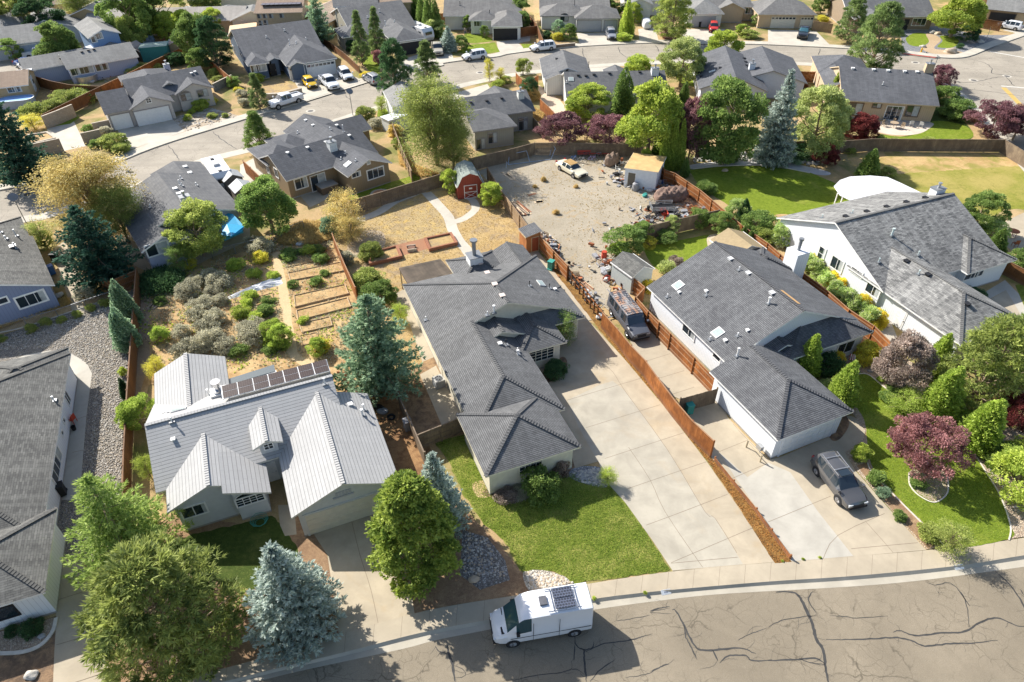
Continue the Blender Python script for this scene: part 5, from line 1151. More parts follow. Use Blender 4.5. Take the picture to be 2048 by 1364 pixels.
for px,py,h in ((687,264,.9),(660.5,260,.3),(596,267,.3),(712,322,.25),(682.5,319,.25),(691,307,.25)):TNh.item('pipe',px,py,.1,h)
TNh.item('sky',695,329,.8,.12,d=.8);TNh.item('chimney',665,298,1.0,1.0,plain('chimney_white',(.7,.7,.68),.6),.9)
# grey-olive house, centre
CG=House('olive grey sided house with tall windows behind the gravel yard',(1071.6,220.7),19,W_OL,SH_F,
 [(-10.3,0,.0,8.2,'x','gg',2.9,.42),(-10.8,-4.4,-4.4,4,'x','gh',2.88,.3),(-6.2,-.5,3.5,9.0,'y','gg',2.85,.4)],trim=TRM_G,zo=2.9)
for px,py,w,h in ((1017,254,1.2,1.5),(1046,252,1.3,1.6),(1046,238,1.3,.4),(1017,241,1.2,.4)):CG.win(0,'s',px,py,w,h,2,1,blind=.4)
for px,py in ((960,288),(985,276)):CG.win(1,'s',px,py,1.2,1.4,2,1,blind=.4)
CG.item('chimney',1041,195,.9,.9,W_LT,.8)
for px,py in ((941,205.5),(973,202),(1003,197)):CG.item('vent',px,py,.35,.2,DARK)
# white houses across the middle
W1=House('long white house with dark roof and square chimney behind the plum trees',(1135.6,193.1),1.5,W_LT,SH_F,
 [(-.3,15.5,-.2,9.6,'x','gg',2.7,.44),(-3.2,4.9,9.0,18.6,'y','gg',2.7,.35),(-3.0,1.6,7.8,13,'y','gg',2.68,.4),(7,11,8,12.5,'y','gg',2.6,.4)])
W1.win(0,'w',1109,185,.8,1.2,2,1,blind=.5);W1.win(0,'s',1270,190,1.5,1.0,2,1,blind=.4)
for px,py in ((1156,151),(1171.5,152),(1187.5,149.5),(1218.5,147),(1279,144.5),(1113,118),(1134,140.5)):W1.item('vent',px,py,.35,.2,DARK)
W1.item('sky',1142,159,.8,.12,d=.7);W1.item('chimney',1309,148,1.1,.9,W_WH2,.9);W1.item('pipe',1177,137,.1,1.0,DARK);W1.item('pipe',1133,166,.1,.3)
W2=House('pale lilac house with twin dark gable roofs between the lime tree and the blue spruce',(1391.3,150.5),-8,plain('stucco_white_lilac',(.6,.6,.64),.8,var=.05),SH_F3,
 [(0,10.5,-6.5,9.5,'y','gg',2.7,.4),(6,17.2,-2.0,11.0,'y','gg',2.7,.32)],trim=TRM_G)
W2.win(0,'s',1516,195,.9,1.4,2,1,blind=.3);W2.item('chimney',1503,138,.9,.9,W_WH2,.9);W2.item('sky',1424,143,.9,.12,d=.5)
for px,py in ((1488,117),(1491,124),(1493,131),(1399,147),(1402,153),(1440,136)):W2.item('vent',px,py,.4,.2,DARK)
BE=House('beige house with broad dark roof and patio doors, at the street junction',(1689,200.6),-11.6,W_BG,SH_F3,
 [(-.3,13.2,0,15.2,'x','gg',2.7,.34),(-2.0,6.2,12.4,21.3,'y','hh',2.7,.4),(-1.9,3.0,5,14,'y','gg',2.68,.4)],trim=TRM_BR,fascia=TRM_TAN)
for px,py,w,h,n in ((1710,218,1.9,1.7,2),(1754,211,1.1,.6,2),(1825,222,1.7,1.5,2)):BE.win(0,'s',px,py,w,h,n,1,blind=.5,tw=.14)
BE.win(0,'s',1788,224,2.3,2.0,3,1,blind=.1,zc=1.1,name='patio_door',trim=WHITE);BE.win(0,'w',1645,163,.7,1.3,1,2,blind=.4,trim=WHITE)
for px,py in ((1705.5,137.5),(1747,140),(1776,142),(1809,143.5),(1834,144.5)):BE.item('vent',px,py,.4,.25)
BE.item('chimney',1855,143,1.1,1.2,W_BG,.9);BE.item('pipe',1765,170,.1,.4);BE.item('pipe',1849,117,.12,1.1,DARK)
# beyond the street
TL=House('pale taupe three-car house with arched dormer and white garage doors beyond the street',(211.9,228.2),32.7,W_GT,SH_F3,
 [(-.2,3.8,-.0,8.0,'x','gg',2.7,.5),(3.1,9.5,-.3,8,'y','gg',2.7,.44),(4.0,15.8,2.7,12.0,'x','gg',2.8,.44),(10.2,16.1,2.2,8,'y','gg',2.8,.44),(4.2,12,10,17,'y','gh',2.68,.4),(9.0,11.2,4.4,8.5,'y','gg',3.6,.44)],trim=TRM_G)
TL.gar(0,'s',243,240,2.6,2.15,G_W);TL.gar(1,'s',306,229,4.9,2.2,G_W);TL.win(1,'s',297,201,.6,.6,2,2,blind=0,trim=WHITE);TL.win(3,'s',372,194,1.5,1.0,2,2,blind=.5,arch=True);TL.win(3,'s',405,186,1.5,1.0,2,1,blind=.4);TL.win(5,'s',325,165,.9,.6,3,2,blind=.2,arch=True,trim=WHITE)
TL.item('chimney',335,138,.9,.8,W_LV,.8)
for px,py in ((346,131),(350,138),(352,130),(383,147),(390,144)):TL.item('vent',px,py,.3,.2)
BN=House('navy sided house with charcoal hip roofs, white trim and arched porch',(577.2,131.6),27,W_NV,SH_F3,
 [(0,2.85,-.4,5,'y','gh',2.68,.4),(-.4,8.5,.2,11,'y','hg',2.7,.42),(-6.2,7.9,6.3,23.4,'x','gg',2.75,.36),(-6.2,-2.5,3.4,11,'y','hh',2.7,.42),(-2.5,-.4,4.2,9,'y','gg',2.72,.42)])
BN.gar(1,'s',595,147,2.5,2.15,G_W,1);BN.gar(1,'s',643,138,4.9,2.2,G_W,1);BN.win(3,'s',522,132,1.6,1.3,2,1,blind=.7);BN.win(3,'s',506,134,1.2,1.3,2,1,blind=.7);BN.door(4,'s',544,130,1.1,2.1,DARK)
BN.win(2,'w',472,115,.9,1.4,2,1,blind=.2)
for px,py,h in ((580,90,.9),(593,88,.4),(612,79,.3),(569,62,.3),(533,75,.3)):BN.item('pipe',px,py,.12,h)
GG=House('olive grey house with charcoal roofs and an open garage, behind two pines',(790.3,84),25.8,W_OL,SH_F,
 [(-.3,6.1,0,11.0,'y','hg',2.7,.43),(-6.0,7.2,8.0,25.3,'x','gg',2.8,.34),(-8.0,-2.5,7.2,14,'y','hh',2.7,.42)],trim=WHITE)
GG.gar(0,'s',820,98,4.9,2.2,dark=True)
for px,py,h in ((759,24,.5),(735,36,.3),(771,52,.9),(789,44,.3)):GG.item('pipe',px,py,.12,h)
W3=House('white house with grey hip roofs and an open double garage on the far curve',(982.2,52.6),0.5,W_LT,SH_F2,
 [(0,6.2,0,10,'y','hh',2.7,.42),(-9.9,6.3,7.4,21.5,'x','gh',2.8,.34),(-4.6,1.4,4.2,10,'x','hh',2.72,.4)])
W3.gar(0,'s',1011,64,4.8,2.2,dark=True);W3.win(2,'s',956,45,1.6,1.1,3,1,blind=.2)
for px,py in ((920,10),(979,27)):W3.item('pipe',px,py,.12,.6,DARK)
G4=House('light grey house with two grey garage doors and an arched window',(1149.4,37.1),-1.0,W_LT,SH_F2,
 [(0,9.3,0,7.5,'x','hh',2.7,.44),(-7,3,2.0,9.5,'x','hh',2.7,.4),(-7.0,8,8.0,20,'x','gg',2.8,.34)],trim=TRM_G)
G4.gar(0,'s',1178,51,4.9,2.2,G_G);G4.gar(0,'s',1221,48,2.5,2.15,G_G);G4.win(1,'s',1129,30,1.5,1.0,2,1,blind=.5,arch=True,trim=DARK)
G4.item('pipe',1149,12,.1,1.0,DARK)
G5=House('light grey house with a grey garage door behind the red vehicle and the big pine',(1375,27.6),-1.5,W_LT,SH_FG,[(0,7.6,0,12,'y','hh',2.7,.44),(-12,6,9,19,'x','gg',3.2,.34),(-12,-6.5,4,12,'y','gg',3.6,.4)])
G5.gar(0,'s',1407,46,4.9,2.2,G_G,trim=WHITE)
T6=House('beige stone trimmed house with a windowed garage door and dark SUV outside',(1536,28.8),-3,W_BG,SH_F2,[(-2.0,9.9,-.2,10,'x','hh',2.7,.44),(-14,-1.0,5.5,16,'x','hh',2.75,.4),(-9.5,-3.5,4.0,10,'y','gg',2.6,.44)],trim=TRM_TAN)
T6.gar(0,'s',1565,47,4.9,2.2,G_C,1,trim=TRM_TAN);T6.gar(0,'s',1612,47,2.5,2.15,G_C,1,trim=TRM_TAN);T6.win(1,'s',1523,20,1.6,1.3,3,1,blind=.4,trim=WHITE)
D7=House('low brown house with wide charcoal roof behind the two kidney lawns',(1736.6,32.6),-3,plain('stucco_brown',(.25,.19,.13),.8),SH_F,[(-4,13.4,0,13,'x','gg',2.7,.38),(-3.5,4.5,-2.2,8,'y','gg',2.66,.3)],trim=WHITE)
D7.win(0,'s',1838,44,2.6,1.3,3,1,blind=0);D7.door(0,'s',1812,48,1.0,2.1,DARK)
b=MB(); 
for px in (1818,1855):
    q=D7.local(G(px,46,1.3));b.box(q.x-.12,q.x+.12,q.y-.12,q.y+.12,0,2.75)
b.build('porch_post',WHITE,D7.root)
T8=House('tan house with its broad gable side cut by the top right corner',(1970,18),-28,W_TS,SH_FG,[(0,9,0,20,'x','gg',2.7,.44),(-6,3,4,18,'y','gg',2.7,.4)],trim=TRM_BR)
T8.gar(0,'s',2005,32,4.5,2.2,dark=True)
PB=House('periwinkle ranch house with grey roof and round pool behind the red fence',(132.9,138.5),35.5,W_PB,SH_FG,[(0,11.6,0,8.5,'x','gg',2.7,.36),(-6,4,3.0,10.0,'x','gg',2.7,.36)])
for px,py,w,n in ((144,139,1.3,2),(170,133,2.2,3),(193,122,1.0,1),(205,118,.8,1)):PB.win(0,'s',px,py,w,1.2,n,1,blind=.3)
for px,py in ((163,104),(176,101),(187,99),(121,117)):PB.item('vent',px,py,.35,.2,DARK)
TB=House('blue two level house with grey gable roof at the upper left',(176,77),38,siding('siding_bright_blue',(.22,.33,.52),.3),SH_FG,[(0,5.5,0,11,'y','gg',5.2,.4),(0,6.5,-3,5,'y','gg',2.7,.4)],zo=5.2)
TB.win(0,'s',184,73,.8,.9,1,1,blind=.3);TB.win(0,'s',197,72,1.2,.9,2,1,blind=.3);TB.win(1,'s',186,92,1.0,.8,1,1,blind=.3)
GL=House('grey blue garage house with mottled grey roofs at the upper left edge',(0,92),28,siding('siding_grey_blue',(.4,.44,.5),.3),SH_FG,[(-12,9.5,0,11,'x','gg',2.7,.36),(2,14,6,18,'y','gg',2.7,.36),(-8,4,10,22,'x','gg',2.9,.36)])
GL.gar(0,'s',42,91,4.8,2.2,plain('garage_blue_grey',(.35,.42,.52),.5))
BR=House('brown house with shingled roof at the left edge beside a red parasol',(-20,178),20,W_TS,SH_FB,[(-6,5.4,0,7.5,'x','gg',2.7,.36)],trim=WHITE)
BR.win(0,'s',19,168,1.2,.9,2,1,blind=.2);BR.win(0,'s',30,166,.8,.9,1,1,blind=.2)
FR=House('low tan ranch house with long grey brown roof among the cottonwoods',(165,47),3,W_TS,shingle('shingle_far_taupe',(.33,.3,.27),(.38,.35,.31),row=.3,wid=.6,line=.8),[(0,32,0,9,'x','gg',2.7,.36),(-6,6,3,13,'y','gg',2.7,.36)])
F2=House('small grey house with a pale roof beside the blue pickup at the top',(410,40),12,W_PG,SH_FG,[(0,9,0,9,'x','hh',2.7,.36),(5,14,-2,8,'y','gh',2.7,.36)])
TS=House('two storey tan house with solar panels and dark pergola at the top',(507,27),4,W_TS,SH_FB,[(0,9.3,0,9,'x','gg',5.4,.3)],zo=5.4,trim=TRM_TAN)
for px,py in ((516,28),(529,27),(541,26),(562,24),(520,46),(532,45)):TS.win(0,'s',px,py,.8,.9,1,1,blind=.4)
b=MB()
for k in range(9):x0=1.2+k*.85;b.box(x0,x0+.8,2.0,3.7,6.25+.1,6.35+.1)
b.build('solar_panel',plain('dark_panel',(.08,.06,.07),.3,.5),TS.roof)
b=MB();b.box(3.2,7.6,-3.2,.2,2.6,2.75)
for x0 in (3.3,7.4):b.box(x0,x0+.15,-3.1,-2.95,0,2.6)
b.build('pergola',plain('dark_timber',(.09,.05,.04),.7),TS.root)
WT=House('two storey white house with blue grey roof cut by the top edge',(666,14),12,W_WH2,SH_F,[(0,9,0,9,'x','gg',5.4,.35),(1,5,-3,3,'y','gg',2.7,.4)],zo=5.4)
for px,py in ((677,12),(690,10),(706,11)):WT.win(0,'s',px,py,.7,.8,1,1,blind=.1)
T9=House('tan two storey house behind the white one at the top',(735,8),8,W_TS,SH_FB,[(0,9,0,9,'x','gg',5.4,.3)],zo=5.4,trim=TRM_TAN);T9.win(0,'s',755,10,1.0,1.0,2,1,blind=.3)
F3=House('small blue grey house under the far street trees at the top left',(192,14),18,siding('siding_powder',(.35,.45,.6),.3),SH_F,[(0,7,0,8,'y','gg',2.7,.44)]);F3.gar(0,'s',207,20,3.6,2.1,G_W)
F4=House('cream gabled house at the top beside the parked cars',(432,8),18,W_CR,SH_FG,[(0,9,0,9,'y','gg',2.9,.44),(-6,3,4,12,'x','gg',2.9,.4)]);F4.gar(0,'s',440,14,3,2.2,dark=True)
F5=House('brown roofed house at the top left behind the green trees',(40,12),14,W_TS,SH_FB,[(0,14,0,9,'x','gg',2.7,.36)])
TH=House('taupe low roof house between the two storey tan house and the spruce',(570,42),-18,W_TS,shingle('shingle_far_taupe2',(.33,.26,.2),(.38,.3,.23),row=.3,wid=.6,line=.8),[(0,9,0,12,'y','gg',2.7,.36)])
# ---------------------------------------------------------------- fences and walls
fence('cedar board fence between the gravel yard and the long house',[(975,335),(1000,378),(1024,410),(1056,452)],1.8,TANB,inner=-1)
fence('orange cedar fence behind the small brown garden shed and rusty boards',[(1079,472),(1108,503),(1136,532)],1.8,CEDAR,inner=-1)
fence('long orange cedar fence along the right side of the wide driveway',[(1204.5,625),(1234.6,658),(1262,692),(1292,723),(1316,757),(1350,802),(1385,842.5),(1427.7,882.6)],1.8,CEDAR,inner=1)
fence('low board edging beside the orange mulch strip down to the pavement',[(1428,922),(1465,968),(1510,1024),(1540,1066),(1578,1118)],.4,CEDAR,at_top=False,inner=1,cap=False)
fence('orange cedar fence between the parked van and the white sided house',[(1272,595),(1297,623),(1342,668),(1390,716),(1432.7,759.7)],1.8,CEDAR,inner=-1)
fence('weathered brown double gate across the narrow side driveway',[(1362.5,797),(1436,777)],1.7,WEATH,inner=1,cap=False)
fence('short orange cedar fence against the small grey shed',[(1257,547.6),(1290,575),(1272,595)],1.8,CEDAR,inner=-1)
fence('greyed board fence behind the small fenced lawn with climbing shrubs',[(1272,458),(1350,440),(1440,420)],1.8,WEATH,inner=1)
fence('cedar fence along the right side of the gravel yard',[(1303,308),(1330,340),(1350,347),(1400,380),(1450,422),(1483,450)],1.8,CEDAR,inner=-1)
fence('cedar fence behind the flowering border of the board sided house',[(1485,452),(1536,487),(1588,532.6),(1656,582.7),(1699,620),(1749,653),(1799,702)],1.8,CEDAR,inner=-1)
fence('greyed board fence behind the bicycles and the cream sedan',[(938,318),(980,308),(1024,298),(1069,286),(1140,286),(1275,289),(1303,308)],1.8,WEATH,inner=1)
fence('brown board fence across the dry yard under the junction house',[(1560,283),(1640,284),(1710,281),(1744,278),(1880,279),(2010,279.6),(2060,310)],1.8,WEATH,inner=1)
fence('brown board fence below the taupe house with its strip of lawn',[(700,402),(760,385),(830,364),(878,349.5),(905,338)],1.8,WEATH,inner=-1)
fence('orange side lit fence between the garden plots and the dry backyard',[(663.7,467),(685,520),(710,575)],1.8,CEDAR,inner=1)
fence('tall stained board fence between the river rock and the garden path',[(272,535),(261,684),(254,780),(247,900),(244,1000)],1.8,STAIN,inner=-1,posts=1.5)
fence('dark stained board fence under the big dark spruce',[(200.6,555),(218,563),(271,542)],1.8,STAIN,inner=-1)
wirefence('black wire fence along the straw strip by the river rock yard',[(-20,655),(110,620),(220,583)])
wirefence('galvanised wire fence along the top of the garden plots',[(371,517.5),(420,500),(512,478.7),(605,442)])
fence('weathered fence between the side yards under the blue green fir',[(795,787),(820,840),(848,905)],1.7,WEATH,inner=1)
fence('short brown fence closing the side yard by the cream garage',[(835.5,870),(880,852),(928,832)],1.7,WEATH,inner=-1)
fence('red brown fence in front of the periwinkle house',[(62.7,150.5),(100,162),(140,170),(200.6,173)],1.8,STAIN,inner=1)
fence('long red brown fence running up from the taupe three car house',[(200.6,173),(250,150),(310,120),(368.6,92.8)],1.8,CEDAR,inner=1)
fence('red brown fence between the sage field and the block walls',[(82.7,230),(140,202),(200.6,173)],1.8,STAIN,inner=1)
fence('stained fence beside the navy house under the dark trees',[(411,113),(440,137),(461,155)],1.8,CEDAR,inner=1)
fence('light board fence above the navy house at the building site',[(460,62),(490,60),(512,60)],1.6,CEDAR,inner=1)
fence('rust red rail fence up the slope between navy and olive houses',[(640,75),(660,85),(690,108),(717.6,133)],1.3,STAIN,inner=1)
fence('fence of pale pickets right of the taupe house under the willow',[(778,231),(790,262),(805,300),(823,342)],1.7,TANB,inner=-1)
fence('bright orange corner fence beside the white house by the street',[(1031.5,146),(1052,167),(1077,150)],1.8,CEDAR,inner=1)
fence('orange fence behind the plum trees at the long white house',[(1080,198),(1097,214),(1114,232)],1.8,CEDAR,inner=1)
fence('brown fence under the grey olive house corner',[(1065,235),(1085,255)],1.6,WEATH,inner=1)
fence('bright orange fence between the lilac and the beige house',[(1548.5,140),(1581,135.4),(1599,150),(1619,173)],1.8,CEDAR,inner=1)
fence('short orange fence joining the beige house',[(1599,143),(1631,144)],1.8,CEDAR,inner=1)
fence('dark red fence left of the white jeep at the corner',[(1958,36),(2005,44)],1.8,STAIN,inner=1)
fence('red fence down the side of the white house with open garage',[(1049,20),(1062,34),(1074,50),(1086,80)],1.8,STAIN,inner=1)
fence('short red gate right of the open double garage',[(1040,56),(1074,52)],1.8,STAIN,inner=1)
fence('red fence behind the little lawn at the top',[(872,27),(900,27)],1.8,STAIN,inner=1)
fence('orange fence right of the lavender house by the garden sheds',[(485,321),(500,335),(519,353)],1.8,CEDAR,inner=1)
fence('reddish fence at the foot of the taupe three car drive',[(250,112),(300,88),(330,76)],1.6,STAIN,inner=1)
fence('pale fence beside the twin garage of the beige stone house',[(1628,42),(1666,48)],1.8,TANB,inner=1)
fence('red fence at the right edge beside the plum trees',[(1940,222),(1962,232)],1.4,STAIN,inner=1)
fence('faded wooden fence at the far right of the mottled roof house',[(2012,520),(2060,545)],1.6,STAIN,inner=1)
wallblock('tan block wall between the sage field and the narrow paved drive',[(82.7,233),(112,222),(143,209)],1.9)
wallblock('tan block wall along the street side left of the paved drive',[(55,290),(90,283),(118,277)],1.9)
wallblock('short tan block wall joining the shrub bed and garage',[(160,267),(198,259)],1.7)
wallblock('tan block wall beside the single garage door',[(183,247),(217,240)],1.5)
wallblock('grey stone wall between the three car house and the navy house',[(425,168),(445,158),(462,150)],1.3,mat=shingle('stone_wall',(.22,.2,.17),(.32,.29,.25),.2,.35,.5,0))
wallblock('low rubble wall under the dry front yard of the navy house',[(530,188),(565,186),(602,176)],.7,.5,mat=shingle('stone_wall2',(.3,.26,.2),(.42,.37,.3),.2,.35,.5,0))
wallblock('low dark wall in front of the shrubs at the light grey house',[(1085,88),(1110,90),(1150,86)],.5,.3,mat=shingle('stone_wall3',(.2,.15,.11),(.3,.23,.17),.2,.35,.5,0))
# open rail line with posts
P=[G(x,y,1.3) for x,y in ((1137,537),(1160,566),(1182,595),(1204,624))];P=[Vector((q.x,q.y,0)) for q in P]
rt=empty('rail_fence',P[0],0,'open rusty rail fence with bare posts beside the gravel lane','fence');mb=MB()
for a,b in zip(P,P[1:]):mb.bar(a-P[0]+Vector((0,0,1.3)),b-P[0]+Vector((0,0,1.3)),.09,.09);mb.bar(a-P[0]+Vector((0,0,.6)),b-P[0]+Vector((0,0,.6)),.05,.09)
mb.build('rail',CEDAR,rt);pb=MB();pb.box(-.07,.07,-.07,.07,0,1.5);src=pb.build('post',STAIN,rt);pts_=[]
for a,b in zip(P,P[1:]):pts_ += [a.lerp(b,k/3)-P[0] for k in range(3)]
src.location=pts_[0]
for q in pts_[1:]:c=src.copy();COL.objects.link(c);c.parent=rt;c.location=q
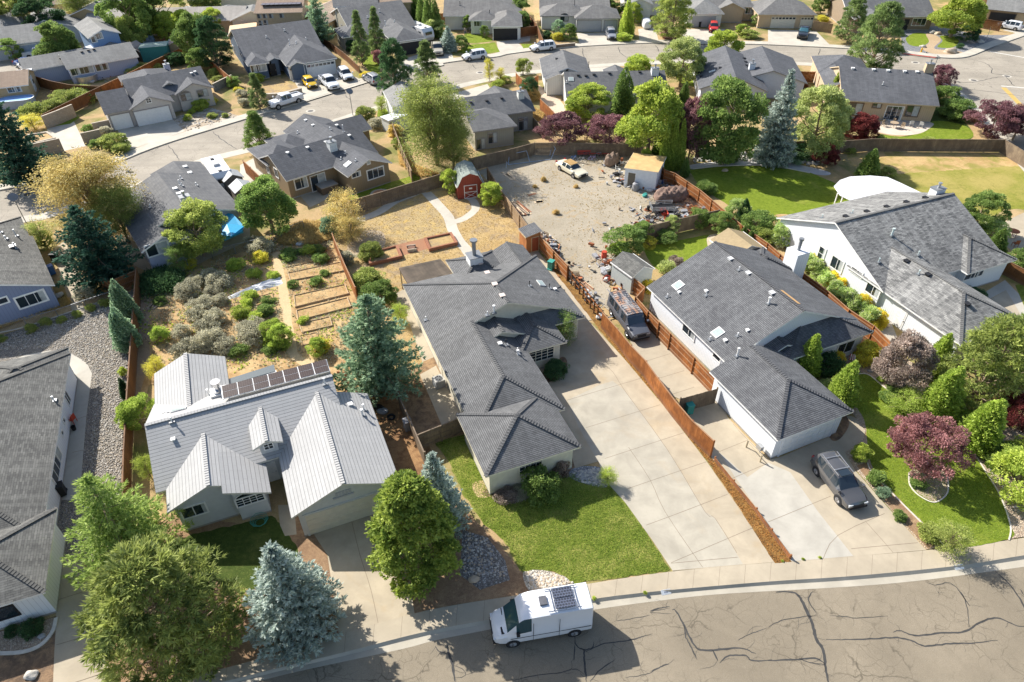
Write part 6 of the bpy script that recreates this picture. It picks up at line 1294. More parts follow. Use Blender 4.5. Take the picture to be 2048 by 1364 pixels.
# ---------------------------------------------------------------- trees, shrubs, ground cover
PL=[
 ('cedar','cedar',226,1045,8.5,3.7,'feathery light green cedar between the two left houses'),
 ('pine','pinegr',316,1222,8.6,4.6,'biggest olive pine with grey twigs showing, bottom left'),
 ('spruce','blue',572,1178,8.0,3.2,'pale blue spruce in front of the white roofed house'),
 ('incense','incense',822,1058,8.8,3.2,'broad yellow green incense cedar beside the shaded driveway'),
 ('spruce','blue',872,985,7.5,2.3,'narrow blue spruce behind the incense cedar'),
 ('fir','bluegreen',748,690,9.5,4.1,'large blue green fir above the solar panels'),
 ('bush','green',1080,964,2.3,1.5,'round green shrub below the garage window of the long house'),
 ('bush','bronze',1122,935,1.5,.7,'small bronze shrub at the garage corner'),('bush','dark',1112,918,1.4,.5,'dark rose bush against the cream garage wall'),
 ('bush','bronze',1012,990,.8,.9,'purple brown low shrub under the cream garage wall'),('bush','sage',1040,985,.5,.8,'low grey plant in the bed below the garage window'),
 ('wispyS','lime',1216,952,1.6,.8,'small yellow green plant at the driveway notch'),('bushB','dark',1112,738,1.4,1.2,'dark shrub under the recessed front window'),('wispyS','green',1128,658,3.6,1.4,'small leafy tree at the shaded entry porch'),
 ('fir','dkspruce',182,492,8.5,4.1,'very dark green spruce beside the lavender house'),('wispy','tan',182,400,9.5,5.8,'huge feathery tan willow in front of the left street',None),('wispy','olive',235,430,7,3.0,'olive feathery willow leaning over the lavender house roof'),
 ('juniper','dark',322,558,1.2,2.9,'spreading dark juniper at the corner of the garden plots'),('wispyS','green',352,518,3.2,1.2,'slim young tree at the lavender house corner'),
 ('broad','olive',392,463,6.2,3.3,'olive green tree hiding the blue shade sail'),('broad','green',533,410,7,3.5,'dense dark green tree below the taupe house'),
 ('column','bluegreen',243,602,5,1.2,'upper of two narrow junipers beside the stained fence'),('column','bluegreen',243,655,4.6,1.3,'lower of two narrow junipers beside the stained fence'),
 ('fir','dkspruce',25,288,11,4.2,'large dark blue spruce at the left edge by the block wall'),
 ('pineS','green',514,264,5.5,2.5,'green cone shaped pine in front of the street below the taupe house'),('pineS','pinedk',512,183,5.5,1.8,'slender pine left of the parked white pickup'),
 ('pineS','pinedk',718,78,9,2.0,'left slender pine in front of the olive garage house'),('pineS','pinedk',752,68,9,1.9,'right slender pine in front of the olive garage house'),('pine','dark',788,142,9,3.2,'dark pine covering the street bend'),('pineS','pinedk',852,124,6.8,2.7,'round headed pine left of the white hatchback on the curve'),
 ('wispy','olive',868,250,11,5.4,'giant olive willow right of the taupe house'),('wispy','olive',905,290,7,3.2,'drooping lower willow beside the grey olive house'),
 ('poplar','green',832,16,8,1.7,'leftmost of four close poplars at the top'),('poplar','green',845,24,8,1.7,'second of four close poplars at the top'),('poplar','green',857,30,8,1.7,'third of four close poplars at the top'),('poplar','green',870,36,7.5,1.6,'rightmost of four close poplars at the top'),
 ('wispyS','gold',818,10,4,2,'yellow shrub left of the four poplars'),('broadS','pale',868,56,4,2.3,'yellowish tree beside the parked camper trailer'),('spruce','blue',896,78,4.4,2.2,'leaning blue spruce on the bright lawn of the white house'),('broadS','green',922,84,2.8,1.5,'small round tree next to the leaning blue spruce'),
 ('broadS','green',934,46,3,1.0,'shrub at the entry of the white house with open garage'),('broadS','green',968,62,2.5,.9,'shrub beside the open double garage'),('broad','green',1040,18,4.5,2.2,'green tree along the red fence, upper'),('broadS','green',1046,38,3.4,1.7,'green tree along the red fence, lower'),
 ('fir','bluegreen',634,40,9,3.1,'tall blue green spruce between the navy and olive houses'),
 ('broad','olive',27,34,8,3.5,'yellow green tree at the top left corner'),('broad','dark',84,40,8,4.6,'large dark green tree at the top left'),('broad','green',112,88,8,4.0,'leafy tree standing over the grey blue garage house'),('broadS','green',128,101,4.5,2.1,'small green tree below the blue two level house'),('broadS','green',20,97,4,2.0,'small tree at the left edge by the upper street'),('wispy','olive',153,10,9,4.0,'thin olive tree at the top with a forked trunk'),
 ('wispyS','tan',136,42,4,1.9,'orange brown bush behind the dark green tree'),('broad','green',252,30,12,4.6,'tall cottonwood at the top left centre'),('broad','olive',258,66,7,3.0,'lower cottonwood beside the tall one'),('broad','green',308,16,11,6,'wide bright cottonwood at the top'),('broad','lime',285,45,5,2.5,'yellow green poplar in front of the cottonwoods'),('broad','lime',332,52,6,3.2,'lime green tree below the wide cottonwood'),('broad','lime',366,46,5,2.6,'yellow tree above the red fence'),('broad','lime',428,42,4.5,2.5,'round lime tree beside the small grey house'),
 ('broad','green',388,74,9,3.8,'bright green tree left of the navy house'),('pine','dark',424,88,8.5,3.6,'dark leafy tree touching the navy house'),('broadS','green',396,118,4.5,2.3,'small green tree behind the three car house'),('bushB','dark',347,117,2,2.2,'dark shrub behind the three car house roof'),('broad','olive',385,10,7,4.2,'olive tree at the top near the parked pickup'),('broad','olive',415,6,7,3.2,'second olive tree at the top near the blue pickup'),('pineS','bluegreen',200,28,5,1.4,'small blue spruce at the upper far street'),('broadS','plum',203,52,2.2,1.1,'little purple tree beside the long tan ranch'),
 ('broadS','plum',303,54,3,1.3,'small purple tree among the lime trees'),('broadS','lime',212,60,2.5,1.5,'yellow green shrub by the periwinkle house'),
 ('broad','lime',1175,206,4.8,3.6,'rounded lime tree in front of the long white house'),('plum','plumd',1128,260,4.2,4.0,'left purple plum behind the gravel yard fence'),('plum','plumd',1220,262,4.4,3.9,'right purple plum behind the gravel yard fence'),('broadS','lime',1187,256,2.8,1.2,'small green sapling between the two plums'),
 ('poplar','green',1247,190,8.5,2.0,'slim green poplar against the long white house roof'),('broad','lime',1303,240,11,4.6,'tallest lime yellow maple in the middle row'),('plum','plumd',1386,262,8.5,3.0,'dark purple tree between the maple and the green ash'),
 ('column','arb',1334,292,6.5,1.0,'left of three bright arborvitae by the tan roof shed'),('column','arb',1348,290,7,1.0,'middle of three bright arborvitae by the tan roof shed'),('column','arb',1362,289,7,1.0,'right of three bright arborvitae by the tan roof shed'),('column','green',1318,290,5,1.1,'darker column shrub tucked beside the shed'),('column','green',1371,334,2.6,.7,'small conical shrub at the lawn corner fence'),
 ('broad','green',1460,250,11,4.7,'largest rounded green ash in the middle row'),('broad','pale',1366,126,7.5,3.9,'pale thin leaved tree on the small front lawn'),('broad','lime',1448,92,6,3.6,'spiky lime tree on the far kerb'),('bushB','lime',1277,126,2.6,2.7,'clipped yellow green hedge by the street'),('column','green',1370,185,3.5,1.0,'little cone conifer beside the lilac house'),
 ('spruce','blue',1561,238,12,3.3,'tall blue spruce in front of the orange fences'),('broad','pale',1636,244,9.5,4.2,'loose pale green tree right of the blue spruce'),('broadS','pale',1668,232,5.5,2.6,'small pale tree against the beige house wall'),('broad','crimson',1724,255,4.2,2.7,'dark crimson tree by the round patio'),('column','arb',1674,172,5,1.5,'bright column shrub at the beige house end wall'),('plum','plumd',1884,156,4,2.3,'purple plum beside the beige house chimney'),
 ('plum','plumd',1990,242,4.8,4.3,'large purple plum at the right above the board fence'),('plum','plumd',2040,248,4.5,3.6,'purple plum cut by the right edge'),('bushB','green',1893,190,2.4,2.4,'green shrub at the beige house lawn corner, upper'),('bushB','green',1916,217,2.6,2.6,'green shrub at the beige house lawn corner, lower'),
 ('pine','pinedk',1760,78,11,4.6,'big full pine on the street curve at the right'),('pine','pinedk',1706,42,8,3.1,'pine behind the big full pine'),('broad','lime',1918,28,8.5,5.2,'big leafy green tree over the dark roof at the top right'),('broadS','dark',1938,66,3,2.3,'dark shrubs below the big leafy tree'),('pine','olive',1348,28,9.5,4.6,'big olive pine in front of the light grey house'),('poplar','lime',1255,34,7,1.7,'yellow green poplar left of the covered car'),('broadS','lime',1270,26,4,1.8,'lime shrub behind the yellow green poplar'),('broad','green',1234,10,5,2.2,'green tree behind the light grey roof'),
 ('bushB','plum',1345,68,1.4,2.2,'low purple brown shrubs under the olive pine'),('broadS','arb',1484,58,2.2,1.4,'yellow green shrub on the curved walk'),('bushB','olive',1498,68,1.3,2.0,'low brown green shrub by the far curved walk'),('broadS','green',1517,38,2.6,1.2,'shrub below the windows of the stone trimmed house'),('bush','yellow',1646,36,1.2,1.3,'yellow shrub behind the stone trimmed garage'),('broadS','green',1645,8,4,2,'green tree at the top beside the pines'),('bush','dark',1921,92,.8,.8,'round dark ball shrub on the grey gravel corner'),
 ('bushB','lime',1248,73,1.4,1.8,'green shrubs between two far driveways'),('broadS','bluegreen',1118,55,3,1.5,'blue green shrub in front of the arched window'),('broadS','green',1139,62,3,1.6,'green shrub left of the grey garage door'),('bushB','yellow',1115,72,1.4,1.5,'yellowish shrub above the low dark wall'),('bush','dark',1095,68,1.4,1.2,'dark shrub at the porch of the light grey house'),
 ('broadS','dark',1058,108 if 0 else 176,3.4,1.5,'dry brown tree beside the white house fence') ,('broadS','olive',1046,132,3,1.5,'olive tree at the orange corner fence'),('bushB','straw',1062,188,1.8,1.6,'dry tawny shrub under the long white house'),
 ('column','green',1741,328,4.2,1.5,'young conical tree in front of the board fence'),('broadS','crimson',1650,308,3,1.8,'reddish shrub at the shaded pond bed'),('bushB','bluegreen',1560,312,1.2,3.0,'blue grey ground shrubs under the ash trees'),('bushB','dark',1610,300,1.8,2.4,'dark shrubs under the pale green tree'),('bushB','green',1450,310,1.6,2.0,'shaded shrubs under the largest green ash'),
 ('broad','green',1962,428,4.6,2.5,'rounded green tree behind the mottled roof'),('column','green',1998,482,3.2,1.1,'dark cone shrub beside the back patio'),('broadS','flower',1988,458,2.5,1.6,'white flowering shrub beside the back patio'),('bushB','green',2038,520,1.8,1.6,'green shrub at the faded right fence'),('bush','dark',1952,588,1,1.2,'dark shrub under the front bay of the mottled roof house'),
 ('bushB','flower',1568,467,2.6,1.6,'white flowering bush at the gable corner of the board sided house'),('bushB','flower',1475,422,2.4,1.5,'white flowering bush inside the cedar fence by the big lawn'),('column','dark',1489,420,3,.9,'dark cone beside the white flowering bush'),('bushB','green',1412,374,1.5,1.5,'round shrub casting shade on the big lawn'),('bushB','green',1520,447,2.2,2.2,'green bush at the edge of the big lawn by the fence'),('bushB','olive',1535,465,1.8,1.6,'olive bush along the cedar fence corner'),
 ('column','green',1487,470,2.4,.7,'left little cone shrub outside the cedar fence'),('column','green',1500,478,2.2,.7,'right little cone shrub outside the cedar fence'),
 ('broadS','green',1254,478,3,2.2,'big green shrub at the end of the greyed fence'),('bushB','arb',1242,496,1.4,1.2,'yellow green shrub in front of the big shrub'),('broadS','green',1284,462,2.4,1.3,'leafy shrub against the greyed fence, left'),('broadS','pale',1343,450,2.2,1.0,'climbing rose on the greyed fence'),('bushB','green',1400,434,2.2,1.4,'green climber on the greyed fence, right'),('broadS','green',1447,446,2.6,1.5,'leafy shrub in the corner of the small lawn'),('bushB','pale',1463,462,1.6,1.4,'pale rose bush in the corner bed'),('bush','yellow',1298,483,1,1,'golden shrub on the small lawn edge'),('bushB','green',1333,474,1.1,1.3,'low shrub along the greyed fence'),
 ('bush','pale',1335,535,1.4,1.1,'pale rose shrub on the small lawn beside the slate roof'),('bush','bronze',1352,522,1.2,.9,'bronze pink rose shrub beside the slate roof'),('bush','gold',1295,570,1.2,.9,'yellow shrub squeezed behind the slate roof corner'),
 ('column','arb',1621,712,4.8,1.35,'left bright arborvitae by the front entry'),('column','arb',1694,766,4.8,1.35,'right bright arborvitae at the garage wall'),('bushB','dark',1657,732,2,1.3,'dark shrub between the two arborvitae'),('bush','gold',1676,718,1.3,.7,'small golden shrub by the flag'),('bushB','yellow',1737,706,2,1.3,'golden round shrub in front of the cedar fence'),('bush','pale',1655,772,1.2,.9,'pale shrub below the left arborvitae'),
 ('broad','bronze',1812,724,5.8,2.4,'bronze brown leaved tree in the pebble bed'),('column','arb',1880,710,4.8,1.3,'yellow green column against the white board wall'),('column','arb',1896,786,5.6,1.7,'green column between the bronze tree and the big pine'),('pine','pinegr',1992,728,8.0,4.0,'big light olive pine at the right edge'),('pineS','green',2045,690,7,3.0,'second pine cut by the right edge'),('column','arb',1977,848,5.2,1.6,'leaning yellow green column at the right'),('plum','crimson',2052,830,3.5,2.4,'dark red shrub tree cut by the right edge'),('plum','plum',1856,890,4.4,3.1,'big purple plum in the ring bed of the corner lawn'),
 ('bush','green',1838,966,.6,.65,'small green shrub in the ring bed under the plum'),('wispyS','arb',1815,806,2.2,1.7,'thin feathery sapling on the lawn above the plum'),('bushB','lime',1724,905,1.3,.8,'yellow green lollipop shrub at the driveway corner'),('bush','green',1754,955,.9,.8,'rose shrub along the driveway bed'),('bush','bluegreen',1768,985,.7,.6,'small bluish shrub lower in the driveway bed'),('bush','green',1800,1030,.6,.5,'little green shrub low in the driveway bed'),('bushB','arb',1931,838,1.3,1.2,'lime shrub between the plum and the leaning column'),('bushB','green',2008,912,1.6,1.5,'green shrub in the right pebble bed'),('broadS','lime',2040,948,3.5,2.4,'lime shrub cut by the right edge'),('bush','olive',1862,1066,1,.9,'thin yellowish bush at the foot of the driveway bed'),('wispyS','olive',1905,1078,2.4,1.4,'sparse olive sapling at the corner by the pavement'),('bushB','lime',2044,902,1.4,1.4,'pale green shrub at the right edge'),
 ('bushB','green',1788,790,1.4,1.1,'shrub under the bronze tree'),('bush','arb',1763,756,.6,.4,'tiny yellow green plant by the pebble bed'),
 ('broadS','lime',984,388,3.2,1.6,'bright yellow green bush right of the red barn shed'),('broadS','lime',902,362,3,1.3,'yellow green bush left of the red barn shed'),('wispyS','tan',686,424,5,2.5,'wispy tan tree at the corner of the garden fence'),('wispyS','tan',700,455,3.6,1.8,'lower wispy tan bush at the garden fence'),('bushB','bluegreen',660,452,2,1.2,'bluish shrub beside the wispy tan tree'),('bushB','olive',741,500,1.7,1.4,'olive shrub at the end of the brick planter'),('bushB','olive',735,558,1.8,1.9,'upper olive shrub along the orange garden fence'),('bushB','green',758,585,2.0,1.8,'lower dark green shrub along the orange garden fence'),('bush','sage',694,515,1.3,.9,'grey green shrub on the garden fence line'),('wispyS','lime',800,628,2.2,1.1,'yellow green vine shrub left of the long house'),
 ('broadS','arb',273,828,3.2,1.6,'yellow green shrub tree against the tall stained fence'),('wispyS','lime',292,935,2.4,.9,'thin yellow green shrub by the white roof eave'),('wispyS','yellow',310,735,2.2,1.0,'yellow shrub at the rear roof corner'),('bush','lime',245,742,.9,.4,'small climbing shrub on the rock side of the fence'),('column','dark',247,775,2.2,.5,'little dark shrub on the rock side of the fence'),
 ('wispyS','yellow',62,243,2.3,2.1,'golden olive shrub over the tan block wall'),('bushB','olive',228,282,1.8,2.1,'olive shrub between the drive and the street'),('bush','sage',210,262,1.3,1.2,'sage green shrub by the block wall pillar'),('bushB','olive',240,295,1.3,1.4,'low olive shrub at the pavement edge'),('bush','green',176,256,1.2,1.0,'small shrub on top of the block planter'),('bush','green',188,288,1,.9,'dark green low shrub below the block planter'),('bushB','lime',400,208,1.6,1.6,'yellow shrub in front of the arched window'),('bush','yellow',421,199,1.4,1.0,'golden shrub beside the taupe house corner'),('bush','lime',375,235,.8,.8,'round lime shrub in the rocky bed'),('bush','lime',383,222,.7,.7,'second lime shrub in the rocky bed'),('bush','olive',423,230,.8,.9,'olive shrub low in the rocky bed'),('bush','olive',450,230,.6,.6,'small olive shrub at the right of the rocky bed'),('bushB','green',466,163,1.8,1.3,'green shrub on the terraced slope, upper'),('bush','sage',482,186,1.3,1.2,'sage shrub on the terraced slope, middle'),('bush','sage',487,204,1.1,1.1,'sage shrub on the terraced slope, lower'),('bush','olive',430,144,1.3,1.4,'olive shrub beside the red stained fence'),('bush','olive',436,156,.9,1.2,'dry shrub above the grey stone wall'),('bush','lime',518,155,1.3,1.0,'lime shrub at the navy house front'),
 ('bushB','olive',730,225,1.9,1.7,'tawny shrub on the corner below the street'),('bush','sage',752,245,1.5,1.5,'grey shrub by the taupe house fence'),('wispyS','lime',762,208,2.5,1.2,'thin green sapling on the little street lawn'),('wispyS','yellow',978,138,4,1.0,'slim yellow sapling near the manhole'),('wispyS','yellow',1000,150,2.6,1.0,'small yellow sapling near the white crossover'),('bush','lime',996,168,1.1,1.4,'lime shrub between timber steps'),('bush','olive',1012,158,1,1.1,'olive shrub at the end of the crossover'),('bushB','tan',790,262,1.6,1.2,'dry tan shrub behind the taupe house'),('bush','olive',795,285,1.4,1.0,'olive shrub inside the pale picket fence'),('bushB','plum',758,112,2.6,1.4,'purple brown shrub at the front of the olive house'),('bush','gold',731,148,.9,1.2,'golden shrub along the street below the rail fence'),('bush','olive',765,150,.8,1.3,'olive groundcover by the street pine'),('bushB','dark',703,92,2.2,1.3,'dark shrub at the corner of the olive house'),('bush','yellow',475,172 if 0 else 178,.7,.9,'yellowish tuft below the stone wall'),
 ('broadS','green',90,478,2.0,.8,'pale shrub beside the blue house patio'),('wispyS','olive',82,470,3.5,1.7,'olive willow shoots at the blue house'),('broadS','sage',168,588,1.6,1.0,'grey green shrub inside the black wire fence'),('bush','crimson',1110,705,.8,.4,'tiny reddish flowering plant at the entry bed'),
]
for a in PL:
    plant(*a[:7])
# repeated plants nobody could tell apart
def row(kind,col,spots,h,rr,label,group,seed=1):
    rn=random.Random(seed);O='first second third fourth fifth sixth seventh eighth ninth tenth eleventh twelfth thirteenth fourteenth fifteenth sixteenth seventeenth eighteenth nineteenth'.split()
    for i,(x,y) in enumerate(sorted(spots)):k=rn.uniform(.75,1.25);plant(kind,col,x,y,h*k,rr*k,label+', '+O[i]+' from left',group=group)
row('sage','sage',[(392,562),(372,580),(423,582),(402,607),(392,628),(427,633),(412,652),(360,662),(425,676),(440,598),(436,560),(418,548),(505,483),(520,492),(398,690),(368,700),(450,690),(500,655),(506,668)],1.2,1.25,'grey green sagebrush in the middle of the garden plots','sagebrush in the garden plots')
row('bush','lime',[(464,532),(470,528),(545,549),(606,640),(500,590),(480,622),(494,604),(512,632),(540,678),(618,500),(506,545)],.8,.9,'low bright green crop plant in the garden plots','bright green crop plants')
row('bush','green',[(632,497),(640,515),(598,503),(575,512),(535,600),(530,620),(632,562),(648,545),(585,568),(575,505),(560,690),(542,695),(475,700),(320,600)],.8,.85,'leafy green crop plant beside the garden path','leafy green crop plants')
row('broadS','arb',[(561,672),(632,692),(318,668),(548,660)],2.0,1.05,'lime green fruit sapling in the garden plots','fruit saplings')
row('bush','yellow',[(381,525),(520,512),(640,690)],1,.9,'yellow flowering shrub in the garden plots','yellow garden shrubs')
row('bush','olive',[(60,655),(90,643),(122,638),(152,627),(180,615),(208,604),(2,676)],.7,.55,'round clipped shrub in the row along the river rock','clipped shrubs along the river rock')
row('sage','olive',[(112,205),(130,195),(150,185),(165,178),(140,180),(100,210),(88,220),(78,215),(160,188),(120,190),(60,220),(45,225),(175,195),(205,190),(290,137),(270,142),(310,135)],1.3,1.7,'wild sagebrush in the dry field by the block walls','sagebrush in the dry field')
row('bush','flower',[(1608,512),(1619,522),(1632,534),(1643,546),(1655,556),(1672,578),(1690,590),(1706,600),(1722,610),(1735,620),(1745,630)],1.7,1.0,'white flowering bush in the border below the board sided wall','white flowering border bushes')
row('bush','gold',[(1624,512),(1637,521),(1648,532),(1660,543),(1670,555),(1682,566),(1728,605),(1755,635),(1765,642)],1.5,.85,'golden flowering bush in the border below the board sided wall','golden flowering border bushes')
row('tuft','straw',[(1112,424),(1152,372),(1088,358),(1070,372)],.5,.4,'dry weed clump on the gravel yard','dry weeds on the gravel')
row('bush','olive',[(1858,280),(1790,282),(1762,279),(1700,300),(1775,345)],1.0,1.1,'low dark shrub along the brown board fence','low shrubs by the board fence')
row('tuft','lime',[(1130,1205),(1290,1185),(1188,1196),(1565,1122),(1606,1118),(1640,1115)],.14,.13,'small weed in a pavement joint','pavement weeds')
row('bush','dark',[(60,1255),(22,1262)],.6,.6,'small dark shrub in the curved front bed','front bed shrubs')
# rough growth
ground_tufts('dry_grass',[(640,465),(690,400),(835,355),(905,345),(965,350),(1010,405),(1055,460),(1050,490),(940,505),(900,560),(830,580),(800,640),(760,600),(700,500)],6000,'straw','short straw coloured dry grass over the backyard',.12,.016,6,3)
ground_tufts('dry_grass',[(560,462),(610,445),(655,450),(665,480),(620,492),(560,490)],1500,'straw','tall dry grass at the top of the garden plots',.55,.03,10,4)
ground_tufts('dry_grass',[(-20,652),(60,622),(215,575),(222,584),(60,636),(-20,668)],1800,'straw','dry straw along the black wire fence',.4,.03,9,5)
ground_tufts('weeds',[(275,590),(450,520),(600,450),(640,440),(664,470),(712,590),(740,700),(600,740),(300,740)],4200,'sage','scattered weeds over the garden soil',.22,.02,9,6,clump=.7)
ground_tufts('weeds',[(275,590),(450,520),(600,450),(640,440),(664,470),(712,590),(740,700),(600,740),(300,740)],1800,'lime','green seedlings over the garden soil',.18,.03,8,7,clump=.6)
ground_tufts('fallen_leaves',[(1208,665),(1255,705),(1259,717),(1317,792),(1380,870),(1425,917),(1510,1024),(1583,1124),(1549,1126),(1477,1014),(1414,922),(1326,810),(1250,719)],1500,'rust','brown fallen leaves over the orange mulch strip',.07,.03,3,8,'leaves')
ground_tufts('weeds',[(1000,400),(1100,300),(1300,310),(1400,400),(1250,500),(1220,600),(1130,550)],1500,'straw','thin dry weeds across the gravel yard',.14,.02,6,9,clump=1.2)
ground_tufts('weeds',[(1255,684),(1300,700),(1345,740),(1400,795),(1425,790),(1380,735),(1340,690),(1290,640),(1270,640)],500,'straw','dry weeds at the edge of the side driveway',.15,.02,6,12,clump=.3)
ground_tufts('dry_grass',[(1065,215),(1090,230),(1075,250),(1062,235)],600,'straw','dry grass beside the grey olive house',.4,.03,8,10)
ground_tufts('dry_grass',[(790,250),(825,330),(880,350),(840,355),(800,330)],1500,'straw','tall dry grass by the pale picket fence',.4,.03,8,11)
GRS=[('lawn_grass',[(870,885),(940,865),(1000,990),(1150,945),(1212,975),(1250,1010),(1300,1080),(1338,1139),(1240,1154),(1148,1164),(1118,1145),(1080,1136),(1042,1140),(1015,1088),(965,1042),(935,995),(900,925)],26000,'grass','grass blades of the front lawn beside the wide driveway'),
       ('lawn_grass',[(1705,756),(1735,752),(1770,779),(1815,809),(1870,853),(1918,883),(1960,937),(1995,990),(2015,1050),(2012,1074),(1893,1092),(1853,1048),(1793,988),(1749,935),(1738,890),(1731,840),(1709,800)],22000,'grass','grass blades of the corner lawn with the plum')]
for i,(n_,p_,c_n,cl,lb) in enumerate(GRS):ground_tufts(n_,p_,c_n,cl,lb,.07,.012,4,20+i)
STONE=[plain('stone_pale',(.5,.46,.4),.9),plain('stone_grey',(.33,.32,.31),.9),plain('stone_tan',(.45,.36,.26),.9)]
rocks('river_rocks',[(0,700),(0,678),(60,655),(150,625),(220,600),(258,590),(255,700),(245,900),(240,1000),(180,1000),(185,850),(190,745),(150,705),(100,696)],7000,[plain('pebble_brown',(.38,.32,.24),.9),plain('pebble_grey',(.38,.35,.3),.9),STONE[0]],'loose river rocks over the rock yard',(.03,.075),1)
rocks('bed_rocks',[(350,238),(420,216),(478,233),(376,264)],110,STONE,'pale rocks in the bed below the three car house',(.07,.22),2)
rocks('bed_rocks',[(1143,944),(1198,938),(1211,972),(1165,966)],260,[STONE[0],STONE[1]],'pale rocks beside the cream garage',(.06,.14),3)
rocks('bed_rocks',[(1050,1147),(1110,1149),(1145,1166),(1065,1182)],420,[STONE[0],STONE[2]],'white rocks at the lower corner of the front lawn',(.05,.13),4)
rocks('bed_rocks',[(930,1062),(972,1078),(1015,1155),(925,1150)],300,STONE,'grey stones in the shaded bed',(.04,.1),6)
rocks('bed_rocks',[(1770,690),(1850,750),(1960,850),(2040,900),(2040,1040),(1990,960),(1930,860),(1820,790),(1760,740)],1500,STONE,'pebbles in the long curved bed at the right',(.03,.09),7)
rocks('pond_rocks',[(1400,300),(1480,305),(1560,315),(1640,320),(1640,332),(1540,322),(1450,322),(1385,325)],350,[STONE[0],STONE[1]],'pale stones of the shaded pond edge',(.15,.4),8)
# ---------------------------------------------------------------- vehicles
PW=paint('paint_white',(.72,.73,.75));PGY=paint('paint_grey',(.15,.147,.147),.22,.5);PYE=paint('paint_yellow',(.75,.48,.01));PSI=paint('paint_silver',(.4,.4,.41),.25,.4);PBK=paint('paint_black',(.02,.02,.024));PRD=paint('paint_red',(.55,.03,.015));PBL=paint('paint_blue',(.02,.08,.3));PCR=paint('paint_cream',(.66,.6,.45),.5);PTN=paint('paint_tan',(.42,.38,.3))
van=wheels2car('van',(1147,1273),(1028,1294),'cargo_van','white high roof camper van parked at the kerb','van',PW,z=KH,side=1,glass=glassmat('van_glass',(.03,.07,.08)))
b=MB()
for x0 in (-2.2,):
    for k in range(2):b.box(-1.95,-.75,-.62+k*.66,-.02+k*.66,2.82,2.86)
pvm=shingle('van_solar',(.03,.035,.05),(.05,.055,.07),.17,.17,4.5,0,None,.018);b.build('solar_panel',pvm,van)
b=MB()
for y in (-.68,.72):b.bar((-2.3,y,2.79),(-.3,y,2.79),.04,.05)
for x in (-2.1,-1.35,-.65):b.bar((x,-.7,2.8),(x,.74,2.8),.04,.03)
b.build('roof_rack',CHROME,van)
b=MB();b.box(-.35,.1,-.3,.25,2.74,2.86);b.build('roof_fan',plain('smoked_plastic',(.12,.12,.13),.3),van,bevel=.03)
b=MB();b.box(2.25,2.31,-.8,-.35,1.36,1.4);b.box(2.1,2.5,.35,.8,1.3,1.33);b.box(-2.9,2.0,1.02,1.045,.95,.97);b.box(-.95,-.93,1.0,1.045,.5,2.3);b.box(.62,.64,1.0,1.045,.5,2.3);b.build('trim_strip',DARK,van)
wheels2car('suv',(1627.5,946.5),(1674,1009),'parked_suv','dark grey SUV with roof rails on the right driveway','car',PGY,extra=('rack','sunroof','bump'),side=-1)
bv=px2car('oldvan',(1231,600),(1285,672),'parked_van','old black van with peeling rusty roof between cedar fences','van',paint('paint_worn_black',(.085,.09,.105),.35))
PEEL=NT('peeling_paint');co=PEEL.n('TexCoord').outputs['Object'];mp=PEEL.n('Mapping');mp.inputs['Scale'].default_value=(.8,4,1);PEEL.l(co,mp.inputs[0]);f1=PEEL.noise(mp.outputs[0],1.2,6,.7);f2=PEEL.noise(co,1.3,5,.6)
cc=PEEL.mix(PEEL.ramp(f2,.42,.58),(.3,.29,.28),(.36,.2,.12));PEEL=PEEL.fin(PEEL.mix(PEEL.ramp(f1,.48,.54),cc,(.07,.075,.09)),.55,.3)
b=MB();Hh=2.05
for i in range(12):
    x0,x1=-2.72+i*.32,-2.72+(i+1)*.32
    for j in range(6):
        y0,y1=-.8+j*.2667,-.8+(j+1)*.2667;zf=lambda x,y:2.05+.045-.06*(abs(y)/.8)**2-.03*max(0,(abs(x+.9)-.9)/1.8)
        b.face([(x0,y0,zf(x0,y0)),(x1,y0,zf(x1,y0)),(x1,y1,zf(x1,y1)),(x0,y1,zf(x0,y1))])
    b.box(x0+.02,x0+.05,-.7,.7,2.06,2.1)
b.build('roof_panel',PEEL,bv)
sd=px2car('sedan',(1122,322),(1166,347),'old_sedan','faded cream old sedan standing on the gravel yard','car',PCR)
b=MB();b.box(-1.05,.5,-.58,.58,1.395,1.44);b.build('vinyl_roof',plain('vinyl_tan',(.36,.22,.08),.7),sd)
wheels2car('pickup',(598.5,206.9),(558.4,219.4),'pickup_truck','white pickup truck parked in the far street','pickup truck',PW,z=KH,side=1)
px2car('hatch',(612,156),(626,170),'parked_car','yellow hatchback on the navy house driveway','car',PYE)
px2car('pickup',(645,152),(672,176),'pickup_truck','white pickup truck on the navy house driveway','pickup truck',PW)
px2car('suv',(681,137),(701,157),'parked_suv','white SUV with dark windows right of the navy garage','car',PW)
wheels2car('suv',(965.8,119.1),(939.5,122.9),'parked_suv','white crossover at the kerb below the bright lawns','car',PW,z=KH,side=1)
wheels2car('suv',(1102.5,101.6),(1075,104.8),'parked_suv','white SUV at the kerb under the light grey house','car',PW,z=KH,side=1,L=4.9)
px2car('suv',(748,158),(738,152),'parked_suv','grey car mostly hidden by the dark street pine','car',PSI,z=KH)
px2car('pickup',(871,84),(878,110),'pickup_truck','silver pickup truck beside the camper trailer','pickup truck',PTN)
px2car('suv',(1219,58),(1226,76),'parked_suv','dark grey wagon on the double grey garage driveway','car',PSI)
px2car('suv',(1426,45),(1429,62),'parked_suv','small red off road car by the grey garage door','car',PRD,L=3.8)
px2car('pickup',(1611,52),(1604,77),'pickup_truck','black pickup with blue glass on the stone trimmed driveway','pickup truck',PBK,glass=glassmat('blue_glass',(.06,.16,.2)))
px2car('suv',(2035,52),(2006,47),'parked_suv','white boxy off road car at the top right corner','car',PW)
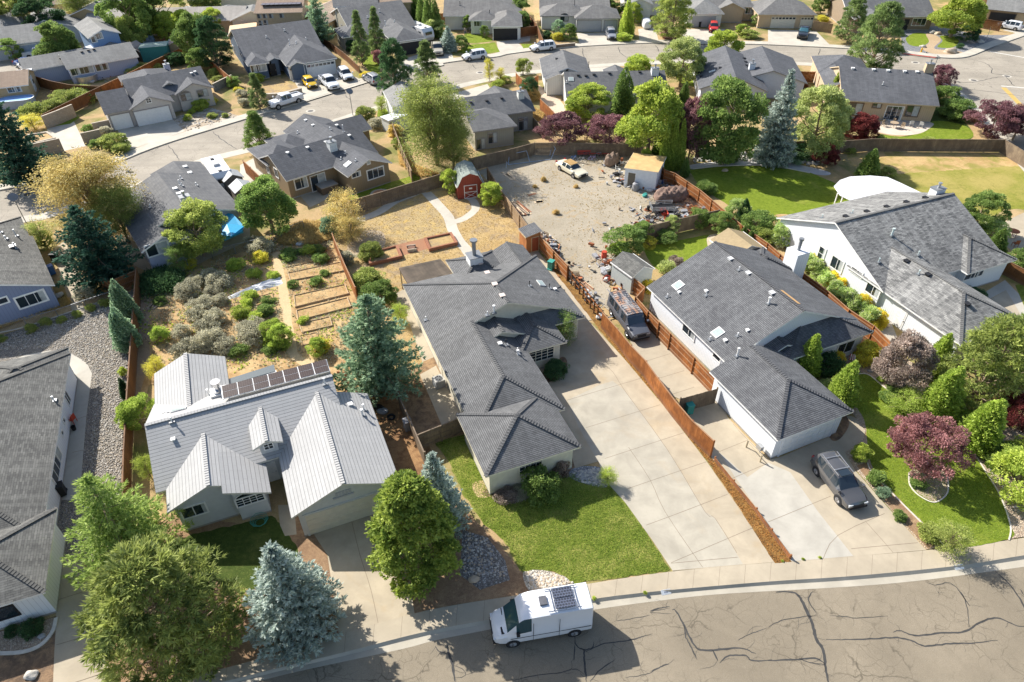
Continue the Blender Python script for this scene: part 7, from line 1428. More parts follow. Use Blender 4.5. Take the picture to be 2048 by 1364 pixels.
px2car('pickup',(62,107),(98,103),'pickup_truck','white pickup in front of the grey blue garage','pickup truck',PW)
px2car('pickup',(66,140),(44,128),'pickup_truck','white pickup left of the periwinkle house','pickup truck',PW)
px2car('sedan',(43,122),(62,122),'parked_car','dark blue car in the upper left street','car',PBL,L=4.3)
px2car('pickup',(466,20),(488,20),'pickup_truck','blue pickup at the top left','pickup truck',PBL)
px2car('pickup',(366,24),(388,24),'pickup_truck','white pickup among the olive trees at the top left','pickup truck',PW)
px2car('sedan',(482,31),(504,31),'parked_car','white car at the top left below the blue pickup','car',PW,L=4.4)
# covered car
def rounded(name,label,cat,px,py,L,W_,H,yaw,mat,z=0,detail=None,seed=1,lump=.06,flat=.8):
    c=G(px,py,H/2);rg=np.random.default_rng(seed);bm=bmesh.new();bmesh.ops.create_icosphere(bm,subdivisions=4,radius=1)
    for v in bm.verts:
        x,y,zz=v.co;k=(abs(x)**4+abs(y)**4+abs(zz)**4)**-.25;v.co=Vector((x*k*L/2,y*k*W_/2,max(-1,zz*k)*H/2+H/2));f=v.co.z/H;s=1-.22*f*flat;v.co.x *= s;v.co.y *= s
        n_=sin(v.co.x*7+seed)*sin(v.co.y*6+v.co.z*5+seed)*lump;v.co.z=max(0,v.co.z+n_*f)
    me=bpy.data.meshes.new(name);bm.to_mesh(me);bm.free();me.materials.append(mat);me.polygons.foreach_set('use_smooth',[True]*len(me.polygons))
    o=bpy.data.objects.new(name,me);COL.objects.link(o);o.location=(c.x,c.y,z);o.rotation_euler=(0,0,yaw);return tag(o,label,cat)
TARP=plain('tarp_white',(.65,.65,.66),.6);TARPB=plain('tarp_brown',(.2,.14,.1),.8,var=.4,scale=2);TARPT=plain('tarp_tan',(.45,.36,.27),.8,var=.3)
rounded('covered_car','small car under a white cover on the far driveway','car',1293,46,4.2,1.9,1.6,R(88),TARP,seed=3)
rounded('covered_boat','tan tarpaulin over a boat beside the teal container','boat',341,93,5.2,2.3,1.8,R(10),TARPT,seed=5,lump=.15)
rounded('covered_pile','blue and white tarp over a pile behind the teal container','pile',292,78,3.4,2.4,1.7,R(30),plain('tarp_blue',(.3,.42,.65),.6,var=.5,scale=1.5),seed=6,lump=.15)
rounded('covered_pile','brown tarp over furniture beside the tan roofed shed','pile',1343,389,4.6,2.3,1.5,R(12),plain('tarp_dark',(.2,.13,.1),.8,var=.6,scale=1.2),seed=8,lump=.3)
rounded('covered_bike','brown tarp draped over a motorcycle by the greyed fence','motorcycle',1224,319,2.3,1.3,1.5,R(40),TARPB,seed=9,lump=.25)
# trailers
def trailer(name,label,px,py,L,W_,H,yaw,zpx=None,nose=True,col=None,stripe=None,ac=True):
    c=G(px,py,zpx if zpx is not None else H);r=empty(name,(c.x,c.y,0),yaw,label,'trailer');m=col or plain('rv_white',(.68,.68,.68),.4,var=.04)
    pr=[(-L/2,.55),(L/2-.4,.55),(L/2,1.2 if nose else .7),(L/2-.25 if nose else L/2,H-.5),(L/2-.8 if nose else L/2-.1,H),(-L/2+.1,H),(-L/2,H-.15)]
    b=MB();n=len(pr)
    for s in (-1,1):b.face([(x,s*W_/2,z) for x,z in (pr if s<0 else pr[::-1])])
    for i in range(n):a,d=pr[i],pr[(i+1) % n];b.face([(a[0],-W_/2,a[1]),(a[0],W_/2,a[1]),(d[0],W_/2,d[1]),(d[0],-W_/2,d[1])])
    b.build('body',m,r,bevel=.06)
    g=MB()
    for s in (-1,1):
        for x in (-L*.3,0,L*.28):g.box(x-.4,x+.4,s*W_/2-.02,s*W_/2+.02,1.6,2.2)
    g.box(L/2-.2,L/2+.0,-.7,.7,1.7,2.2);g.build('window',GLASS,r)
    if ac:a=MB();a.box(-.5,.4,-.35,.35,H,H+.3);a.build('air_conditioner',plain('rv_ac',(.55,.55,.55),.5),r,bevel=.05);a=MB();a.box(-L*.35,-L*.35+.4,-.2,.2,H,H+.12);a.box(L*.3,L*.3+.35,-.2,.2,H,H+.1);a.build('roof_vent',DARK,r)
    for x in (-.9,-.1):
        for s in (1,-1):t=MB();t.tube([(x,s*(W_/2-.25),.34),(x,s*W_/2,.34)],.34,14);t.build('wheel',RUB,r)
    t=MB();t.bar((L/2-.3,0,.5),(L/2+1,0,.5),.12,.1);t.build('tow_bar',DARK,r);return r
trailer('camper_trailer','white camper trailer behind the olive garage house',838,50,7,2.4,2.8,R(-52));trailer('camper_trailer','white fifth wheel trailer beside the periwinkle house',217,96,9.5,2.5,3.3,R(-22));trailer('camper_trailer','white camper trailer beside the brown house at the left',46,146,6,2.4,2.9,R(115))
trailer('camper_trailer','white camper beside the lavender house and two small sheds',432,330,6.2,2.4,2.8,R(-58),nose=True)
# ---------------------------------------------------------------- sheds
def shed(name,label,px,py,W_,D,H,yaw,wall,roof,style='gable',pitch=.5,cat='shed',door=None,dside='s',win=None,trim=None,z0=0,roofm2=None):
    """px,py: photo pixel of the shed's centre at eave height"""
    c=G(px,py,H);r=empty(name,(c.x,c.y,0),yaw,label,cat);b=MB();a,d=W_/2,D/2
    if style=='gambrel':pr=[(-a,H),(-a*.62,H+a*.75),(0,H+a*1.0),(a*.62,H+a*.75),(a,H)]
    elif style=='gable':pr=[(-a,H),(0,H+a*pitch),(a,H)]
    else:pr=[(-a,H),(a,H+W_*pitch)]
    P=[(-a,0)]+pr+[(a,0)]
    for s in (-1,1):b.face([(x,s*d,z) for x,z in P],0,[(x,z) for x,z in P])
    for x,zz in ((-a,pr[0][1]),(a,pr[-1][1])):b.face([(x,-d,0),(x,d,0),(x,d,zz),(x,-d,zz)],0,[(0,0),(D,0),(D,zz),(0,zz)])
    b.build('wall',wall,r)
    q=MB();o=.14;v=0
    for (x0,z0_),(x1,z1_) in zip(pr,pr[1:]):
        L=sqrt((x1-x0)**2+(z1_-z0_)**2);ex=(x1-x0)/L;ez=(z1_-z0_)/L
        xa,za=(x0-ex*o,z0_-ez*o) if (x0,z0_)==pr[0] else (x0,z0_);xb,zb=(x1+ex*o,z1_+ez*o) if (x1,z1_)==pr[-1] else (x1,z1_)
        vv=[(0,v),(D+.3,v),(D+.3,v+L),(0,v+L)];v += L
        q.face([(xa,-d-o,za+.06),(xa,d+o,za+.06),(xb,d+o,zb+.06),(xb,-d-o,zb+.06)],0,vv);q.face([(xa,-d-o,za-.0),(xa,d+o,za-.0),(xb,d+o,zb),(xb,-d-o,zb)],1)
        for s in (-1,1):q.face([(xa,s*(d+o),za),(xb,s*(d+o),zb),(xb,s*(d+o),zb+.06),(xa,s*(d+o),za+.06)],1)
    for x,zz,e in ((pr[0][0],pr[0][1],-1),(pr[-1][0],pr[-1][1],1)):q.box(x+e*o-.02,x+e*o+.02,-d-o,d+o,zz-.1,zz+.04,1)
    q.build('roof',[roof,trim or WHITE],r)
    if door:
        w,h,m,tm=door[:4];off=door[4] if len(door)>4 else 0;b=MB()
        T=Matrix.Translation((off,-d,0)) if dside=='s' else (Matrix.Translation((a,off,0)) @ Matrix.Rotation(pi/2,4,'Z')) if dside=='e' else (Matrix.Translation((-a,off,0)) @ Matrix.Rotation(-pi/2,4,'Z'))
        b.box(-w/2,w/2,-.03,.02,.05,h,0,T);dd=b.build('door',m,r);b=MB()
        for x0,x1,z0_,z1_ in ((-w/2-.07,-w/2,.03,h+.07),(w/2,w/2+.07,.03,h+.07),(-w/2,w/2,h,h+.07),(-w/2,w/2,.05,.12)):b.box(x0,x1,-.05,.01,z0_,z1_,0,T)
        if name=='barn_shed':
            b.bar(T @ Vector((-w/2,-.045,.1)),T @ Vector((w/2,-.045,h*.5)),.07,.03);b.bar(T @ Vector((w/2,-.045,.1)),T @ Vector((-w/2,-.045,h*.5)),.07,.03);b.box(-w/2,w/2,-.05,.01,h*.5,h*.5+.07,0,T);b.box(-.2,.2,-.05,.01,h*.5+.4,h*.5+.6,0,T)
        b.build('door_trim',tm,dd)
    if win:
        sd_,off,zc,w,h=win;T=Matrix.Translation((off,-d,zc)) if sd_=='s' else (Matrix.Translation((a,off,zc)) @ Matrix.Rotation(pi/2,4,'Z'))
        b=MB();b.box(-w/2-.1,w/2+.1,-.04,.01,-h/2-.1,h/2+.1,0,T);wf=b.build('window',WHITE,r);b=MB();b.box(-w/2,-.02,-.05,0,-h/2,h/2,0,T);b.box(.02,w/2,-.05,0,-h/2,h/2,0,T);b.build('pane',GLASS,wf)
    return r
REDB=siding('barn_red',(.27,.055,.035),.3)
shed('barn_shed','red barn shed with white crossed door and grey gambrel roof',935,358,3.2,3.6,1.75,R(14),REDB,shingle('roll_roof_green',(.2,.23,.2),(.27,.3,.27),.25,.9,.7),'gambrel',door=(1.5,1.75,REDB,WHITE))
shed('garden_shed','pale grey garden shed with grey shingle roof and small window',1265,531,2.7,3.1,2.1,R(-58)+R(90)-R(90)+R(90),siding('shed_grey',(.42,.45,.43),.2),SH_LG,'gable',.55,win=('e',.55,1.55,.5,.55))
shed('storage_shed','white storage shed with flat tan roof at the end of the gravel',1291,326,4.0,4.6,2.5,R(-22),plain('shed_white',(.7,.72,.75),.7,var=.06),plain('tan_roof_sheet',(.5,.34,.15),.85,var=.18,scale=1.2),'flat',.03,door=(.9,2.0,plain('shed_door',(.15,.13,.1),.7),WHITE,-1.1))
shed('tool_shed','narrow brown tool shed with grey roof at the fence corner',1060,463,1.7,1.8,2.1,R(24),boards('shed_boards',(.36,.14,.05),(.43,.19,.07),(.25,.1,.04)),SH_R,'flat',.18,door=(.8,1.8,plain('brown_door',(.28,.07,.03),.7),PALE,.2),trim=PALE)
shed('resin_shed','grey resin garden shed, upper of the pair by the lavender house',461,352,2.2,2.2,2.1,R(36),plain('resin_dark',(.13,.13,.12),.6),plain('resin_roof',(.36,.37,.37),.6),'gable',.55,trim=GREYM)
shed('resin_shed','grey resin garden shed, lower of the pair by the lavender house',483,374,2.2,2.2,2.1,R(36),plain('resin_brown',(.2,.17,.14),.6),plain('resin_roof',(.36,.37,.37),.6),'gable',.55,trim=GREYM)
shed('garden_shed','tan garden shed beside the white fifth wheel trailer',261,95,3,3.4,2.1,R(-20),plain('shed_tan',(.5,.4,.28),.7),plain('shed_roof_tan',(.45,.36,.3),.7),'gable',.5)
shed('garden_shed','small weathered shed between the tan shed and the container',281,97,2.2,3,1.9,R(-20),WEATH,plain('shed_roof_brown',(.3,.24,.2),.7),'gable',.5)
shed('storage_container','teal storage container with a greenish flat roof',307,90,4.6,3,2.5,R(15),siding('teal_steel',(.06,.26,.24),.3,1),plain('teal_roof',(.36,.45,.38),.6),'flat',.01,cat='container',trim=plain('teal_trim',(.1,.34,.3),.6))
shed('garden_shed','pinkish shed roof beside the covered boat',358,82,3.4,3.6,2.1,R(20),W_TS,plain('pink_roof',(.5,.36,.3),.8),'gable',.4)
shed('playhouse','orange timber lean-to under construction above the navy house',486,58,5,6,2.2,R(15),boards('new_boards',(.55,.26,.08),(.6,.3,.11),(.4,.18,.06)),plain('plywood',(.6,.45,.28),.8),'flat',.05,trim=PALE)
shed('patio_roof','small tan gable shed roof behind the slate grey house',1476,489,4.0,3.6,2.4,R(23),plain('shed_white2',(.5,.47,.4),.7),plain('tan_roof2',(.3,.23,.13),.85),'gable',.45)
shed('garden_shed','pale roofed lean-to against the street fence by the willow',789,233,2.2,3.2,1.9,R(-52),W_LT,plain('pale_roof',(.62,.64,.68),.5),'flat',.05)
shed('garage','white outbuilding with bluish roof under the dark street pine',812,195,5.5,7.5,2.6,R(18),W_LT,SH_FG,'gable',.44,cat='garage')
# patio covers
def canopy(name,label,pts,z,mat,posts,pm=None,thick=.12,slats=0,cat='canopy',smooth=False,dz=0):
    P=[G(x,y,z) for x,y in pts]
    if smooth:P=smooth_pts(P,5)
    o=P[0].copy();r=empty(name,(o.x,o.y,0),0,label,cat);Q=[p-Vector((o.x,o.y,0)) for p in P];b=MB();n=len(Q)
    if slats:
        A,B,C_,D=Q[:4]
        for k in range(slats):
            t0,t1=k/slats,(k+.84)/slats;a0,a1,b0,b1=A.lerp(D,t0),A.lerp(D,t1),B.lerp(C_,t0),B.lerp(C_,t1)
            zz=random.Random(k).uniform(0,.02)
            for e in (0,-.05):b.face([(q.x,q.y,q.z+zz+e) for q in (a0,b0,b1,a1)],0,[(0,0),(.1,4),(.12,4),(.02,0)])
        for t in (0,.25,.5,.75,1):a,c=A.lerp(B,t),D.lerp(C_,t);b.bar(a-Vector((0,0,.12)),c-Vector((0,0,.12)),.06,.14)
    else:
        b.face([tuple(q) for q in Q]);b.face([(q.x,q.y,q.z-thick) for q in Q][::-1])
        for i in range(n):a,c=Q[i],Q[(i+1) % n];b.face([(a.x,a.y,a.z-thick),(c.x,c.y,c.z-thick),tuple(c),tuple(a)])
    b.build('roof',mat,r)
    for px,py in posts:
        q=G(px,py,z)-Vector((o.x,o.y,0));m=MB();m.box(q.x-.05,q.x+.05,q.y-.05,q.y+.05,0,z-thick);m.build('post',pm or WHITE,r)
    return r
canopy('patio_cover','weathered dark slatted patio cover behind the long house',[(825,583),(905,545),(880.6,517.5),(798,535)],2.55,boards('cover_slats',(.13,.1,.075),(.19,.15,.11),(.08,.065,.05)),[(800,536),(826,580),(878,519)],PALE,slats=17)
RIB=siding('ribbed_white_sheet',(.68,.68,.7),.25,.5)
canopy('patio_canopy','oval white ribbed canopy behind the mottled roof',[(1668,372),(1680,360),(1700,353),(1740,351),(1775,354),(1800,365),(1840,384),(1900,395),(1850,420),(1790,405),(1760,408),(1705,402),(1680,390)],2.6,RIB,[(1676,385),(1686,392),(1700,400)],WHITE,.08)
canopy('patio_cover','glass panelled patio roof behind the white grey house',[(455,770),(456,758),(548,729),(550,742)],2.5,glassmat('patio_glass',(.12,.14,.14),.15),[(458,760),(546,731)],WHITE,.05)
canopy('patio_cover','white flat patio roof edge behind the solar panels',[(470,765),(552,740),(556,755),(474,782)],2.45,WHITE,[],WHITE,.1)
sail=[((446,424),2.6),((466,428),2.7),((488,452),2.2),((484,463),2.0),((462,472),2.3),((443,470),2.1)]
b=MB();SQ=[G(*p,z) for p,z in sail];c0_=SQ[0].copy();c0_.z=0;b.face([tuple(q-c0_) for q in SQ]);b.face([tuple(q-c0_+Vector((0,0,-.02))) for q in SQ][::-1])
s2=[G(x,y,z)-c0_ for (x,y),z in (((442,474),1.4),((485,456),1.8),((487,465),1.6),((450,482),1.2))];b.face([tuple(q) for q in s2],1)
o=b.build('shade_sail',[plain('sail_blue',(.02,.3,.55),.5,var=.05),plain('sail_turquoise',(.1,.5,.6),.5,var=.05)]);o.location=c0_;tag(o,'bright blue shade sail hung behind the lavender house','shade sail')
# ---------------------------------------------------------------- pools, poles, small things
def pool(label,px,py,L,W_,H,yaw,wm,sm):
    c=G(px,py,H);r=empty('above_ground_pool',(c.x,c.y,0),yaw,label,'pool');b=MB();n=28;P=[]
    for k in range(n):t=2*pi*k/n;e=max(0,L-W_)/2;P.append((cos(t)*W_/2+(e if cos(t)>0 else -e),sin(t)*W_/2))
    for i in range(n):a,d=P[i],P[(i+1) % n];b.face([(*a,0),(*d,0),(*d,H),(*a,H)])
    b.build('wall',wm,r);b=MB();b.face([(x*.97,y*.97,H-.08) for x,y in P]);b.build('water_cover',sm,r);b=MB()
    for i in range(n):a,d=P[i],P[(i+1) % n];b.face([(a[0]*1.03,a[1]*1.03,H),(d[0]*1.03,d[1]*1.03,H),(d[0]*.96,d[1]*.96,H),(a[0]*.96,a[1]*.96,H)])
    b.build('rim',WHITE,r)
pool('round above ground pool behind the periwinkle house',170,148,3.8,3.8,1.1,0,STEEL,plain('pool_grey',(.35,.38,.36),.3));pool('oval above ground pool with a blue cover in the dry field',31,196,5.2,2.8,1.3,R(14),plain('pool_wall',(.4,.42,.48),.5),plain('pool_blue',(.22,.42,.75),.35))
def pole(name,label,px,py,h,parts,cat='street lamp'):
    c=G(px,py,0);r=empty(name,(c.x,c.y,0),0,label,cat);b=MB();b.tube([(0,0,0),(0,0,h)],.05,8);b.build('post',GREYM,r);parts(r,h);return r
def dish(r,h):b=MB();b.tube([(0,0,h),(.02,-.02,h+.06),(.1,-.12,h+.2)],[.05,.3,.52],14);b.build('dish',GREYM,r)
def cross(r,h):b=MB();b.box(-.45,.45,-.02,.02,h-.1,h+.12);b.box(-.02,.02,-.45,.45,h+.14,h+.36);b.build('sign_plate',GREYM,r)
pole('street_lamp','dark flat headed street lamp above the taupe house',706,231,3.6,dish);pole('street_sign','street name post by the small lawn at the left street',273,378,2.3,cross,'sign');pole('street_sign','street name post at the junction behind the beige house',1862,152,3.0,cross,'sign');pole('street_lamp','dark round headed lamp behind the blue house',52,445,3.2,dish)
c=G(1971,82,0);r=empty('stop_sign',(c.x,c.y,0),R(60),'stop sign seen from behind at the grey gravel corner','sign');b=MB();b.tube([(0,0,0),(0,0,2.3)],.04,6);b.build('post',STEEL,r);b=MB();b.face([(cos(pi/8+k*pi/4)*.42,.05,2.3+sin(pi/8+k*pi/4)*.42) for k in range(8)]);b.face([(cos(pi/8+k*pi/4)*.42,.065,2.3+sin(pi/8+k*pi/4)*.42) for k in range(8)]);b.build('sign_plate',plain('sign_back',(.5,.5,.48),.5),r)
c=G(1842,104,0);r=empty('fire_hydrant',(c.x,c.y,0),0,'yellow fire hydrant behind the red kerb','hydrant');b=MB();b.tube([(0,0,0),(0,0,.1),(0,0,.1),(0,0,.6),(0,0,.75),(0,0,.82)],[.2,.2,.13,.13,.1,.03],12);b.build('barrel',plain('hydrant_yellow',(.7,.4,.02),.5),r);b=MB();b.tube([(-.22,0,.5),(.22,0,.5)],.06,8);b.tube([(0,-.2,.45),(0,0,.45)],.08,8);b.build('outlet',plain('hydrant_yellow',(.7,.4,.02),.5),r)
# swing frame, bicycles, bench
c=G(1066,320,.4);r=empty('tube_frame',(c.x,c.y,0),R(12),'dismantled blue grey tube frame on the gravel yard','frame');tb=MB();FR_=plain('frame_blue',(.35,.42,.52),.4)
for P in ([(-3.8,-.8,.9),(-3.4,0,.1),(2.6,.3,.1)],[(-3.8,-.8,.9),(-3.9,-.9,.1)],[(-3.4,0,.1),(-3.0,1.2,1.0),(-.6,1.3,1.2),(-.4,.1,.1)],[(-.6,1.3,1.2),(-.2,1.9,.1)],[(2.6,.3,.1),(3.4,1.2,1.2),(3.2,2.0,1.6),(2.7,1.4,.1)],[(3.4,1.2,1.2),(3.9,2.3,.1)]):tb.tube(P,.045,6)
tb.build('tubes',FR_,r)
def bike(px,py,yaw,col,label,group=None):
    c=G(px,py,.4);r=empty('bicycle',(c.x,c.y,0),yaw,label,'bicycle',group)
    for x in (-.52,.52):b=MB();b.tube([(x+cos(k*pi/10)*.33,0,.34+sin(k*pi/10)*.33) for k in range(21)],.022,5,cap=False);[b.bar((x,0,.34),(x+cos(k*pi/4)*.32,0,.34+sin(k*pi/4)*.32),.006,.006) for k in range(8)];b.build('wheel',RUB,r)
    b=MB();[b.tube(P,.022,6) for P in ([(-.52,0,.34),(-.05,0,.3),(.38,0,.75)],[(-.52,0,.34),(-.18,0,.8),(.38,0,.8)],[(-.18,0,.9),(-.05,0,.3)],[(.52,0,.34),(.36,0,.95)])];b.build('frame',plain(col[0],col[1],.4),r)
    b=MB();b.tube([(.3,-.28,1.0),(.38,0,.96),(.3,.28,1.0)],.018,6);b.build('handlebar',DARK,r);b=MB();b.box(-.3,-.06,-.06,.06,.9,.96);b.build('saddle',DARK,r,bevel=.02)
BKS=[('bike_blue',(.05,.15,.4)),('bike_silver',(.45,.45,.45)),('bike_dark',(.05,.06,.08)),('bike_lilac',(.3,.25,.45)),('bike_grey',(.2,.22,.25))]
for i,(x,y,a) in enumerate(((1146,318,20),(1162,320,-15),(1171,312,10),(1184,318,-5),(1196,311,14))):bike(x,y,R(a),BKS[i],'bicycle leaning in the row before the red bench: '+('leftmost dark blue one','silver one second from left','dark one in the middle','lilac grey one second from right','grey rightmost one')[i],'bicycles by the greyed fence')
c=G(1193,306,.5);r=empty('bench',(c.x,c.y,0),R(2),'long faded red bench against the greyed fence','bench');RD_=plain('faded_red',(.42,.07,.05),.7)
b=MB();b.box(-2.6,2.6,-.2,.2,.42,.48);b.build('seat',RD_,r);b=MB();b.box(-2.6,2.6,.18,.24,.55,.85);b.build('backrest',RD_,r)
for x in (-2.2,0,2.2):b=MB();b.box(x-.05,x+.05,-.18,.22,0,.42);b.build('leg',DARK,r)
# utility trailer
c=G(1325,412,.7);r=empty('utility_trailer',(c.x,c.y,0),R(4),'open dark utility trailer with pale rails on the gravel','trailer');b=MB();b.box(-1.4,1.4,-.85,.85,.45,.5);b.build('deck',DARK,r);b=MB()
for y in (-.85,.85):
    for z in (.55,.75,.95):b.bar((-1.4,y,z),(1.4,y,z),.05,.05)
    for x in (-1.4,-.5,.5,1.4):b.bar((x,y,.45),(x,y,.98),.05,.05)
for z in (.55,.75,.95):b.bar((-1.4,-.85,z),(-1.4,.85,z),.05,.05)
b.build('side_rail',STEEL,r);b=MB();b.bar((1.4,0,.45),(2.4,0,.4),.08,.08);b.build('tow_bar',STEEL,r)
for y in (-.95,.95):b=MB();b.tube([(0,y-.09,.33),(0,y+.09,.33)],.33,16);w_=b.build('wheel',RUB,r);b=MB();b.tube([(0,y-.1,.33),(0,y+.1,.33)],.17,10);b.build('rim',STEEL,w_)
# loose junk, every piece its own thing
def boardstack(label,px,py,L,n,yaw,cols,seed=1,w=.18,name='board_stack',wide=.9):
    c=G(px,py,.15);rn=random.Random(seed);b=MB()
    for k in range(n):a=rn.uniform(-.08,.08);y=rn.uniform(-wide/2,wide/2);z=.03+.05*(k//6);T=Matrix.Rotation(a,4,'Z');l_=L*rn.uniform(.7,1);x0=rn.uniform(-.2,.2);b.box(x0-l_/2,x0+l_/2,y-w/2,y+w/2,z,z+.045,k % len(cols),T)
    o=b.build(name,cols);o.location=(c.x,c.y,0);o.rotation_euler=(0,0,yaw);return tag(o,label,'boards')
BB=[plain('board_grey',(.35,.27,.2),.8,var=.3),plain('board_brown',(.28,.16,.1),.8,var=.3),plain('board_pale',(.58,.45,.3),.8,var=.2),plain('board_rust',(.3,.12,.06),.8,var=.3)]
boardstack('long stack of brown boards against the left gravel fence',1040,416,3.6,22,R(118),BB,1,wide=1.4);boardstack('pale and brown planks behind the brown tool shed',1100,478,3.2,14,R(118),BB[1:3],2);boardstack('few pale boards near the top of the gravel fence',1020,352,2.6,5,R(120),[BB[2]],3);boardstack('thin boards lying along the open rail fence',1166,566,3.0,8,R(120),BB[2:],4,.1);boardstack('flat pale boards on the end of the greyed fence',1290,447,3.0,5,R(15),[BB[2]],5);boardstack('small stack of weathered boards on the garden side path',314,604,2.4,9,R(80),[BB[0]],6,.16,wide=1.1);boardstack('short brown stick boards by the gravel tuft',1064,386,1.4,3,R(30),[BB[3]],7,.08)
boardstack('pale plywood sheet lying on the gravel',1079,402,1.0,3,R(8),[BB[2]],8,.5,'plywood_sheet',.3)
def branchpile(label,px,py,rr,h,mats,seed):
    c=G(px,py,.2);rn=random.Random(seed);b=MB()
    for k in range(170):
        a=rn.uniform(0,6.28);d=rn.uniform(0,rr);x,y=cos(a)*d,sin(a)*d;z=rn.uniform(.03,h*(1-d/rr)+.08);t=rn.uniform(0,6.28);l_=rn.uniform(.3,.9);b.tube([(x,y,z),(x+cos(t)*l_/2,y+sin(t)*l_/2,z+rn.uniform(-.05,.12)),(x+cos(t+.3)*l_,y+sin(t+.3)*l_,max(.02,z+rn.uniform(-.1,.1)))],[.022,.016,.006],4,k % len(mats))
    o=b.build('branch_pile',mats);o.location=(c.x,c.y,0);tag(o,label,'branches')
branchpile('tangled pile of cut branches in the gravel yard corner',1372,408,2.3,.8,[plain('dry_branch',(.42,.27,.17),.9,var=.3),plain('dry_branch2',(.28,.16,.1),.9)],4);branchpile('rust coloured brush pile beside the branch pile',1388,418,1.2,.6,[plain('rust_branch',(.42,.16,.05),.9)],5)
JC={'white':plain('junk_white',(.52,.51,.48),.5),'grey':plain('junk_grey',(.28,.28,.29),.6),'rust':plain('junk_rust',(.3,.1,.04),.8,var=.4),'blue':plain('junk_blue',(.05,.15,.4),.5),'black':DARK,'tan':plain('junk_tan',(.36,.27,.18),.8),'red':plain('junk_red',(.45,.06,.03),.6),'green':plain('junk_green',(.05,.3,.25),.5),'terra':plain('terracotta',(.45,.17,.08),.8)}
JN={'white':'white','grey':'grey','rust':'rusty','blue':'blue','black':'black','tan':'tan','red':'red','green':'green','terra':'terracotta'}
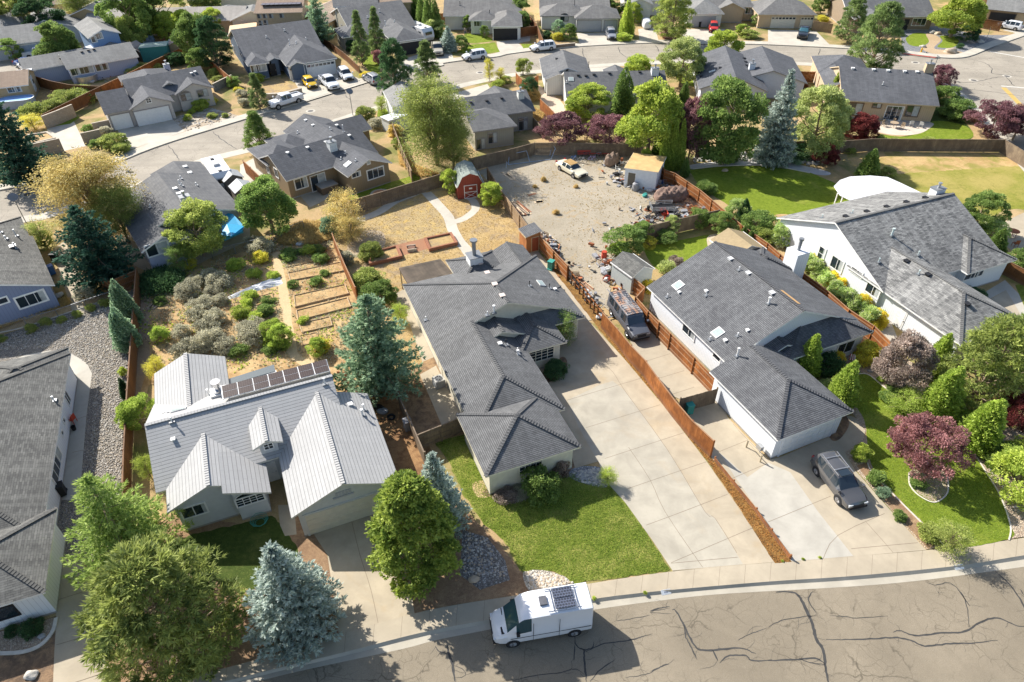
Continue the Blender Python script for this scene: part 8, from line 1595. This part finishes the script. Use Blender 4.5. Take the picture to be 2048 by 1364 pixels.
def junk(kind,px,py,col,label,s=1.0,yaw=0.0):
    c=G(px,py,.2);b=MB();m=JC[col];cat=kind.replace('_',' ')
    if kind=='bucket':b.tube([(0,0,0),(0,0,.38*s)],[.14*s,.19*s],14,cap=False);b.face([(cos(k*pi/7)*.15*s,sin(k*pi/7)*.15*s,.05) for k in range(14)]);b.tube([(-.19*s,0,.38*s),(0,0,.55*s),(.19*s,0,.38*s)],.008,4)
    elif kind=='plant_pot':b.tube([(0,0,0),(0,0,.3*s),(0,0,.3*s),(0,0,.36*s)],[.14*s,.21*s,.24*s,.24*s],16,cap=False);b.face([(cos(k*pi/8)*.2*s,sin(k*pi/8)*.2*s,.3*s) for k in range(16)],0)
    elif kind=='tyre':
        n=20
        for k in range(n):
            t0,t1=2*pi*k/n,2*pi*(k+1)/n
            for j in range(8):
                p0,p1=2*pi*j/8,2*pi*(j+1)/8;f=lambda t,q:(cos(t)*(.26+.09*cos(q))*s,sin(t)*(.26+.09*cos(q))*s,.1+.09*sin(q));b.face([f(t0,p0),f(t1,p0),f(t1,p1),f(t0,p1)])
    elif kind=='crate':
        for z in (.04,.2,.36):
            for a in (-1,1):b.box(-.35*s,.35*s,a*.24*s-.01,a*.24*s+.01,z*s,(z+.1)*s);b.box(a*.35*s-.01,a*.35*s+.01,-.24*s,.24*s,z*s,(z+.1)*s)
        b.box(-.34*s,.34*s,-.23*s,.23*s,.02,.04)
        for a in (-1,1):
            for d in (-1,1):b.box(a*.33*s-.02,a*.33*s+.02,d*.22*s-.02,d*.22*s+.02,0,.46*s)
    elif kind=='chair':
        b.box(-.24,.24,-.24,.24,.4,.44);b.box(-.24,.24,.2,.24,.44,.9)
        for a in (-1,1):
            for d in (-1,1):b.box(a*.21-.02,a*.21+.02,d*.21-.02,d*.21+.02,0,.4)
            b.box(a*.25-.02,a*.25+.02,-.2,.22,.62,.65)
    elif kind=='toilet':b.box(-.2,.2,.12,.34,0,.8);b.tube([(0,-.08,0),(0,-.08,.38),(0,-.08,.42)],[.14,.22,.24],16)
    elif kind=='sink': 
        for k in range(16):
            t0,t1=2*pi*k/16,2*pi*(k+1)/16
            for r0,z0_,r1,z1_ in ((.34,.22,.26,.2),(.26,.2,.12,.06),(.34,.22,.3,0)):b.face([(cos(t0)*r0*s*1.2,sin(t0)*r0*s,z0_),(cos(t1)*r0*s*1.2,sin(t1)*r0*s,z0_),(cos(t1)*r1*s*1.2,sin(t1)*r1*s,z1_),(cos(t0)*r1*s*1.2,sin(t0)*r1*s,z1_)])
    elif kind=='wheelbarrow':
        b.face([(-.35,-.3,.35),(.4,-.3,.3),(.4,.3,.3),(-.35,.3,.35)]);[b.face([(x0,y0,z0_),(x1,y1,z1_),(x1*1.3,y1*1.35,.62),(x0*1.3,y0*1.35,.62)]) for (x0,y0,z0_),(x1,y1,z1_) in (((-.35,-.3,.35),(.4,-.3,.3)),((.4,-.3,.3),(.4,.3,.3)),((.4,.3,.3),(-.35,.3,.35)),((-.35,.3,.35),(-.35,-.3,.35)))]
        for y in (-.22,.22):b.bar((.7,y*.3,.2),(-.95,y,.55),.035,.035);b.bar((-.3,y,.4),(-.35,y,0),.03,.03)
        b.tube([(.7,-.05,.2),(.7,.05,.2)],.2,14)
    elif kind=='tank':b.tube([(0,0,0),(0,0,.1),(0,0,.9*s),(0,0,1.05*s),(0,0,1.1*s)],[.3*s,.42*s,.42*s,.3*s,.1*s],18)
    elif kind=='bin':b.box(-.28*s,.28*s,-.3*s,.3*s,.08,1.0*s);b.box(-.31*s,.31*s,-.34*s,.34*s,1.0*s,1.06*s);b.tube([(-.3*s,.3*s,.1),(.3*s,.3*s,.1)],.1,10)
    elif kind=='barrel':b.tube([(0,0,0),(0,0,.28),(0,0,.3),(0,0,.6),(0,0,.62),(0,0,.9)],[.28,.28,.3,.3,.28,.28],18)
    elif kind=='table':
        b.tube([(0,0,.7),(0,0,.74)],.6*s,20)
        for k in range(4):b.tube([(cos(k*pi/2+.7)*.4*s,sin(k*pi/2+.7)*.4*s,0),(cos(k*pi/2+.7)*.35*s,sin(k*pi/2+.7)*.35*s,.7)],.025,6)
    elif kind=='air_conditioner':
        b.box(-.42,.42,-.42,.42,.05,.85,0);[b.box(-.44,.44,-.44,.44,.1+k*.1,.13+k*.1,1) for k in range(7)];b.tube([(0,0,.85),(0,0,.89)],.34,20,1);b.tube([(0,0,.89),(0,0,.9)],.29,20,2);[b.bar((0,0,.9),(cos(k*pi/3)*.28,sin(k*pi/3)*.28,.9),.05,.015,1) for k in range(6)]
    elif kind=='cinder_block':b.box(-.2*s,.2*s,-.1*s,-.07*s,0,.2*s);b.box(-.2*s,.2*s,.07*s,.1*s,0,.2*s);[b.box(x*s-.015,x*s+.015,-.07*s,.07*s,0,.2*s) for x in (-.185,0,.185)]
    elif kind=='metal_frame':[b.bar(p_,q_,.04,.04) for p_,q_ in (((-.5,-.3,.02),(.5,-.3,.02)),((-.5,.3,.02),(.5,.3,.02)),((-.5,-.3,.02),(-.5,.3,.6)),((.5,-.3,.02),(.5,.3,.6)),((-.5,.3,.6),(.5,.3,.6)),((-.5,-.3,.6),(.5,.3,.02)))]
    elif kind=='hose':b.tube([(cos(t*.7)*(.3+.01*t),sin(t*.7)*(.3+.01*t),.03+.012*t) for t in range(36)],.02,5)
    elif kind=='bag': 
        for k in range(10):
            for j in range(5):
                f=lambda a,q:(cos(a)*.42*s*cos(q)**.6,sin(a)*.28*s*cos(q)**.6,.16*s+.16*s*sin(q)+.03*sin(a*3+q*2));a0,a1=k*pi/5,(k+1)*pi/5;q0,q1=-pi/2+j*pi/5+1e-3,-pi/2+(j+1)*pi/5-1e-3;b.face([f(a0,q0),f(a1,q0),f(a1,q1),f(a0,q1)])
    elif kind=='ladder':
        for y in (-.2,.2):b.bar((-1.4*s,y,.08),(1.4*s,y,.08),.05,.05)
        for k in range(9):x=(-1.25+k*.31)*s;b.bar((x,-.2,.08),(x,.2,.08),.03,.03)
    if kind=='air_conditioner':o=b.build(kind,[plain('ac_case',(.42,.41,.38),.5),GREYM,DARK])
    else:o=b.build(kind,m)
    o.location=(c.x,c.y,0);o.rotation_euler=(0,0,yaw);return tag(o,label,cat)
JK=[('sink',1240,362,'white','left of two upturned white sinks by the tan roofed shed'),('sink',1252,366,'white','right of two upturned white sinks by the tan roofed shed'),('sink',1247,353,'tan','tan basin above the two white sinks'),('chair',1234,341,'white','white plastic chair at the shed corner'),('toilet',1242,347,'white','white toilet among the junk by the shed'),('bucket',1237,350,'black','black bucket beside the white toilet'),('crate',1256,352,'tan','tan crate against the shed wall'),('bucket',1265,378,'white','white bucket at the near corner of the shed'),('crate',1262,371,'grey','grey crate at the near corner of the shed'),('tank',1271,378,'grey','small grey tank in front of the shed corner'),('cinder_block',1280,383,'grey','single grey block in front of the shed door'),
 ('chair',1305,372,'white','white chair left in front of the shed wall'),('chair',1318,368,'grey','grey chair in front of the shed wall'),('bucket',1325,365,'blue','blue bucket under the shed wall'),('crate',1312,375,'rust','rusty crate under the shed wall'),('metal_frame',1334,368,'grey','grey metal frame at the fence behind the shed'),('chair',1343,362,'white','white garden chair at the cedar fence'),('bag',1300,380,'white','white sack beside the brown tarp'),('bag',1290,390,'green','green sack at the left of the brown tarp'),('metal_frame',1297,398,'grey','bent grey frame left of the utility trailer'),('metal_frame',1345,402,'rust','rusty frame right of the utility trailer'),('tyre',1294,418,'rust','rusty round hoop on the gravel left of the trailer'),('ladder',1325,432,'white','white ladder lying below the trailer'),('tyre',1342,421,'white','pale tyre below the trailer'),('hose',1298,436,'grey','coiled grey hose on the gravel by the greyed fence'),('hose',1308,432,'black','coiled black hose next to the grey one'),('wheelbarrow',1328,430,'red','orange red wheelbarrow lying by the greyed fence'),('metal_frame',1348,430,'grey','grey wire crate along the greyed fence'),('tyre',1273,445,'rust','rusty wheels on the fence end'),('chair',1222,462,'white','white folding chair at the fence end by the shrubs'),
 ('plant_pot',1207,507,'terra','terracotta pot left of the grey shed lane'),('barrel',1208,514,'red','red barrel at the top of the junk row by the grey shed'),('chair',1224,505,'rust','dark chair at the grey shed corner'),('crate',1212,526,'rust','rusty crate below the red barrel'),('metal_frame',1222,520,'white','white frame against the grey shed'),('bag',1214,538,'white','white sack in the junk row by the grey shed'),('bag',1208,545,'grey','grey sack lowest on the left of the junk row'),('bucket',1220,548,'black','black bucket low in the junk row'),('crate',1213,558,'red','red crate at the end of the junk row'),('plant_pot',1230,560,'terra','terracotta pot at the foot of the grey shed'),('cinder_block',1239,583,'grey','dark block plate on the gravel behind the van'),('plant_pot',1264,583,'white','big white pot at the short cedar fence'),('plant_pot',1245,571,'rust','dark pot beside the short cedar fence'),('tank',1237,552,'white','white drum beside the grey shed'),
 ('bin',1102,535,'green','green bin in the fenced nook behind the long house'),('bucket',1103,492,'blue','blue bucket behind the tool shed planks'),('crate',1090,470,'tan','tan crate above the planks by the tool shed'),('bag',1082,465,'white','white sacks heaped above the tool shed'),('crate',1112,505,'rust','rusty crate below the tool shed planks'),('bucket',1138,527,'black','black bucket along the orange cedar fence'),('crate',1152,550,'tan','tan crate by the open rail fence'),('tyre',1172,580,'white','pale hoop on the gravel by the rail fence'),('plant_pot',1160,557,'terra','terracotta pot by the rail fence'),('bag',1200,632,'white','white rag hung at the end of the rail fence'),('metal_frame',1198,606,'white','white bent frame beside the rail fence'),('tyre',1175,598,'black','black tyre beside the rail fence'),('bucket',1140,606,'white','white bucket under the rail fence'),
 ('bin',1377,822,'green','teal wheelie bin behind the weathered gate'),('air_conditioner',878,768,'grey','square air conditioner on the slab left of the long house'),('table',700,200,'grey','x'),('tyre',782,832,'black','black tyre in the side yard under the fir'),('bag',765,822,'grey','grey sack in the side yard under the fir'),('bag',758,815,'black','black sack in the side yard under the fir'),('cinder_block',752,790,'grey','block at the edge of the red patio'),('chair',683,752,'rust','rusty chair on the red patio'),('chair',700,757,'rust','second rusty chair on the red patio right of the first'),('bin',816,855,'grey','grey bin beside the side yard fence'),
 ('bin',124,985,'black','black bin at the far left house walk'),('chair',145,842,'red','red object on the far left house walk'),('bucket',147,856,'black','black bucket on the far left house walk'),('hose',520,1042,'green','coiled green hose on the dark lawn'),('table',1787,252,'tan','round tan table on the patio of the beige house'),('chair',1768,250,'tan','tan chair left of the round patio table'),('chair',1790,245,'tan','tan chair behind the round patio table'),('chair',1804,255,'tan','tan chair right of the round patio table'),('chair',1822,250,'white','pale chair near the middle of the beige house patio'),('chair',1842,252,'white','pale chair at the right of the beige house patio'),('chair',1770,238,'grey','grey chair at the patio doors, left'),('chair',1786,237,'grey','grey chair at the patio doors, right'),('barrel',1744,234,'black','black barbecue drum against the beige wall'),('table',2024,470,'rust','rust brown table on the right back patio'),('chair',2030,490,'rust','rust brown chair on the right back patio'),('bin',1399,52,'black','black bin beside the far grey garage door'),
 ('tank',321,92,'blue','blue tank beside the teal container'),('tank',275,105,'white','white tank beside the tan shed'),('chair',12,188,'white','white chair behind the oval pool'),('chair',22,192,'white','second white chair behind the oval pool'),('table',24,183,'green','green table behind the oval pool'),('table',26,172,'red','red topped table in front of the brown house'),('metal_frame',205,133,'white','white frame at the end of the periwinkle house'),('bag',185,163,'white','white junk heap behind the round pool'),('bag',200,158,'grey','grey junk heap behind the round pool'),('metal_frame',215,160,'white','white frame in the dry yard by the red fence'),('crate',188,148,'tan','tan crate beside the round pool'),('bench',200,145,'tan','x'),
 ('bin',112,520,'black','black bin in the blue house side yard'),('bin',104,545,'blue','blue bin in the blue house side yard'),('bag',118,590,'white','white bag at the blue house wall'),('tank',240,528,'blue','blue tub beside the dark spruce trunk'),('bag',232,545,'grey','grey tarp heap beside the dark spruce'),('crate',97,560,'grey','grey crate along the blue house'),('bag',600,487,'white','white plastic heap at the top of the garden plots'),('table',622,522,'white','x')]
for k,a in enumerate(JK):
    if a[4]=='x' or a[0]=='bench':continue
    junk(*a,yaw=random.Random(k).uniform(0,6.28),s={'bag':1.2}.get(a[0],1.0))
# garden beds, planters, tarp, boulders, hot tub
def bed(name,label,pts,h,t,mat,soil,cat='planter'):
    P=[G(x,y,h) for x,y in pts];o=Vector((P[0].x,P[0].y,0));r=empty(name,o,0,label,cat);Q=[Vector((p.x,p.y,0))-o for p in P];b=MB();c=sum(Q,Vector())/len(Q)
    In=[q.lerp(c,t/(q-c).length*1.4) for q in Q];n=len(Q)
    for i in range(n):
        a,d,e,f=Q[i],Q[(i+1) % n],In[(i+1) % n],In[i];L=(d-a).length
        b.face([(a.x,a.y,0),(d.x,d.y,0),(d.x,d.y,h),(a.x,a.y,h)],0,[(0,0),(L,0),(L,h),(0,h)]);b.face([(a.x,a.y,h),(d.x,d.y,h),(e.x,e.y,h),(f.x,f.y,h)],0,[(0,0),(L,0),(L,t),(0,t)]);b.face([(e.x,e.y,0),(f.x,f.y,0),(f.x,f.y,h),(e.x,e.y,h)],0,[(0,0),(L,0),(L,h),(0,h)])
    b.build('frame',mat,r);b=MB();b.face([(q.x,q.y,h*.6+.0017) for q in In]);b.build('soil',soil,r)
BRK=shingle('brick_red',(.3,.13,.075),(.37,.17,.1),.075,.22,.6,0)
bed('brick_planter','right brick planter with dry grass by the winding path',[(858,497.5),(915.7,484),(903,463.6),(848,475)],.45,.25,BRK,STRAW);bed('brick_planter','left brick planter beside the fire pit paving',[(738,527),(805,511),(795,489),(735,505)],.45,.25,BRK,STRAW)
bed('raised_bed','upper empty raised bed edged with pale boards',[(589.7,612.8),(697.6,586),(690,567.7),(587,590)],.22,.06,PALE,DIRT);bed('raised_bed','lower empty raised bed edged with pale boards',[(595,640),(702,612),(695,594),(592,620)],.22,.06,PALE,DIRT);bed('raised_bed','raised bed with seedlings beside the fir',[(603,664),(665,650),(660,632),(597,646)],.2,.06,PALE,DIRT);bed('raised_bed','long raised bed by the orange garden fence',[(580,560),(690,540),(686,522),(575,545)],.2,.06,PALE,DIRT)
for i_,(P_,l_) in enumerate((([(576,533),(680,512),(674,494),(570,514)],'top'),([(605,690),(640,683),(634,664),(600,670)],'short lowest'),([(470,622),(548,600),(545,585),(466,606)],'left, under the white sheet,'),([(478,650),(556,628),(552,612),(474,634)],'left middle'),([(488,682),(566,660),(561,643),(482,664)],'left lower'))):bed('raised_bed',l_+' planted row of the garden with board edges',P_,.14,.05,plain('old_edging',(.3,.2,.11),.85),DIRT)
def scrap(label,px,py,rx,ry,n,yaw,seed):
    c=G(px,py,.2);rn=random.Random(seed);b=MB()
    for k in range(n):
        x,y=rn.gauss(0,rx/2),rn.gauss(0,ry/2);s=rn.uniform(.08,.4);T=Matrix.Translation((x,y,rn.uniform(0,.25))) @ Matrix.Rotation(rn.uniform(0,6.28),4,'Z') @ Matrix.Rotation(rn.uniform(-.4,.4),4,'X');m=rn.randrange(6);q=rn.random()
        if q<.4:b.box(-s*1.6,s*1.6,-.06,.06,0,.05,m,T)
        elif q<.75:b.box(-s,s,-s*.6,s*.6,0,s*rn.uniform(.2,.8),m,T)
        else:b.tube([T @ Vector((0,0,0)),T @ Vector((0,0,s))],s*.5,9,m)
    o=b.build('scrap_heap',[JC[k] for k in ('white','grey','rust','tan','black','grey')]);o.location=(c.x,c.y,0);o.rotation_euler=(0,0,yaw);tag(o,label,'scrap heap',kind='stuff')
scrap('heap of pale scrap along the left wall of the tan roofed shed',1250,362,2.6,1.6,70,R(-50),1);scrap('heap of scrap between the shed door and the brown tarp',1318,374,3.6,1.0,60,R(0),2);scrap('scrap strewn round the utility trailer',1318,420,4.5,2.0,60,R(10),3);scrap('row of scrap against the end of the greyed fence',1320,438,5.0,.8,50,R(18),4);scrap('scrap beside the lane left of the grey garden shed',1212,535,1.1,4.2,55,R(10),5);scrap('clutter of scrap behind the orange cedar fence',1108,495,1.0,4.0,30,R(28),6);scrap('clutter along the open rail fence',1168,578,.8,5.5,26,R(30),7);scrap('scrap beside the tarped motorcycle',1235,325,2.2,1.0,30,R(0),8);scrap('pale clutter in the yard of the periwinkle house',195,155,4.5,1.6,40,R(30),9)
bed('sand_box','block edged sand bed at the left of the paved drive',[(52,289),(112,275),(95,262),(55,268)],.4,.3,plain('coping',(.42,.36,.28),.8),DIRT)
c=G(823,495,.3);r=empty('fire_pit',(c.x,c.y,0),R(12),'small steel fire pit on the brick paving','fire pit');b=MB();b.tube([(0,0,.12),(0,0,.3),(0,0,.34)],[.2,.38,.4],14);b.build('bowl',plain('rusty_steel',(.16,.08,.05),.7),r)
for a_ in (-.45,.45):b=MB();b.box(-.5,.5,a_-.04,a_+.04,0,.38);b.build('leg',plain('bleached_wood',(.5,.42,.32),.8),r)
b=MB();rn=random.Random(3);TP=[G(x,y,.1) for x,y in ((452,594),(512,567),(556,552),(562,558),(563,568),(512,582),(462,597))];o_=Vector((TP[0].x,TP[0].y,0));cc_=sum(TP,Vector())/len(TP)
TS_=smooth_pts(TP,6)
for i in range(len(TS_)):
    a,d=TS_[i]-o_,TS_[(i+1) % len(TS_)]-o_;m1,m2=a.lerp(cc_-o_,.5)+Vector((0,0,.12+.08*sin(i*1.7))),d.lerp(cc_-o_,.5)+Vector((0,0,.12+.08*sin((i+1) % len(TS_)*1.7)));b.face([(a.x,a.y,.04),(d.x,d.y,.04),tuple(m2),tuple(m1)]);b.face([tuple(m1),tuple(m2),tuple(cc_-o_+Vector((0,0,.12)))])
o=b.build('row_cover',TARP);o.location=o_;tag(o,'long white row cover sheet lying in the garden plots','sheet')
def boulder(px,py,s,label,seed):
    c=G(px,py,s*.3);bm=bmesh.new();bmesh.ops.create_icosphere(bm,subdivisions=3,radius=1);rn=random.Random(seed);ph=[rn.uniform(0,6) for _ in range(3)]
    for v in bm.verts:k=1+.16*sin(v.co.x*3+ph[0])*sin(v.co.y*3.3+ph[1])+.09*sin(v.co.z*6+ph[2]+v.co.x*4);v.co=Vector((v.co.x*s*k,v.co.y*s*.75*k,max(-.2,v.co.z*.55*k)*s))
    me=bpy.data.meshes.new('boulder');bm.to_mesh(me);bm.free();me.materials.append(STONE[seed % 3]);o=bpy.data.objects.new('boulder',me);COL.objects.link(o);o.location=(c.x,c.y,.05);tag(o,label,'boulder')
for i,(x,y,s,l) in enumerate(((62,1349,.42,'pale boulder in the dark front yard, bottom left'),(83,1272,.22,'small stone in the curved front bed'),(1903,100,1.3,'long pale boulder at the gravel corner by the kerb'),(1846,92,.6,'pale boulder beside the hydrant'),(1866,64,.8,'left tan boulder between the kidney lawns'),(1877,66,.8,'right tan boulder between the kidney lawns'),(1961,82,.8,'pale boulder beside the stop sign'),(1832,52,.5,'boulder at the brown house porch'),(1450,340,.4,'stone on the shaded lawn edge'),(1862,800,.35,'pale stone in the pebble bed by the columns'),(1742,741,.3,'white stone in the pebble bed'),(948,1158,.35,'pale stone in the shaded gravel'),(1790,640,.5,'stone by the board sided wall steps'),(1780,632,.4,'second stone by the board sided wall steps'),(1770,650,.4,'third stone by the board sided wall steps'),(600,168,.5,'boulder at the low rubble wall'),(590,162,.45,'tan boulder at the dry front yard'))):boulder(x,y,s,l,i)
c=G(652,368,.85);r=empty('hot_tub',(c.x,c.y,0),R(38.6),'covered square hot tub on the taupe house patio','hot tub');b=MB();b.box(-1.1,1.1,-1.0,1.0,0,.85);b.build('cabinet',plain('tub_brown',(.14,.1,.07),.7),r);b=MB();b.box(-1.15,1.15,-1.05,1.05,.85,.97);b.build('cover',plain('tub_cover',(.3,.27,.23),.6),r,bevel=.03)
c=G(760,388,.4);r=empty('stone_fire_bowl',(c.x,c.y,0),0,'round brick basin built against the brown board fence','basin');b=MB();b.tube([(0,0,0),(0,0,.45)],1.15,20,cap=False);b.tube([(0,0,.45),(0,0,.5)],1.2,20,1);b.build('rim',[plain('pale_block',(.5,.42,.33),.9),plain('coping',(.42,.36,.28),.8)],r);b=MB();b.tube([(0,0,.5),(0,0,.53)],.85,18);b.build('bowl',plain('clay',(.45,.22,.12),.9),r)
c=G(1389,925 if 0 else 905,0);c=G(1518,900,.3);r=empty('gas_meter',(c.x,c.y,0),R(-66),'gas meter with guard rails at the slate garage corner','meter');b=MB();b.box(-.25,.25,-.15,.15,.45,.85);b.tube([(0,.1,0),(0,.1,.5)],.03,6);b.build('meter_body',STEEL,r);b=MB();[b.tube([(x,-.5,0),(x,-.5,.8)],.06,8) for x in (-.8,.8)];b.tube([(-.8,-.5,.6),(.8,-.5,.6)],.04,6);b.build('guard_rail',plain('bollard_tan',(.4,.33,.22),.7),r)
c=G(328,1068,.3);r=empty('downspout',(c.x,c.y,0),0,'white downspout elbow at the corner of the pale stucco house','downspout');b=MB();b.tube([(0,0,.9),(0,0,.2),(.3,-.3,.08)],.05,6);b.build('pipe',WHITE,r)
c=G(1697,713,1.6);r=empty('flag',(c.x,c.y,0),R(-30),'small striped flag beside the front entry of the slate roof house','flag');b=MB();b.tube([(0,0,0),(0,0,1.3),(.4,0,2.0)],.02,6);b.build('pole',STEEL,r);b=MB()
for k in range(6):b.face([(.05+k*.07,.02,1.95-k*.01),(.12+k*.07,.02+.03*(k % 2),1.95-k*.01),(.2+k*.09,.04,1.3),(.1+k*.09,.03,1.3)],k % 2)
b.build('cloth',[plain('flag_red',(.4,.06,.06),.8),WHITE],r)
c=G(925,78,.8)
# a person on the path of the white house
def person(px,py,label,shirt,pants,yaw=0,h=1.72):
    c=G(px,py,.0);me=bpy.data.meshes.new('person');J_={'pel':(0,0,.93),'waist':(0,0,1.08),'chest':(0,.01,1.3),'neck':(0,0,1.48),'head':(0,.02,1.6),'top':(0,.02,1.7),'hl':(.1,0,.88),'kl':(.12,.06,.5),'al':(.12,0,.08),'tl':(.13,.14,.03),'hr':(-.1,0,.88),'kr':(-.12,-.02,.5),'ar':(-.12,-.1,.08),'tr':(-.13,.03,.03),'sl':(.19,0,1.4),'el':(.26,.02,1.13),'wl':(.27,.14,.9),'fl':(.27,.18,.82),'sr':(-.19,0,1.4),'er':(-.26,-.03,1.13),'wr':(-.27,.06,.9),'fr':(-.27,.09,.82)}
    K=list(J_);E=[('pel','waist'),('waist','chest'),('chest','neck'),('neck','head'),('head','top'),('pel','hl'),('hl','kl'),('kl','al'),('al','tl'),('pel','hr'),('hr','kr'),('kr','ar'),('ar','tr'),('chest','sl'),('sl','el'),('el','wl'),('wl','fl'),('chest','sr'),('sr','er'),('er','wr'),('wr','fr')]
    rad={'pel':.15,'waist':.13,'chest':.16,'neck':.055,'head':.1,'top':.075,'hl':.09,'hr':.09,'kl':.06,'kr':.06,'al':.04,'ar':.04,'tl':.035,'tr':.035,'sl':.06,'sr':.06,'el':.042,'er':.042,'wl':.028,'wr':.028,'fl':.025,'fr':.025}
    me.from_pydata([J_[k] for k in K],[(K.index(a),K.index(b)) for a,b in E],[]);o=bpy.data.objects.new('person',me);COL.objects.link(o);me.materials.append(plain('skin',(.5,.32,.22),.6))
    sk=o.modifiers.new('s','SKIN');o.modifiers.new('u','SUBSURF').levels=1
    for i,k in enumerate(K):v=me.skin_vertices[0].data[i];v.radius=(rad[k],rad[k]*.8);v.use_root=k=='pel'
    o.location=c;o.rotation_euler=(0,0,yaw);tag(o,label,'person')
    for nm,ks,m,g in (('shirt',('waist','chest','sl','sr','el','er'),shirt,1.14),('trousers',('pel','hl','hr','kl','kr','al','ar'),pants,1.16)):
        mm=bpy.data.meshes.new(nm);kk=list(ks);mm.from_pydata([J_[k] for k in kk],[(kk.index(a),kk.index(b)) for a,b in E if a in kk and b in kk],[]);q=bpy.data.objects.new(nm,mm);COL.objects.link(q);q.parent=o;mm.materials.append(m);q.modifiers.new('s','SKIN');q.modifiers.new('u','SUBSURF').levels=1
        for i,k in enumerate(kk):v=mm.skin_vertices[0].data[i];v.radius=(rad[k]*g,rad[k]*g*.85);v.use_root=i==0
    b=MB();b.tube([(0,-.01,1.62),(0,-.01,1.7),(0,0,1.76)],[.112,.105,.03],12);b.build('hair',DARK,o)
person(931,72,'person in light clothes standing on the curved path beside the bright lawn',plain('shirt_grey',(.45,.45,.48),.8),plain('trousers_dark',(.1,.12,.18),.8),R(160))
